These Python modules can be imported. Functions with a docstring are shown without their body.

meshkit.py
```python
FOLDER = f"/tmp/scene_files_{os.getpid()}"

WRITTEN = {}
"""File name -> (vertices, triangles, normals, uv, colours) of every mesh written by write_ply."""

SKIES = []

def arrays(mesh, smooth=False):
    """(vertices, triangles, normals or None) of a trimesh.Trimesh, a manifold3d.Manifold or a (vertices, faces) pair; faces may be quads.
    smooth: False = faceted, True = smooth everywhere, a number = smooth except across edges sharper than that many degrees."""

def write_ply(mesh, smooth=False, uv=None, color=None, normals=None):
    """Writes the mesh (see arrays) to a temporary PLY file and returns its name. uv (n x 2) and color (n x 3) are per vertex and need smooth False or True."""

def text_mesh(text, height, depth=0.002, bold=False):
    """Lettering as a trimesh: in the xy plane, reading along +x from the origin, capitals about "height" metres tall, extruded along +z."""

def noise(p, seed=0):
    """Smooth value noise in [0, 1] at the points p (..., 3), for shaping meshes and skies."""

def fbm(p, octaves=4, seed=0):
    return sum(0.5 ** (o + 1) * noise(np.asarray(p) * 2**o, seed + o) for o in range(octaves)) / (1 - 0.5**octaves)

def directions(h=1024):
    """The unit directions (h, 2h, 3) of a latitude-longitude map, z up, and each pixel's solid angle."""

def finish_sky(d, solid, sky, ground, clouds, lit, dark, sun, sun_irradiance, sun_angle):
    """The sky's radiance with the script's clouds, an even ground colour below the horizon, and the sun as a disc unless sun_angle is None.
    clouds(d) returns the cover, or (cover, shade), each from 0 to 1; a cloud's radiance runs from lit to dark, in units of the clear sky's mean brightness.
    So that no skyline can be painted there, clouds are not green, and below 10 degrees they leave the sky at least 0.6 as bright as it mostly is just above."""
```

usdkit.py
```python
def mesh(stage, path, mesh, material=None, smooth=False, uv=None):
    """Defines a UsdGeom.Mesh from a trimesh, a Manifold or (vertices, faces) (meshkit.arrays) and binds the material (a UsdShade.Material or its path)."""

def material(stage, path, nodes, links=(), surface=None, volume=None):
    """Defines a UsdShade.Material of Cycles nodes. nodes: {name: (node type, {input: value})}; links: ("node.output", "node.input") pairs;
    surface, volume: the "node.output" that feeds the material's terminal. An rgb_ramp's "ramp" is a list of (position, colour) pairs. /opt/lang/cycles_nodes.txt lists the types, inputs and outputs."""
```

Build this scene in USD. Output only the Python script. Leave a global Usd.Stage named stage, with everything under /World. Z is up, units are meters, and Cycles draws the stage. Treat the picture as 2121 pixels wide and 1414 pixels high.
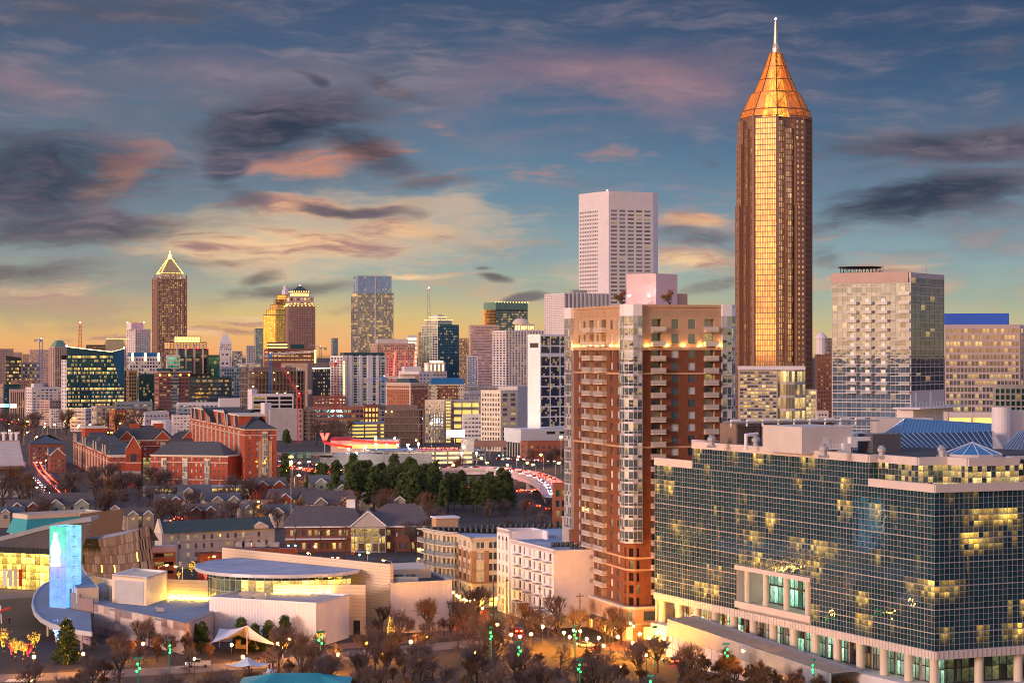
import math, random
import numpy as np
import trimesh
import usdkit, meshkit
from pxr import Usd, UsdGeom, UsdLux, UsdShade, Gf, Sdf, Vt
stage = Usd.Stage.CreateInMemory()
UsdGeom.SetStageUpAxis(stage, "Z")
UsdGeom.Xform.Define(stage, "/World")
UsdGeom.Scope.Define(stage, "/World/Looks")
PI = math.pi
FPX, EYE, HOR = 4500.0, 69.0, 730.0      # focal length in photo pixels, eye height, horizon row
# ------------------------------------------------------------------ camera
cam = UsdGeom.Camera.Define(stage, "/World/camera")
cam.CreateHorizontalApertureAttr(36.0)
cam.CreateFocalLengthAttr(36.0 * FPX / 2121.0)
cam.CreateClippingRangeAttr((1.0, 60000.0))
cam.AddTranslateOp().Set(Gf.Vec3d(0, 0, EYE))
cam.AddRotateXOp().Set(90.0 + math.degrees(math.atan(23.0 / FPX)))
cam.CreateExposureAttr(1.05)
# ------------------------------------------------------------------ sun (just set, low in the west: behind and left)
SUN_AZ, SUN_EL = math.radians(-128.0), math.radians(9.0)          # azimuth from +y towards +x
sdir = np.array([math.sin(SUN_AZ) * math.cos(SUN_EL), math.cos(SUN_AZ) * math.cos(SUN_EL), math.sin(SUN_EL)])
sun = UsdLux.DistantLight.Define(stage, "/World/sun")
sun.CreateNormalizeAttr(True)
sun.CreateIntensityAttr(0.36)
sun.CreateAngleAttr(14.0)
sun.CreateColorAttr(Gf.Vec3f(1.0, 0.67, 0.55))
zax = Gf.Vec3d(*sdir)
xax = Gf.Cross(Gf.Vec3d(0, 0, 1), zax).GetNormalized()
yax = Gf.Cross(zax, xax)
m4 = Gf.Matrix4d(1.0)
m4.SetRow(0, Gf.Vec4d(*xax, 0)); m4.SetRow(1, Gf.Vec4d(*yax, 0)); m4.SetRow(2, Gf.Vec4d(*zax, 0))
sun.AddTransformOp().Set(m4)
# ------------------------------------------------------------------ sky with clouds
SKY_STRENGTH = 0.1
def srgb(r, g, b):
 f = lambda c: c / 12.92 if c <= 0.04045 else ((c + 0.055) / 1.055) ** 2.4
 return tuple(f(c / 255.0) for c in (r, g, b))
class Nodes:
 """A little graph builder over usdkit.material."""
 def __init__(s):
  s.n, s.l, s.k = {}, [], 0
 def add(s, kind, out, **inp):
  s.k += 1
  name = f"n{s.k}"
  vals = {}
  for k, v in inp.items():
   if isinstance(v, str) and "." in v and v.split(".")[0] in s.n:
    s.l.append((v, f"{name}.{k}"))
   else:
    vals[k] = v
  s.n[name] = (kind, vals)
  return f"{name}.{out}"
 def math(s, op, a, b=0.0, c=0.0, clamp=False):
  return s.add("math", "value", math_type=op, value1=a, value2=b, value3=c, use_clamp=clamp)
 def mix(s, fac, a, b, kind="mix"):
  return s.add("mix", "color", mix_type=kind, fac=fac, color1=a, color2=b)
 def rng(s, v, a, b, c=0.0, d=1.0, smooth=True):
  return s.add("map_range", "result", range_type="smoothstep" if smooth else "linear", value=v, from_min=a, from_max=b, to_min=c, to_max=d, clamp=True)
 def make(s, path, surface=None, volume=None):
  return usdkit.material(stage, path, s.n, s.l, surface=surface, volume=volume)
def build_sky():
 g = Nodes()
 K = 1.0 / SKY_STRENGTH
 kc = lambda r, gg, b, m=0.483: tuple(c * K * m for c in srgb(r, gg, b))      # as seen at the camera's exposure
 d = g.add("texture_coordinate", "generated")
 dn = g.add("vector_math", "vector", math_type="normalize", vector1=d)
 x, y, z = (g.add("separate_xyz", o, vector=dn) for o in "xyz")
 az = g.math("arctan2", x, y)
 el = g.math("arcsine", z)
 u = g.math("multiply", az, 4.5)               # thousands of photo pixels right of the middle
 v = g.math("multiply", el, 4.5)               # thousands of photo pixels above the horizon
 uv = g.add("combine_xyz", "vector", x=u, y=v, z=0.0)
 sc = g.add("vector_math", "vector", math_type="multiply", vector1=uv, vector2=(1.0, 2.3, 1.0))
 w1 = g.add("noise_texture", "color", vector=sc, scale=3.2, detail=3.0, roughness=0.55, dimensions="3D")
 w1 = g.add("vector_math", "vector", math_type="subtract", vector1=w1, vector2=(0.5, 0.5, 0.5))
 w2 = g.add("vector_math", "vector", math_type="multiply", vector1=w1, vector2=(0.22, 0.075, 0.0))
 uvw = g.add("vector_math", "vector", math_type="add", vector1=uv, vector2=w2)
 st = g.add("mapping", "vector", mapping_type="point", vector=uvw, rotation=(0, 0, -0.13), scale=(2.6, 12.5, 1.0))
 n1 = g.add("noise_texture", "fac", vector=st, scale=1.0, detail=8.0, roughness=0.66, distortion=0.1)
 st2 = g.add("mapping", "vector", mapping_type="point", vector=uvw, rotation=(0, 0, 0.08), location=(7.3, 2.1, 3.0), scale=(1.5, 5.5, 1.0))
 n2 = g.add("noise_texture", "fac", vector=st2, scale=1.0, detail=7.0, roughness=0.64, distortion=0.2)
 st3 = g.add("mapping", "vector", mapping_type="point", vector=uvw, location=(1.3, 9.1, 5.0), scale=(5.5, 30.0, 1.0))
 n3 = g.add("noise_texture", "fac", vector=st3, scale=1.0, detail=5.0, roughness=0.6)
 sky = g.add("sky_texture", "color", sky_type="single_scattering", sun_disc=False, sun_elevation=math.radians(1.5), sun_rotation=SUN_AZ,
    altitude=300.0, air_density=1.0, aerosol_density=2.0, ozone_density=2.0, vector=dn)
 e1 = g.rng(v, 0.0, 1.0, smooth=False)
 left = g.add("rgb_ramp", "color", fac=e1, ramp=[(0.0, kc(244, 172, 112)), (0.04, kc(238, 186, 114)), (0.08, kc(218, 190, 128)), (0.13, kc(174, 178, 154)), (0.20, kc(146, 168, 168)),
             (0.32, kc(114, 144, 162)), (0.46, kc(92, 120, 146)), (0.62, kc(74, 96, 126)), (0.8, kc(60, 80, 110)), (1.0, kc(52, 70, 100))])
 right = g.add("rgb_ramp", "color", fac=e1, ramp=[(0.0, kc(214, 184, 130)), (0.05, kc(196, 188, 142)), (0.11, kc(166, 180, 160)), (0.20, kc(140, 168, 174)), (0.32, kc(106, 138, 162)),
             (0.44, kc(80, 110, 140)), (0.60, kc(62, 88, 120)), (0.8, kc(52, 72, 104)), (1.0, kc(46, 64, 96))])
 veil = g.mix(g.rng(u, -0.5, 0.9), left, right)
 sd = g.add("vector_math", "value", math_type="dot_product", vector1=dn, vector2=(math.sin(SUN_AZ), math.cos(SUN_AZ), 0.0))
 glow_az = g.rng(sd, -0.42, 0.95)
 glow_el = g.rng(v, 0.0, 2.2, 1.0, 0.0)
 glow = g.math("multiply", g.math("multiply", glow_az, glow_el), g.rng(v, -0.25, 0.02))
 glow_c = g.add("rgb_ramp", "color", fac=g.rng(v, 0.0, 2.2, smooth=False), ramp=[(0.0, tuple(c * K for c in (2.0, 0.80, 0.24))), (0.25, tuple(c * K for c in (1.8, 1.02, 0.46))), (0.6, tuple(c * K for c in (0.85, 0.66, 0.54))), (1.0, tuple(c * K for c in (0.34, 0.36, 0.46)))])
 veil = g.mix(glow, veil, glow_c)
 zen = g.mix(1.0, sky, tuple(c for c in (1.0, 1.0, 1.0)), "multiply")
 zen = g.mix(0.75, zen, tuple(c * K for c in (0.24, 0.28, 0.50)))
 base = g.mix(g.rng(v, 0.9, 2.6), veil, zen)
 def blob(cx, cy, sx, sy, rot=0.0, amp=1.0):
  m = g.add("mapping", "vector", mapping_type="texture", vector=uvw, location=((cx - 1060.5) / 1000.0, (730 - cy) / 1000.0, 0.0), rotation=(0, 0, rot), scale=(sx / 1000.0, sy / 1000.0, 1.0))
  r = g.add("vector_math", "value", math_type="length", vector1=m)
  return g.rng(r, 1.0, 0.05, 0.0, amp)
 def total(items):
  t = None
  for it in items:
   b = blob(*it)
   t = b if t is None else g.math("maximum", t, b)
  return t
 front = g.rng(y, 0.55, 0.8)
 pm = total([(1250, 190, 520, 120, 0.03, 1.0), (1120, 250, 380, 90, 0.1, 0.9), (520, 170, 500, 80, 0.0, 0.4), (60, 190, 240, 60, -0.25, 0.8), (1480, 150, 260, 80, 0, 0.5)])
 pf = g.math("multiply", g.math("multiply", pm, g.rng(n2, 0.30, 0.62)), 0.70)
 c1 = g.mix(g.math("multiply", pf, front), base, kc(196, 140, 138))
 low = g.math("multiply", g.rng(v, 0.0, 0.04), g.rng(v, 0.42, 0.08))
 lf = g.math("multiply", g.math("multiply", g.rng(n1, 0.47, 0.68), low), 0.70)
 c2 = g.mix(lf, c1, kc(238, 176, 132))
 om = total([(640, 505, 420, 75, 0.05, 1.0), (800, 480, 260, 45, 0.03, 1.0), (690, 325, 330, 70, 0.2, 1.0), (250, 360, 170, 90, 0.45, 0.9), (650, 425, 330, 40, -0.05, 0.8), (1430, 448, 130, 25, 0.02, 1.0),
    (1420, 545, 150, 40, -0.15, 0.9), (860, 577, 130, 18, 0.0, 0.95), (1250, 530, 140, 25, 0.1, 0.5), (560, 660, 300, 22, 0, 0.7), (130, 590, 300, 35, 0.02, 0.55), (1900, 560, 320, 20, 0.06, 0.5), (300, 690, 400, 20, 0, 0.7), (1100, 345, 420, 60, 0.1, 0.45)])
 nm = g.math("add", g.math("multiply", n1, 0.65), g.math("multiply", n3, 0.35))
 eat = lambda m, n, k, lo, hi: g.rng(g.math("multiply_add", g.math("subtract", n, 0.5), k, m), lo, hi)
 of = g.math("multiply", eat(om, nm, 4.8, 0.22, 1.1), g.rng(om, 0.02, 0.25))
 oc = g.mix(g.rng(v, 0.16, 0.42), kc(255, 214, 162), kc(232, 146, 104))
 oc = g.mix(g.rng(n3, 0.40, 0.66), oc, kc(176, 132, 122))
 dm = total([(600, 255, 300, 105, 0.12, 1.15), (760, 300, 230, 85, -0.35, 1.0), (470, 330, 90, 110, -0.5, 0.8), (80, 380, 420, 160, 0.10, 1.05), (210, 480, 560, 85, 0.0, 1.0), (60, 560, 300, 50, 0.0, 0.75), (250, 50, 420, 75, 0.05, 0.6), (720, 432, 230, 22, -0.1, 0.9), (480, 425, 180, 40, 0.2, 0.6),
    (1900, 415, 430, 92, 0.12, 1.2), (1960, 315, 480, 65, 0.03, 1.0), (1780, 360, 160, 40, 0.1, 0.6), (600, 602, 260, 32, 0.04, 0.95), (540, 580, 90, 26, 0.15, 0.9), (1015, 582, 70, 18, 0.0, 1.0), (1090, 618, 80, 13, 0, 0.9), (1000, 560, 40, 12, 0, 0.7), (1460, 600, 130, 32, 0.3, 0.8), (1440, 490, 160, 40, 0.0, 0.55), (1480, 325, 90, 30, 0, 0.6), (640, 165, 60, 14, -0.4, 0.8),
    (1730, 530, 90, 60, -0.3, 0.6), (900, 380, 200, 50, 0.1, 0.5), (2080, 130, 220, 60, 0.25, 0.55), (420, 550, 200, 25, 0, 0.6), (690, 640, 160, 18, 0, 0.55), (820, 185, 200, 26, -0.35, 0.5)])
 df = g.math("multiply", eat(dm, g.math("add", g.math("multiply", n2, 0.5), g.math("multiply", nm, 0.5)), 4.6, 0.16, 0.98), g.rng(dm, 0.02, 0.25))
 hm = g.math("maximum", g.math("multiply", dm, 0.9), total([(120, 400, 900, 420, 0.05, 1.0), (620, 300, 560, 260, 0.1, 0.85), (1950, 380, 620, 220, 0.05, 0.8), (1480, 560, 300, 130, 0.0, 0.5)]))
 hf = g.math("multiply", g.math("multiply", eat(hm, g.math("add", g.math("multiply", n2, 0.6), g.math("multiply", nm, 0.4)), 3.6, -0.05, 0.75), g.rng(hm, 0.0, 0.3)), 0.56)
 hc = g.mix(g.rng(v, 0.05, 0.35), kc(164, 150, 134), kc(108, 112, 126))
 c3 = g.mix(g.math("multiply", hf, front), c2, hc)
 cm = total([(690, 490, 640, 150, 0.06, 1.0), (1300, 560, 420, 70, 0.05, 0.6)])
 cf = g.math("multiply", g.math("multiply", g.math("multiply", eat(cm, nm, 3.6, 0.0, 0.9), g.rng(cm, 0.0, 0.4)), 0.68), front)
 c3 = g.mix(cf, c3, kc(232, 200, 160))
 c3 = g.mix(g.math("multiply", of, front), c3, oc)
 dc = g.mix(g.rng(n1, 0.40, 0.66), kc(44, 52, 72), kc(100, 92, 106))
 dc = g.mix(g.rng(v, 0.30, 0.08), dc, kc(112, 106, 104))
 c4 = g.mix(g.math("multiply", g.math("multiply", df, 0.9), front), c3, dc)
 gf = g.math("multiply", g.math("multiply", g.rng(g.math("add", g.math("multiply", n2, 0.45), g.math("multiply", nm, 0.55)), 0.44, 0.66), g.rng(v, 0.02, 0.22)), 0.50)
 gc = g.mix(g.rng(n3, 0.36, 0.66), kc(74, 86, 112), kc(160, 142, 150))
 c5 = g.mix(gf, c4, gc)
 c6 = g.mix(g.rng(v, -0.02, 0.0), kc(80, 66, 66), c5)
 bg = g.add("background_shader", "background", color=c6, strength=SKY_STRENGTH)
 mat = g.make("/World/Looks/sky_look", surface=bg)
 dome = UsdLux.DomeLight.Define(stage, "/World/sky")
 dome.CreateIntensityAttr(1.0)
 UsdShade.MaterialBindingAPI.Apply(dome.GetPrim()).Bind(mat)
build_sky()
# ------------------------------------------------------------------ geometry helpers
def gx(px, Y): return (px - 1060.5) / FPX * Y
def gz(py, Y): return EYE - (py - HOR) / FPX * Y
def gY(py): return FPX * EYE / (py - HOR)
def V2(px, Y): return np.array([gx(px, Y), Y])
UNIT = np.array([[0, 3, 2, 1], [4, 5, 6, 7], [0, 1, 5, 4], [1, 2, 6, 5], [2, 3, 7, 6], [3, 0, 4, 7]])
class MB:
 """Collects faces for one mesh."""
 def __init__(s): s.v, s.f, s.uv, s.n = [], [], [], 0
 def tri(s, v, f, uv=None):
  v = np.asarray(v, float).reshape(-1, 3); f = np.asarray(f, int).reshape(-1, 3)
  s.v.append(v); s.f.append(f + s.n); s.uv.append(np.zeros((len(v), 2)) if uv is None else np.asarray(uv, float).reshape(-1, 2)); s.n += len(v)
  return s
 def quads(s, q, uv=None):
  q = np.asarray(q, float).reshape(-1, 4, 3); k = len(q)
  if not k: return s
  i = np.arange(k)[:, None] * 4
  return s.tri(q.reshape(-1, 3), np.vstack([i + [0, 1, 2], i + [0, 2, 3]]), None if uv is None else np.asarray(uv).reshape(-1, 2))
 def hexa(s, c):
  """8 corners: bottom ring of four counter-clockwise, then the top ring."""
  return s.quads(np.asarray(c, float)[UNIT])
 def box(s, x0, x1, y0, y1, z0, z1, fr=None):
  c = np.array([[x0, y0, z0], [x1, y0, z0], [x1, y1, z0], [x0, y1, z0], [x0, y0, z1], [x1, y0, z1], [x1, y1, z1], [x0, y1, z1]], float)
  return s.hexa(fr.w(c) if fr is not None else c)
 def boxc(s, c, half, fr=None):
  return s.box(c[0] - half[0], c[0] + half[0], c[1] - half[1], c[1] + half[1], c[2] - half[2], c[2] + half[2], fr)
 def prism(s, poly, z0, z1, top=True, bottom=False, poly1=None):
  """A polygon (counter-clockwise) raised from z0 to z1; poly1 is its upper outline."""
  p = np.asarray(poly, float); p1 = p if poly1 is None else np.asarray(poly1, float); n = len(p)
  z0 = np.broadcast_to(z0, n); z1 = np.broadcast_to(z1, n)
  a = np.column_stack([p, z0]); b = np.column_stack([p1, z1]); j = (np.arange(n) + 1) % n
  s.quads(np.stack([a, a[j], b[j], b], 1))
  if top: s.cap(b)
  if bottom: s.cap(a[::-1])
  return s
 def cap(s, ring):
  ring = np.asarray(ring, float); n = len(ring)
  if n <= 4:
   f = [[0, i, i + 1] for i in range(1, n - 1)]
  else:
   from shapely.geometry import Polygon
   _, f = trimesh.creation.triangulate_polygon(Polygon(ring[:, :2]), engine="earcut")
   vv, _ = _, f
   d = ((vv[:, None, :] - ring[None, :, :2]) ** 2).sum(-1).argmin(1)
   f = d[f]
   a, b, c = ring[f[:, 0], :2], ring[f[:, 1], :2], ring[f[:, 2], :2]
   area = (b - a)[:, 0] * (c - a)[:, 1] - (b - a)[:, 1] * (c - a)[:, 0]
   ra = ring[:, :2]; rj = np.roll(ra, -1, 0); ccw = (ra[:, 0] * rj[:, 1] - ra[:, 1] * rj[:, 0]).sum() > 0
   flip = (area < 0) == ccw
   f = np.array(f); f[flip] = f[flip][:, ::-1]
  return s.tri(ring, f)
 def rod(s, a, b, r0, r1=None, k=6, caps=True):
  a, b = np.asarray(a, float), np.asarray(b, float); r1 = r0 if r1 is None else r1
  t = b - a; t = t / (np.linalg.norm(t) + 1e-9)
  e = np.cross(t, [0, 0, 1.0] if abs(t[2]) < 0.9 else [1.0, 0, 0]); e /= np.linalg.norm(e); g = np.cross(t, e)
  ang = np.arange(k) * 2 * PI / k + PI / k
  ring = np.cos(ang)[:, None] * e + np.sin(ang)[:, None] * g
  A, B = a + ring * r0, b + ring * r1
  j = (np.arange(k) + 1) % k
  s.quads(np.stack([A, A[j], B[j], B], 1))
  if caps:
   s.tri(B, [[0, i, i + 1] for i in range(1, k - 1)]); s.tri(A[::-1], [[0, i, i + 1] for i in range(1, k - 1)])
  return s
 def lathe(s, c, prof, k=12, a0=0.0):
  """prof: (radius, z) pairs from the bottom up, about the point c."""
  ang = np.arange(k) * 2 * PI / k + a0; j = (np.arange(k) + 1) % k
  rings = [np.column_stack([c[0] + r * np.cos(ang), c[1] + r * np.sin(ang), np.full(k, c[2] + z)]) for r, z in prof]
  for A, B in zip(rings, rings[1:]): s.quads(np.stack([A, A[j], B[j], B], 1))
  s.tri(rings[-1], [[0, i, i + 1] for i in range(1, k - 1)])
  return s
 def ball(s, c, r, sub=1, squash=1.0):
  m = trimesh.creation.icosphere(sub, r)
  return s.tri(m.vertices * [1, 1, squash] + np.asarray(c, float), m.faces)
 def add(s, m, mat=None):
  v = np.asarray(m.vertices)
  if mat is not None: v = trimesh.transform_points(v, mat)
  return s.tri(v, m.faces)
 def get(s):
  return np.vstack(s.v), np.vstack(s.f), np.vstack(s.uv)
class Fr:
 """A local frame on the ground: x to the right along a face, y inwards, turned by a (radians)."""
 def __init__(s, o, a, z=0.0): s.o, s.a, s.z = np.asarray(o, float)[:2], a, z; s.u = np.array([math.cos(a), math.sin(a)]); s.v = np.array([-math.sin(a), math.cos(a)])
 def w(s, p):
  p = np.asarray(p, float); q = s.o + p[..., :1] * s.u + p[..., 1:2] * s.v
  return np.concatenate([q, p[..., 2:3] + s.z], -1)
 def w2(s, x, y): return s.o + x * s.u + y * s.v
USED, REG = {}, {}
def numbered(path):
 k = USED.get(path, -1) + 1; USED[path] = k
 return path if k == 0 else f"{path}_{k:03d}"
class Thing:
 def __init__(s, name, label=None, cat=None, base=(0, 0, 0), group=None, kind=None, rot=0.0):
  s.path = numbered("/World/" + name); s.base = np.array([base[0], base[1], base[2] if len(base) > 2 else 0.0], float)
  s.x = UsdGeom.Xform.Define(stage, s.path); s.x.AddTranslateOp().Set(Gf.Vec3d(*map(float, s.base))); s.prim = s.x.GetPrim()
  if rot: s.x.AddRotateZOp().Set(math.degrees(rot))
  tag(s.prim, label, cat, group, kind)
 def part(s, name, mb, mat, parent=None, label=None, kind=None, smooth=False):
  if mb.n == 0: return None
  path = numbered((parent or s.path) + "/" + name)
  v, f, uv = mb.get()
  m = usdkit.mesh(stage, path, (v - s.base, f), LOOK(mat), smooth=smooth, uv=None if smooth not in (False, True) else uv)
  if label: m.GetPrim().SetCustomDataByKey("label", label)
  if kind: m.GetPrim().SetCustomDataByKey("kind", kind)
  return path
def tag(p, label, cat=None, group=None, kind=None):
 for k, v in (("label", label), ("category", cat), ("group", group), ("kind", kind)):
  if v: p.SetCustomDataByKey(k, v)
def solo(name, mb, mat, label=None, cat=None, group=None, kind=None, smooth=False):
 """A thing, or a piece of the setting, that is one mesh."""
 path = numbered("/World/" + name)
 v, f, uv = mb.get()
 m = usdkit.mesh(stage, path, (v, f), LOOK(mat), smooth=smooth, uv=None if smooth not in (False, True) else uv)
 tag(m.GetPrim(), label, cat, group, kind)
 return m
def copy_of(proto, loc, rot=0.0, scale=1.0, label=None, group=None):
 """A copy of a thing, with its parts, under the next number."""
 src = proto.prim; was = src.GetCustomData()
 path = numbered("/World/" + proto.path.split("/")[-1])
 x = UsdGeom.Xform.Define(stage, path); p = x.GetPrim()
 p.GetReferences().AddInternalReference(src.GetPath())
 x.ClearXformOpOrder()
 x.MakeMatrixXform().Set(mat4(loc, rot, scale))
 tag(p, label or was.get("label"), was.get("category"), group or was.get("group"))
 p.SetInstanceable(True)
 return p
def mat4(loc, rot=0.0, scale=1.0):
 c, sn = math.cos(rot) * scale, math.sin(rot) * scale
 return Gf.Matrix4d(c, sn, 0, 0, -sn, c, 0, 0, 0, 0, scale, 0, float(loc[0]), float(loc[1]), float(loc[2]) if len(loc) > 2 else 0.0, 1)
# ------------------------------------------------------------------ materials
MATS = {}
def LOOK(m):
 return MATS[m]
def plain(name, col, rough=0.75, metal=0.0, scale=0.35, amount=0.16, spec=0.4, big=0.03, bump=0.0):
 """A solid surface with two sizes of mottling."""
 g = Nodes()
 p = g.add("geometry", "position")
 a = g.add("noise_texture", "fac", vector=p, scale=scale, detail=5.0, roughness=0.6)
 b = g.add("noise_texture", "fac", vector=p, scale=big, detail=3.0)
 t = g.math("add", g.math("multiply", a, 0.6), g.math("multiply", b, 0.4))
 lo = tuple(c * (1 - amount) for c in col); hi = tuple(min(1.0, c * (1 + amount)) for c in col)
 c = g.mix(g.rng(t, 0.3, 0.7, smooth=False), lo, hi)
 kw = dict(base_color=c, roughness=rough, metallic=metal, specular_ior_level=spec)
 if bump: kw["normal"] = g.add("bump", "normal", height=a, strength=bump, distance=0.1)
 MATS[name] = g.make("/World/Looks/" + name, surface=g.add("principled_bsdf", "BSDF", **kw))
def glow(name, col, strength):
 g = Nodes()
 MATS[name] = g.make("/World/Looks/" + name, surface=g.add("principled_bsdf", "BSDF", base_color=col, emission_color=col, emission_strength=strength))
def glazing(name, tint, lit=0.15, power=1.2, metal=0.75, rough=0.06, warm=(1.0, 0.52, 0.10), warm2=(1.0, 0.70, 0.24), row=0.5, wave=0.0, blinds=0.0, zone=None):
 """Window panes: dark mirroring glass; each pane has its own whole-number cell in uv and may have its room lit."""
 g = Nodes()
 uv = g.add("uvmap", "UV")
 ce = g.add("vector_math", "vector", math_type="floor", vector1=uv)
 fr = g.add("vector_math", "vector", math_type="fraction", vector1=uv)
 h = g.add("white_noise_texture", "value", dimensions="2D", vector=ce)
 hc = g.add("white_noise_texture", "color", dimensions="2D", vector=ce)
 r1, r2, r3 = (g.add("separate_color", o, color=hc) for o in "rgb")
 cy = g.add("separate_xyz", "y", vector=ce)
 hr = g.add("white_noise_texture", "value", dimensions="1D", w=cy)
 thr = g.math("multiply", g.math("add", g.math("multiply", hr, 2 * row), 1.0 - row), lit)
 if zone:             # lit rooms lie together, storey by storey: zone = (scale along the wall, foot of the lowest storey, storey height)
  px_, py_, pz_ = (g.add("separate_xyz", o, vector=g.add("geometry", "position")) for o in "xyz")
  fl = g.math("divide", g.math("subtract", pz_, zone[1]), zone[2]); fi = g.math("floor", fl); ff = g.math("fraction", fl)
  zp = g.add("combine_xyz", "vector", x=g.math("multiply", px_, zone[0]), y=g.math("multiply", py_, zone[0]), z=g.math("multiply", fi, 7.31))
  zn = g.add("noise_texture", "fac", vector=zp, scale=1.0, detail=3.0, roughness=0.65)
  thr = g.rng(zn, 0.525, 0.545, 0.0, 0.95)
  power = g.math("multiply", g.math("multiply", g.rng(zn, 0.53, 0.70, 0.10, 1.5), g.rng(ff, 0.12, 0.62, 0.10, 1.0)), power)
 on = g.math("less_than", h, thr)
 fx = g.add("separate_xyz", "x", vector=fr); fy = g.add("separate_xyz", "y", vector=fr)
 rn = g.add("noise_texture", "fac", vector=uv, scale=3.7, detail=2.0)
 room = g.math("multiply", g.rng(fy, 0.0, 0.95, 0.35, 1.0, smooth=False), g.rng(rn, 0.3, 0.62, 0.35, 1.15))
 est = g.math("multiply", g.math("multiply", on, room), g.math("multiply", g.math("add", g.math("multiply", g.math("multiply", r1, r1), 1.5), 0.22), g.math("multiply", power, 0.75)))
 ec = g.mix(r2, warm, warm2)
 tn = g.mix(g.math("multiply", r3, 0.75), tint, tuple(c * 0.45 for c in tint))
 kw = dict(base_color=tn, metallic=metal, roughness=rough, emission_color=ec, emission_strength=est, specular_ior_level=0.8)
 if blinds > 0:       # some panes have pale blinds or curtains drawn behind them
  bl = g.math("less_than", r3, blinds)
  kw["base_color"] = g.mix(bl, tn, (0.42, 0.46, 0.46)); kw["metallic"] = g.math("multiply", g.math("subtract", 1.0, bl), metal)
 if wave > 0:
  p = g.add("geometry", "position")
  wn = g.add("noise_texture", "fac", vector=p, scale=0.55, detail=1.0)
  wn2 = g.math("add", g.math("multiply", wn, 0.6), g.math("multiply", h, 0.0))
  kw["normal"] = g.add("bump", "normal", height=wn2, strength=1.0, distance=wave)
 MATS[name] = g.make("/World/Looks/" + name, surface=g.add("principled_bsdf", "BSDF", **kw))
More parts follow.
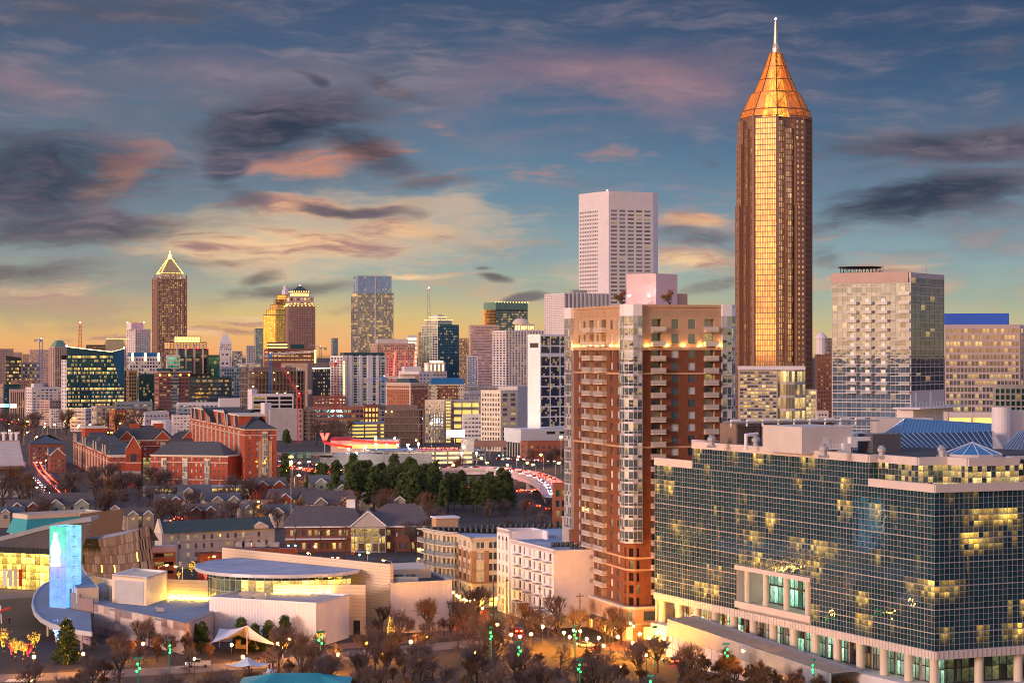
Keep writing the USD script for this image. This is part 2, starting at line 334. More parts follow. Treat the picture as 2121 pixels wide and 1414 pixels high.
# ------------------------------------------------------------------ façades
def spread(L, n, frac, m0=0.0, m1=None):
 """n openings over the length L, each frac of its bay, with margins."""
 m1 = m0 if m1 is None else m1
 w = (L - m0 - m1) / n; a = m0 + w * (np.arange(n) + 0.5 - frac / 2)
 return np.column_stack([a, a + w * frac])
UVK = [3]
def facade(wall, A, B, z0, z1, xs, zs, rec=0.3, panes=None, each=None, reveal=None):
 """A wall from A to B (left to right, seen from outside) with an opening for every x of xs and z of zs, and panes set back in them.
 panes: one MB for all the panes; each: called with (column, row, MB) for every pane instead."""
 A, B = np.asarray(A, float), np.asarray(B, float); L = np.linalg.norm(B - A); d = (B - A) / L; n = np.array([d[1], -d[0]])
 xs, zs = np.asarray(xs, float).reshape(-1, 2), np.asarray(zs, float).reshape(-1, 2)
 UVK[0] += 37; off = UVK[0]
 def pts(x, z, r=0.0):
  x, z = np.broadcast_arrays(x, z)
  return np.stack([A[0] + x * d[0] - r * n[0], A[1] + x * d[1] - r * n[1], z], -1)
 def rect(xa, xb, za, zb, r=0.0):
  return np.stack([pts(xa, za, r), pts(xb, za, r), pts(xb, zb, r), pts(xa, zb, r)], -2)
 zb = np.concatenate([[z0], zs.ravel(), [z1]]); zb = zb.reshape(-1, 2)
 keep = zb[:, 1] - zb[:, 0] > 1e-4
 wall.quads(rect(np.zeros(keep.sum()), np.full(keep.sum(), L), zb[keep, 0], zb[keep, 1]))
 if not len(xs) or not len(zs): return
 xb = np.concatenate([[0], xs.ravel(), [L]]).reshape(-1, 2); xb = xb[xb[:, 1] - xb[:, 0] > 1e-4]
 X, Z = np.meshgrid(np.arange(len(xb)), np.arange(len(zs)))
 wall.quads(rect(xb[X.ravel(), 0], xb[X.ravel(), 1], zs[Z.ravel(), 0], zs[Z.ravel(), 1]))
 C, R = (q.ravel() for q in np.meshgrid(np.arange(len(xs)), np.arange(len(zs))))
 xa, xc, za, zc = xs[C, 0], xs[C, 1], zs[R, 0], zs[R, 1]
 rv = reveal or wall
 o = lambda x, z: pts(x, z, 0.0)
 i = lambda x, z: pts(x, z, rec)
 if rec > 0:
  rv.quads(np.stack([o(xa, za), o(xc, za), i(xc, za), i(xa, za)], 1)); rv.quads(np.stack([i(xa, zc), i(xc, zc), o(xc, zc), o(xa, zc)], 1))
  rv.quads(np.stack([o(xa, za), i(xa, za), i(xa, zc), o(xa, zc)], 1)); rv.quads(np.stack([i(xc, za), o(xc, za), o(xc, zc), i(xc, zc)], 1))
 q = rect(xa, xc, za, zc, rec)
 e = 0.02
 uv = np.stack([np.stack([C + off + e, R + off + e], -1), np.stack([C + off + 1 - e, R + off + e], -1), np.stack([C + off + 1 - e, R + off + 1 - e], -1), np.stack([C + off + e, R + off + 1 - e], -1)], 1)
 if each:
  for k in range(len(C)):
   mb = MB(); mb.quads(q[k:k + 1], uv[k:k + 1]); each(int(C[k]), int(R[k]), mb)
 elif panes is not None:
  panes.quads(q, uv)
def corner(xl, xc, xr, Y, a, dl=None, dr=None):
 """A footprint seen corner-on: the near edge at column xc and distance Y, the right face turned by a, ending at columns xl and xr.
 Returns its outline counter-clockwise from the left end: left, near, right, far."""
 C = V2(xc, Y); u = np.array([math.cos(a), math.sin(a)]); v = np.array([-math.sin(a), math.cos(a)])
 def reach(d, px):
  k = (px - 1060.5) / FPX
  return (k * C[1] - C[0]) / (d[0] - k * d[1])
 tr = dr if dr else reach(u, xr); tl = dl if dl else reach(v, xl)
 L, R = C + v * tl, C + u * tr
 return np.array([L, C, R, L + u * tr])
def offset(poly, d):
 """The outline moved outwards by d (counter-clockwise polygon)."""
 p = np.asarray(poly, float); e = np.roll(p, -1, 0) - p; e /= np.linalg.norm(e, axis=1)[:, None]; n = np.column_stack([e[:, 1], -e[:, 0]]); n0 = np.roll(n, 1, 0)
 return p + d * (n + n0) / (1 + (n * n0).sum(1))[:, None]
def building(name, label, cat, poly, z1, wall, glass, nf, cols, fx=0.6, fz=0.6, zb=0.0, z0=0.0, roof="roof_grey", para=1.2, sep=False, group=None, margin=0.6, top=1.5, rec=0.25, faces=None, thing=None, wname="wall", cornice=None):
 """A block with windows on the faces that can be seen. cols: the number of windows per face of poly (0: blank)."""
 poly = np.asarray(poly, float)
 t = thing or Thing(name, label, cat, (*poly.mean(0), 0), group)
 w, p = MB(), MB()
 zz = zb + (z1 - top - zb) * np.arange(nf + 1) / max(nf, 1); hh = (z1 - top - zb) / max(nf, 1)
 zs = np.column_stack([zz[:-1] + hh * (1 - fz) * 0.55, zz[:-1] + hh * ((1 - fz) * 0.55 + fz)]) if nf else np.zeros((0, 2))
 fxs = fx if isinstance(fx, (list, tuple)) else [fx] * len(poly)
 for k in range(len(poly)):
  A, B = poly[k], poly[(k + 1) % len(poly)]
  n = cols[k] if k < len(cols) else 0
  each = (lambda c, r, mb: t.part("window", mb, glass)) if sep else None
  if n: facade(w, A, B, z0, z1, spread(np.linalg.norm(B - A), n, fxs[k], margin), zs, rec, p, each)
  else: facade(w, A, B, z0, z1, [], [])
 inner = offset(poly, -0.4)
 n = len(poly); j = (np.arange(n) + 1) % n
 a = np.column_stack([poly, np.full(n, z1)]); b = np.column_stack([inner, np.full(n, z1)]); c = np.column_stack([inner, np.full(n, z1 - para)])
 w.quads(np.stack([a, a[j], b[j], b], 1)); w.quads(np.stack([b, b[j], c[j], c], 1))
 r = MB(); r.cap(c)
 t.part(wname, w, wall); t.part("roof", r, roof)
 if p.n: t.part("window_panes", p, glass, kind="stuff")
 if cornice:
  m = MB(); q = offset(poly, 0.35); m.prism(q, z1 - 1.0, z1 + 0.15, top=False, bottom=True)
  qa, qi = np.column_stack([q, np.full(n, z1 + 0.15)]), np.column_stack([offset(poly, -0.45), np.full(n, z1 + 0.15)])
  m.quads(np.stack([qa, qa[j], qi[j], qi], 1)); t.part("cornice", m, cornice)
 t.poly, t.z1, t.zs = poly, z1, zs
 return t
def roof_units(t, poly, z, rnd, n, mat="metal_grey", h=(1.0, 2.6), name="roof_unit"):
 """Boxy plant on a flat roof."""
 lo, hi = poly.min(0), poly.max(0)
 e0 = poly[1] - poly[0]; e1 = poly[2] - poly[1]
 for _ in range(n):
  s0, s1 = rnd.uniform(0.2, 0.8), rnd.uniform(0.2, 0.8)
  c = poly[0] + e0 * s0 + e1 * s1
  m = MB(); fr = Fr(c, math.atan2(e1[1], e1[0])); m.box(-rnd.uniform(1, 3), rnd.uniform(1, 3), -1.2, 1.2, z, z + rnd.uniform(*h), fr); t.part(name, m, mat)
# ------------------------------------------------------------------ the looks
plain("ground_look", (0.052, 0.042, 0.038), 0.95, scale=0.05, amount=0.35, big=0.004)
plain("asphalt", (0.060, 0.057, 0.060), 0.85, scale=0.4, amount=0.2)
plain("paving", (0.17, 0.14, 0.13), 0.85, scale=0.5, amount=0.15)
plain("lawn", (0.085, 0.062, 0.032), 0.95, scale=0.3, amount=0.3)
plain("paint_white", (0.75, 0.74, 0.72), 0.6)
plain("bay_metal", (0.40, 0.39, 0.42), 0.5, 0.2)
plain("twig_grey", (0.13, 0.10, 0.098), 0.95)
glazing("glass_sky", (0.14, 0.36, 0.78), 0.06, 1.2, 0.4)
plain("road_line", (0.7, 0.68, 0.62), 0.7)
plain("concrete", (0.34, 0.31, 0.29), 0.85, scale=0.25, amount=0.18)
plain("concrete_pale", (0.52, 0.47, 0.44), 0.8, scale=0.2, amount=0.12)
plain("concrete_white", (0.60, 0.56, 0.57), 0.75, scale=0.2, amount=0.08)
plain("stone_cream", (0.58, 0.50, 0.40), 0.75, scale=0.2, amount=0.10)
plain("stone_tan", (0.40, 0.27, 0.17), 0.8, scale=0.3, amount=0.14)
plain("stone_pink", (0.44, 0.31, 0.27), 0.75, scale=0.2, amount=0.12)
plain("granite_red", (0.20, 0.105, 0.072), 0.45, scale=0.3, amount=0.14)
plain("granite_pink", (0.27, 0.155, 0.125), 0.55, scale=0.2, amount=0.14)
plain("brick_dark", (0.155, 0.052, 0.024), 0.85, scale=1.2, amount=0.28, big=0.05)
plain("brick_red", (0.36, 0.072, 0.036), 0.85, scale=1.0, amount=0.22, big=0.04)
plain("brick_orange", (0.33, 0.115, 0.06), 0.85, scale=0.8, amount=0.2)
plain("brick_tan", (0.34, 0.18, 0.10), 0.85, scale=0.8, amount=0.2)
plain("brick_old", (0.19, 0.075, 0.055), 0.9, scale=0.8, amount=0.22)
plain("roof_grey", (0.24, 0.25, 0.27), 0.9, scale=0.2, amount=0.25)
plain("roof_dark", (0.045, 0.045, 0.050), 0.9, scale=0.3, amount=0.25)
plain("roof_blue", (0.27, 0.36, 0.47), 0.6, scale=0.2, amount=0.15)
plain("shingle_grey", (0.105, 0.110, 0.120), 0.9, scale=0.9, amount=0.3, bump=0.4)
plain("shingle_brown", (0.110, 0.090, 0.088), 0.9, scale=0.9, amount=0.3, bump=0.4)
plain("shingle_green", (0.045, 0.080, 0.090), 0.85, scale=0.9, amount=0.3, bump=0.4)
plain("teal_metal", (0.02, 0.30, 0.33), 0.5, scale=0.3, amount=0.12)
plain("metal_grey", (0.36, 0.36, 0.37), 0.5, 0.4)
plain("metal_dark", (0.045, 0.047, 0.05), 0.5, 0.3)
plain("metal_white", (0.68, 0.68, 0.68), 0.5)
plain("panel_white", (0.70, 0.68, 0.68), 0.5, scale=0.1, amount=0.05)
plain("panel_cream", (0.68, 0.54, 0.39), 0.55, scale=0.15, amount=0.07)
plain("panel_silver", (0.52, 0.53, 0.58), 0.45, 0.25, scale=0.1, amount=0.06)
plain("fascia", (0.56, 0.48, 0.44), 0.7, scale=0.3, amount=0.1)
plain("mullion", (0.38, 0.34, 0.33), 0.5, 0.1, amount=0.05)
plain("crane_red", (0.50, 0.025, 0.03), 0.5)
plain("crane_blue", (0.03, 0.16, 0.42), 0.5)
plain("blue_panel", (0.015, 0.09, 0.48), 0.5, amount=0.06)
plain("blue_roof", (0.03, 0.17, 0.34), 0.35, 0.5)
plain("red_metal", (0.45, 0.02, 0.02), 0.5)
plain("green_paint", (0.01, 0.20, 0.13), 0.5)
plain("sign_green", (0.01, 0.22, 0.10), 0.5, amount=0.05)
plain("bark", (0.055, 0.040, 0.032), 0.95, scale=3.0, amount=0.3)
plain("wood_pole", (0.10, 0.065, 0.045), 0.95)
plain("scaffold", (0.17, 0.12, 0.10), 0.85, amount=0.3)
plain("gold_roof", (0.62, 0.40, 0.16), 0.3, 0.85, amount=0.1)
plain("copper_green", (0.14, 0.26, 0.20), 0.7)
plain("rubber", (0.02, 0.02, 0.02), 0.9)
glazing("glass_dark", (0.20, 0.22, 0.26), 0.10, 1.1, 0.8)
glazing("glass_office", (0.22, 0.27, 0.33), 0.30, 1.3, 0.7)
glazing("glass_lit", (0.20, 0.22, 0.25), 0.55, 1.5, 0.6, row=0.3)
glazing("glass_blue", (0.12, 0.30, 0.50), 0.10, 1.2, 0.85)
glazing("glass_bluelit", (0.045, 0.17, 0.25), 0.55, 1.5, 0.8, row=0.75)
glazing("glass_teal", (0.07, 0.25, 0.28), 0.16, 1.2, 0.8)
glazing("glass_green", (0.07, 0.30, 0.25), 0.12, 1.2, 0.8)
glazing("glass_gold", (0.95, 0.62, 0.22), 0.10, 1.2, 0.95)
glazing("glass_bronze", (0.98, 0.74, 0.46), 0.10, 0.7, 0.96, rough=0.05)
glazing("glass_pink", (0.85, 0.62, 0.58), 0.05, 1.0, 0.92)
glazing("glass_black", (0.05, 0.055, 0.07), 0.16, 1.2, 0.7)
glazing("glass_home", (0.16, 0.24, 0.28), 0.10, 1.1, 0.6, blinds=0.42)
glazing("glass_far", (0.24, 0.24, 0.30), 0.28, 1.2, 0.6)
for _n, _c, _s in (("lamp_orange", (1.0, 0.34, 0.012), 520.0), ("lamp_warm", (1.0, 0.46, 0.05), 200.0), ("lamp_white", (1.0, 0.90, 0.70), 300.0), ("lamp_green", (0.02, 1.0, 0.12), 3.2), ("tail_red", (1.0, 0.012, 0.003), 75.0),
    ("head_white", (1.0, 0.86, 0.62), 60.0), ("neon_red", (1.0, 0.03, 0.02), 6.0), ("glow_gold", (1.0, 0.55, 0.12), 2.2), ("glow_yellow", (1.0, 0.66, 0.16), 1.6), ("fairy_yellow", (1.0, 0.52, 0.05), 2.6),
    ("fairy_red", (1.0, 0.04, 0.03), 3.5), ("fairy_blue", (0.12, 0.25, 1.0), 7.0), ("signal_green", (0.05, 1.0, 0.35), 25.0), ("signal_red", (1.0, 0.04, 0.02), 25.0), ("screen_white", (1.0, 0.86, 0.74), 1.6), ("beacon_red", (1.0, 0.05, 0.05), 30.0)):
 glow(_n, _c, _s)
plain("crown_gold", (0.85, 0.33, 0.06), 0.45, 0.2)
plain("spire_gold", (0.70, 0.55, 0.42), 0.35, 0.6)
plain("granite_grid", (0.37, 0.30, 0.31), 0.7, amount=0.08)
glow("crown_lamp", (1.0, 0.36, 0.03), 110.0)
glow("lamp_tip", (1.0, 0.75, 0.75), 6.0)
glazing("glass_hotel", (0.22, 0.34, 0.52), 0.03, 1.2, 0.72, rough=0.03, wave=0.012)
glazing("glass_black2", (0.16, 0.17, 0.20), 0.05, 1.4, 0.85, rough=0.03, wave=0.015)
glazing("glass_grid", (0.20, 0.24, 0.24), 0.26, 1.8, 0.6, row=0.55)
glazing("glass_gold2", (0.95, 0.80, 0.45), 0.75, 1.1, 0.8, warm=(1.0, 0.75, 0.3))
def pane_rail(name, col, see=0.45):
 g = Nodes()
 a = g.add("transparent_bsdf", "BSDF", color=(0.9, 0.93, 0.95)); b = g.add("principled_bsdf", "BSDF", base_color=col, roughness=0.08, metallic=0.3)
 MATS[name] = g.make("/World/Looks/" + name, surface=g.add("mix_closure", "closure", fac=1 - see, closure1=a, closure2=b))
pane_rail("glass_rail", (0.45, 0.50, 0.52))
pane_rail("rail_white", (0.62, 0.57, 0.54), 0.3)
plain("glass_teal_solid", (0.03, 0.07, 0.085), 0.25, 0.5)
plain("glass_bluewall", (0.018, 0.07, 0.115), 0.2, 0.6)
plain("blue_glass_solid", (0.015, 0.10, 0.24), 0.15, 0.6)
plain("stone_ochre", (0.30, 0.19, 0.08), 0.7)
plain("stone_tan2", (0.27, 0.19, 0.15), 0.8)
plain("brick_pinkish", (0.27, 0.105, 0.085), 0.85, scale=0.8, amount=0.2)
plain("brick_orange2", (0.28, 0.09, 0.05), 0.85, scale=0.8, amount=0.22)
plain("metal_bluegrey", (0.20, 0.24, 0.30), 0.5, 0.3)
plain("metal_navy", (0.035, 0.04, 0.075), 0.5, 0.3)
plain("concrete_grey", (0.36, 0.34, 0.35), 0.85, scale=0.3, amount=0.16)
plain("blue_panel2", (0.05, 0.20, 0.45), 0.6)
plain("glass_wall_dark", (0.05, 0.06, 0.07), 0.12, 0.5)
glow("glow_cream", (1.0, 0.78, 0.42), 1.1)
glow("glow_dim", (1.0, 0.50, 0.14), 0.45)
glow("glow_work", (1.0, 0.60, 0.22), 14.0)
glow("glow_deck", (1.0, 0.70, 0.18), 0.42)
glazing("glass_lit2", (0.16, 0.16, 0.19), 0.30, 1.3, 0.6)
glazing("glass_lit3", (0.10, 0.12, 0.20), 0.16, 1.6, 0.65, row=0.7)
glazing("glass_greenlit", (0.10, 0.55, 0.40), 0.5, 0.5, 0.7, warm=(0.1, 0.9, 0.6), warm2=(0.6, 1.0, 0.8))
plain("stone_tan_pale", (0.46, 0.29, 0.17), 0.75, scale=0.3, amount=0.1)
plain("stone_pinkpale", (0.58, 0.42, 0.42), 0.75, amount=0.06)
plain("wrap_white", (0.74, 0.70, 0.72), 0.65, scale=0.6, amount=0.06, big=0.1)
plain("wrap_grey", (0.60, 0.56, 0.58), 0.6, scale=0.9, amount=0.10, big=0.2, bump=0.3)
plain("metal_bluegrey2", (0.26, 0.30, 0.38), 0.5, 0.2)
plain("metal_dark2", (0.11, 0.11, 0.12), 0.55, 0.2)
plain("rib_blue", (0.30, 0.50, 0.72), 0.4, 0.3)
plain("glass_navy", (0.010, 0.018, 0.040), 0.06, 0.3, spec=0.6)
plain("glass_brown", (0.10, 0.07, 0.055), 0.12, 0.5)
plain("room_wall", (0.05, 0.05, 0.055), 0.9)
plain("sign_purple", (0.10, 0.02, 0.25), 0.5)
glow("glow_shop", (1.0, 0.58, 0.10), 1.5)
glow("lamp_wash", (1.0, 0.50, 0.10), 130.0)
glow("lamp_pink", (1.0, 0.80, 0.85), 60.0)
glazing("glass_main", (0.022, 0.082, 0.112), 0.16, 1.15, 0.36, rough=0.015, wave=0.03, row=0.6, zone=(0.085, 12.82, 4.42), warm=(1.0, 0.50, 0.06), warm2=(1.0, 0.66, 0.12))
glazing("glass_top", (0.18, 0.28, 0.28), 0.55, 1.6, 0.8, rough=0.02, wave=0.03, row=0.3)
glazing("glass_lobby", (0.10, 0.30, 0.26), 0.80, 1.3, 0.5, warm=(0.38, 0.90, 0.58), warm2=(0.70, 0.95, 0.66), row=0.1)
glazing("glass_lobby2", (0.10, 0.16, 0.14), 0.45, 0.35, 0.6, warm=(0.8, 0.75, 0.25), warm2=(0.55, 0.75, 0.4), row=0.1)
glazing("glass_home2", (0.15, 0.17, 0.20), 0.10, 1.0, 0.55, blinds=0.25)
glazing("glass_bay", (0.26, 0.36, 0.42), 0.10, 1.0, 0.8, rough=0.03, blinds=0.22, wave=0.05)
plain("rib_white", (0.66, 0.63, 0.66), 0.5, 0.1, scale=0.15, amount=0.05)
plain("joint_brown", (0.24, 0.17, 0.12), 0.8)
plain("roof_tan", (0.36, 0.33, 0.33), 0.9, scale=0.3, amount=0.15)
plain("roof_bluegrey", (0.30, 0.33, 0.42), 0.75, scale=0.15, amount=0.3, big=0.05)
plain("roof_blue2", (0.17, 0.22, 0.30), 0.8, scale=0.2, amount=0.2)
plain("stone_pink2", (0.38, 0.29, 0.25), 0.8, scale=0.4, amount=0.12)
plain("stone_pale2", (0.50, 0.43, 0.40), 0.75, scale=0.6, amount=0.16)
plain("stone_purple", (0.25, 0.18, 0.18), 0.7, scale=0.6, amount=0.14)
plain("stone_grey2", (0.22, 0.21, 0.23), 0.5, 0.2, scale=0.5, amount=0.16)
plain("stone_cream2", (0.44, 0.39, 0.35), 0.8, scale=0.3, amount=0.08)
plain("cladding_a", (0.185, 0.115, 0.085), 0.6, amount=0.08)
plain("cladding_b", (0.135, 0.082, 0.060), 0.6, amount=0.08)
plain("cladding_c", (0.235, 0.165, 0.130), 0.6, amount=0.08)
plain("cladding_d", (0.085, 0.062, 0.052), 0.7)
glow("lamp_flood", (1.0, 0.56, 0.08), 150.0)
glow("bottle_lit", (0.80, 1.0, 0.72), 0.85)
glazing("glass_hall", (0.14, 0.20, 0.18), 0.95, 2.4, 0.5, warm=(1.0, 0.52, 0.10), warm2=(1.0, 0.62, 0.16), row=0.0)
glazing("glass_hall_dim", (0.12, 0.20, 0.17), 0.45, 0.35, 0.6, warm=(0.9, 0.55, 0.2), warm2=(0.7, 0.65, 0.35), row=0.1)
glazing("glass_teal2", (0.10, 0.17, 0.16), 0.0, 0.0, 0.7)
glazing("glass_amber", (0.25, 0.18, 0.06), 0.96, 2.6, 0.4, warm=(1.0, 0.60, 0.07), warm2=(1.0, 0.66, 0.12), row=0.05)
glazing("glass_motel", (0.22, 0.26, 0.32), 0.28, 1.2, 0.5, blinds=0.3, row=0.1)
def bottle_glass(name, stops, power):
 """Frosted panels lit from within, their colour changing with height."""
 g = Nodes(); z = g.add("separate_xyz", "z", vector=g.add("geometry", "position"))
 c = g.add("rgb_ramp", "color", fac=g.rng(z, 5.0, 26.0, smooth=False), ramp=stops)
 n = g.add("noise_texture", "fac", vector=g.add("geometry", "position"), scale=0.55, detail=3.0)
 e = g.math("multiply", g.rng(n, 0.32, 0.66, 0.82, 1.12), power)
 MATS[name] = g.make("/World/Looks/" + name, surface=g.add("principled_bsdf", "BSDF", base_color=(0.08, 0.13, 0.16), roughness=0.15, emission_color=c, emission_strength=e))
bottle_glass("bottle_glass_left", [(0, (0.15, 0.40, 1.0)), (0.35, (0.16, 0.34, 0.95)), (0.5, (0.40, 0.36, 0.80)), (0.62, (0.30, 0.55, 0.75)), (0.78, (0.06, 0.68, 0.50)), (1, (0.03, 0.66, 0.42))], 0.55)
bottle_glass("bottle_glass_right", [(0, (0.12, 0.42, 1.0)), (0.4, (0.22, 0.56, 1.0)), (0.7, (0.26, 0.66, 1.0)), (1, (0.18, 0.72, 0.90))], 0.55)
plain("bottle_back", (0.3, 0.45, 0.6), 0.6)
plain("shingle_blue", (0.06, 0.085, 0.11), 0.85, scale=0.9, amount=0.3, bump=0.4)
plain("siding_green", (0.34, 0.37, 0.29), 0.8, amount=0.08)
plain("siding_tan", (0.36, 0.30, 0.24), 0.8, amount=0.1)
plain("siding_pale", (0.38, 0.36, 0.36), 0.8, amount=0.1)
plain("brick_paving", (0.26, 0.12, 0.075), 0.85, scale=1.0, amount=0.25)
glazing("glass_dorm", (0.34, 0.38, 0.44), 0.08, 1.1, 0.5, blinds=0.35)
glazing("glass_dormbay", (0.55, 0.58, 0.60), 0.20, 0.9, 0.6, blinds=0.3)
glazing("glass_stair", (0.14, 0.14, 0.06), 0.8, 0.45, 0.5, warm=(0.8, 0.70, 0.10), row=0.0)
glazing("glass_house", (0.22, 0.24, 0.28), 0.30, 1.6, 0.5, row=0.1)
glazing("glass_school", (0.25, 0.20, 0.08), 0.62, 1.3, 0.4, warm=(1.0, 0.62, 0.12), row=0.2)
glow("neon_roof", (0.6, 0.015, 0.01), 0.22)
glow("neon_dim", (1.0, 0.02, 0.01), 0.7)
glow("sign_greenlit", (0.01, 0.30, 0.13), 0.5)
glow("screen_blue", (0.12, 0.45, 0.95), 0.9)
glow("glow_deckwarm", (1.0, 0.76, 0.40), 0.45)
plain("twig", (0.115, 0.080, 0.074), 0.95, scale=.6, amount=.3)
plain("twig_warm", (0.155, 0.085, 0.045), 0.95, scale=.6, amount=.3)
plain("twig_gold", (0.24, 0.13, 0.05), 0.95)
plain("car_dark", (0.04, 0.04, 0.05), 0.25, 0.4)
plain("car_silver", (0.50, 0.50, 0.52), 0.3, 0.5)
plain("car_red", (0.28, 0.02, 0.02), 0.3, 0.2)
plain("canvas", (0.70, 0.66, 0.66), 0.8, amount=.04)
plain("canvas_blue", (0.40, 0.50, 0.66), 0.8, amount=.04)
plain("skin", (0.45, 0.28, 0.2), 0.6)
glow("lamp_far", (1.0, 0.32, 0.012), 120.0)
def needles():
 g = Nodes(); p = g.add("geometry", "position"); n = g.add("noise_texture", "fac", vector=p, scale=.55, detail=3.0); rnd_ = g.add("object_info", "random")
 a = g.mix(g.rng(n, .35, .65), (0.040, 0.072, 0.020), (0.125, 0.175, 0.048)); c = g.mix(g.math("multiply", rnd_, .5), a, (0.060, 0.075, 0.022))
 d = g.add("principled_bsdf", "BSDF", base_color=c, roughness=.8); t = g.add("translucent_bsdf", "BSDF", color=c); MATS["needles"] = g.make("/World/Looks/needles", surface=g.add("mix_closure", "closure", fac=.25, closure1=d, closure2=t))
needles()
plain("shingle_dorm", (0.066, 0.070, 0.078), 0.9, scale=0.9, amount=0.3, bump=0.4)
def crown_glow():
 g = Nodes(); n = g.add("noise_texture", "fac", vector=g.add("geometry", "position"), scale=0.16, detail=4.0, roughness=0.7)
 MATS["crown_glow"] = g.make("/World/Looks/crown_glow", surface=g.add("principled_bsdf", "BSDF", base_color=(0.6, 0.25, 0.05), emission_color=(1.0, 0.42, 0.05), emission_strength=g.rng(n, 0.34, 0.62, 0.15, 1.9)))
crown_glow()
glazing("glass_bronze2", (0.90, 0.68, 0.46), 0.42, 0.75, 0.9, rough=0.06, row=0.8)  # extra lit panes: emission stands for the western glow mirrored in the corners
plain("metal_navy2", (0.02, 0.05, 0.10), 0.4, 0.3)
glazing("glass_sky2", (0.04, 0.15, 0.30), 0.10, 1.2, 0.55)
# ------------------------------------------------------------------ ground
gm_ = MB(); gm_.quads([[[-9000, -600, 0], [9000, -600, 0], [9000, 26000, 0], [-9000, 26000, 0]]])
solo("ground", gm_, "ground_look", kind="structure")
# ------------------------------------------------------------------ the towers of the skyline
def frame_of(xl, xc, xr, Y, ratio=1.0):
 lp, rp = xc - xl, xr - xc
 k = (xc - 1060.5) / FPX
 if lp < 0.5:
  return corner(xl, xc, xr, Y, math.atan(-k), dl=rp * Y / FPX * ratio)
 if rp < 0.5:
  return corner(xl, xc, xr, Y, math.atan(-k) + PI / 2, dr=lp * Y / FPX * ratio)
 return corner(xl, xc, xr, Y, math.atan2(lp, rp * ratio) + math.atan(-k))
def tower(name, label, cat, xl, xc, xr, yt, Y, wall, glass, fpx, bpx, bpl=None, ratio=1.0, dz=0.0, blankl=False, blankr=False, top=None, **kw):
 poly = frame_of(xl, xc, xr, Y, ratio); z1 = gz(yt, Y)
 m = Y / FPX
 if top is None: top = min(2.0, fpx * m * 0.5)
 nf = max(1, round((z1 - top) / (fpx * m))) if fpx else 0
 ncl = 0 if blankl or not (bpl or bpx) or xc - xl < 2 else max(1, round((xc - xl) / (bpl or bpx)))
 ncr = 0 if blankr or not bpx or xr - xc < 2 else max(1, round((xr - xc) / bpx))
 return building(name, label, cat, poly, z1, wall, glass, nf, [ncl, ncr], top=top, **kw)
def stack(t, xl, xc, xr, yt, yb, Y, wall, ratio=1.0, name="upper_block", glass=None, fpx=0, bpx=0, roof=None, fx=0.6, fz=0.6, top=0.8):
 """A further block standing on a thing's roof, as a part of it."""
 poly = frame_of(xl, xc, xr, Y, ratio); w, p = MB(), MB(); z0, z1 = gz(yb, Y), gz(yt, Y)
 for k in range(4):
  A, B = poly[k], poly[(k + 1) % 4]
  if glass and fpx and k < 2 and np.linalg.norm(B - A) > 1:
   nf = max(1, round((z1 - z0 - top) / (fpx * Y / FPX))); nc = max(1, round(((xc - xl) if k == 0 else (xr - xc)) / bpx))
   zz = np.linspace(z0, z1 - top, nf + 1); hh = zz[1] - zz[0]
   facade(w, A, B, z0, z1, spread(np.linalg.norm(B - A), nc, fx, 0.5), np.column_stack([zz[:-1] + hh * (1 - fz) / 2, zz[:-1] + hh * (1 + fz) / 2]), 0.25, p)
  else: facade(w, A, B, z0, z1, [], [])
 w.cap(np.column_stack([poly, np.full(4, z1)]))
 t.part(name, w, wall)
 if p.n: t.part("window_panes", p, glass, kind="stuff")
 return poly, z1
def hip(t, poly, z0, z1, mat, shrink=0.0, name="roof", eave=0.0):
 """A pyramid or mansard over poly."""
 p = offset(poly, eave) if eave else np.asarray(poly, float); c = p.mean(0)
 m = MB(); m.prism(p, z0, z1, True, True, c + (p - c) * max(shrink, 0.004)); return t.part(name, m, mat)
def mast(t, x, y, z0, z1, r=0.3, mat="metal_grey", name="mast"):
 m = MB(); m.rod([x, y, z0], [x, y, z1], r, r * 0.4); t.part(name, m, mat)
def beacon(t, p, r=0.6, mat="beacon_red", name="beacon"):
 m = MB(); m.ball(p, r, 1); t.part(name, m, mat)
rnd = random.Random(5)
Y = 3400
t = tower("office_tower", "tall brown pinnacle tower crowned by a gold-lit pyramid at the left", "tower", 316, 326, 387, 577, Y, "granite_pink", "glass_lit", 4.6, 4.4, 3.3, ratio=0.9, fx=0.5, fz=0.62, rec=0.8)
ribs = MB()
for k in range(2):
 A, B = t.poly[k], t.poly[k + 1]; L = np.linalg.norm(B - A); d = (B - A) / L; n = np.array([d[1], -d[0]]); nb = (3, 8)[k]
 for i in range(nb):
  s = L * i / (nb - 1); c = A + d * np.clip(s, 1.0, L - 1.0); fr = Fr(c, math.atan2(d[1], d[0])); top = t.z1 + (6 if i % 2 else 2)
  ribs.box(-1.1, 1.1, -1.0, 0.6, 0, top, fr)
t.part("pier", ribs, "granite_pink", kind="stuff")
p2, z2 = stack(t, 326.5, 335, 377, 566, 578, Y, "stone_pink", 0.9, "crown_block", "glass_lit", 5, 5)
hip(t, offset(p2, 0.8), z2, gz(534, Y), "gold_roof", 0.13, "pyramid_roof")
lan = MB(); c = p2.mean(0); lan.lathe((*c, 0), [(3.0, gz(535, Y)), (3.0, gz(528, Y)), (1.4, gz(526, Y)), (0.2, gz(518, Y))], 8); t.part("lantern", lan, "glow_gold")
edge = MB(); q = offset(p2, 1.2)
for k in range(4):
 a = np.array([*q[k], z2 + 0.5]); b = np.array([*(c + (q[k] - c) * 0.14), gz(534, Y)])
 for s in np.linspace(0, 1, 17): edge.ball(a + (b - a) * s, 0.75, 0)
 b = np.array([*q[(k + 1) % 4], z2 + 0.5])
 for s in np.linspace(0, 1, 14): edge.ball(a + (b - a) * s, 0.7, 0)
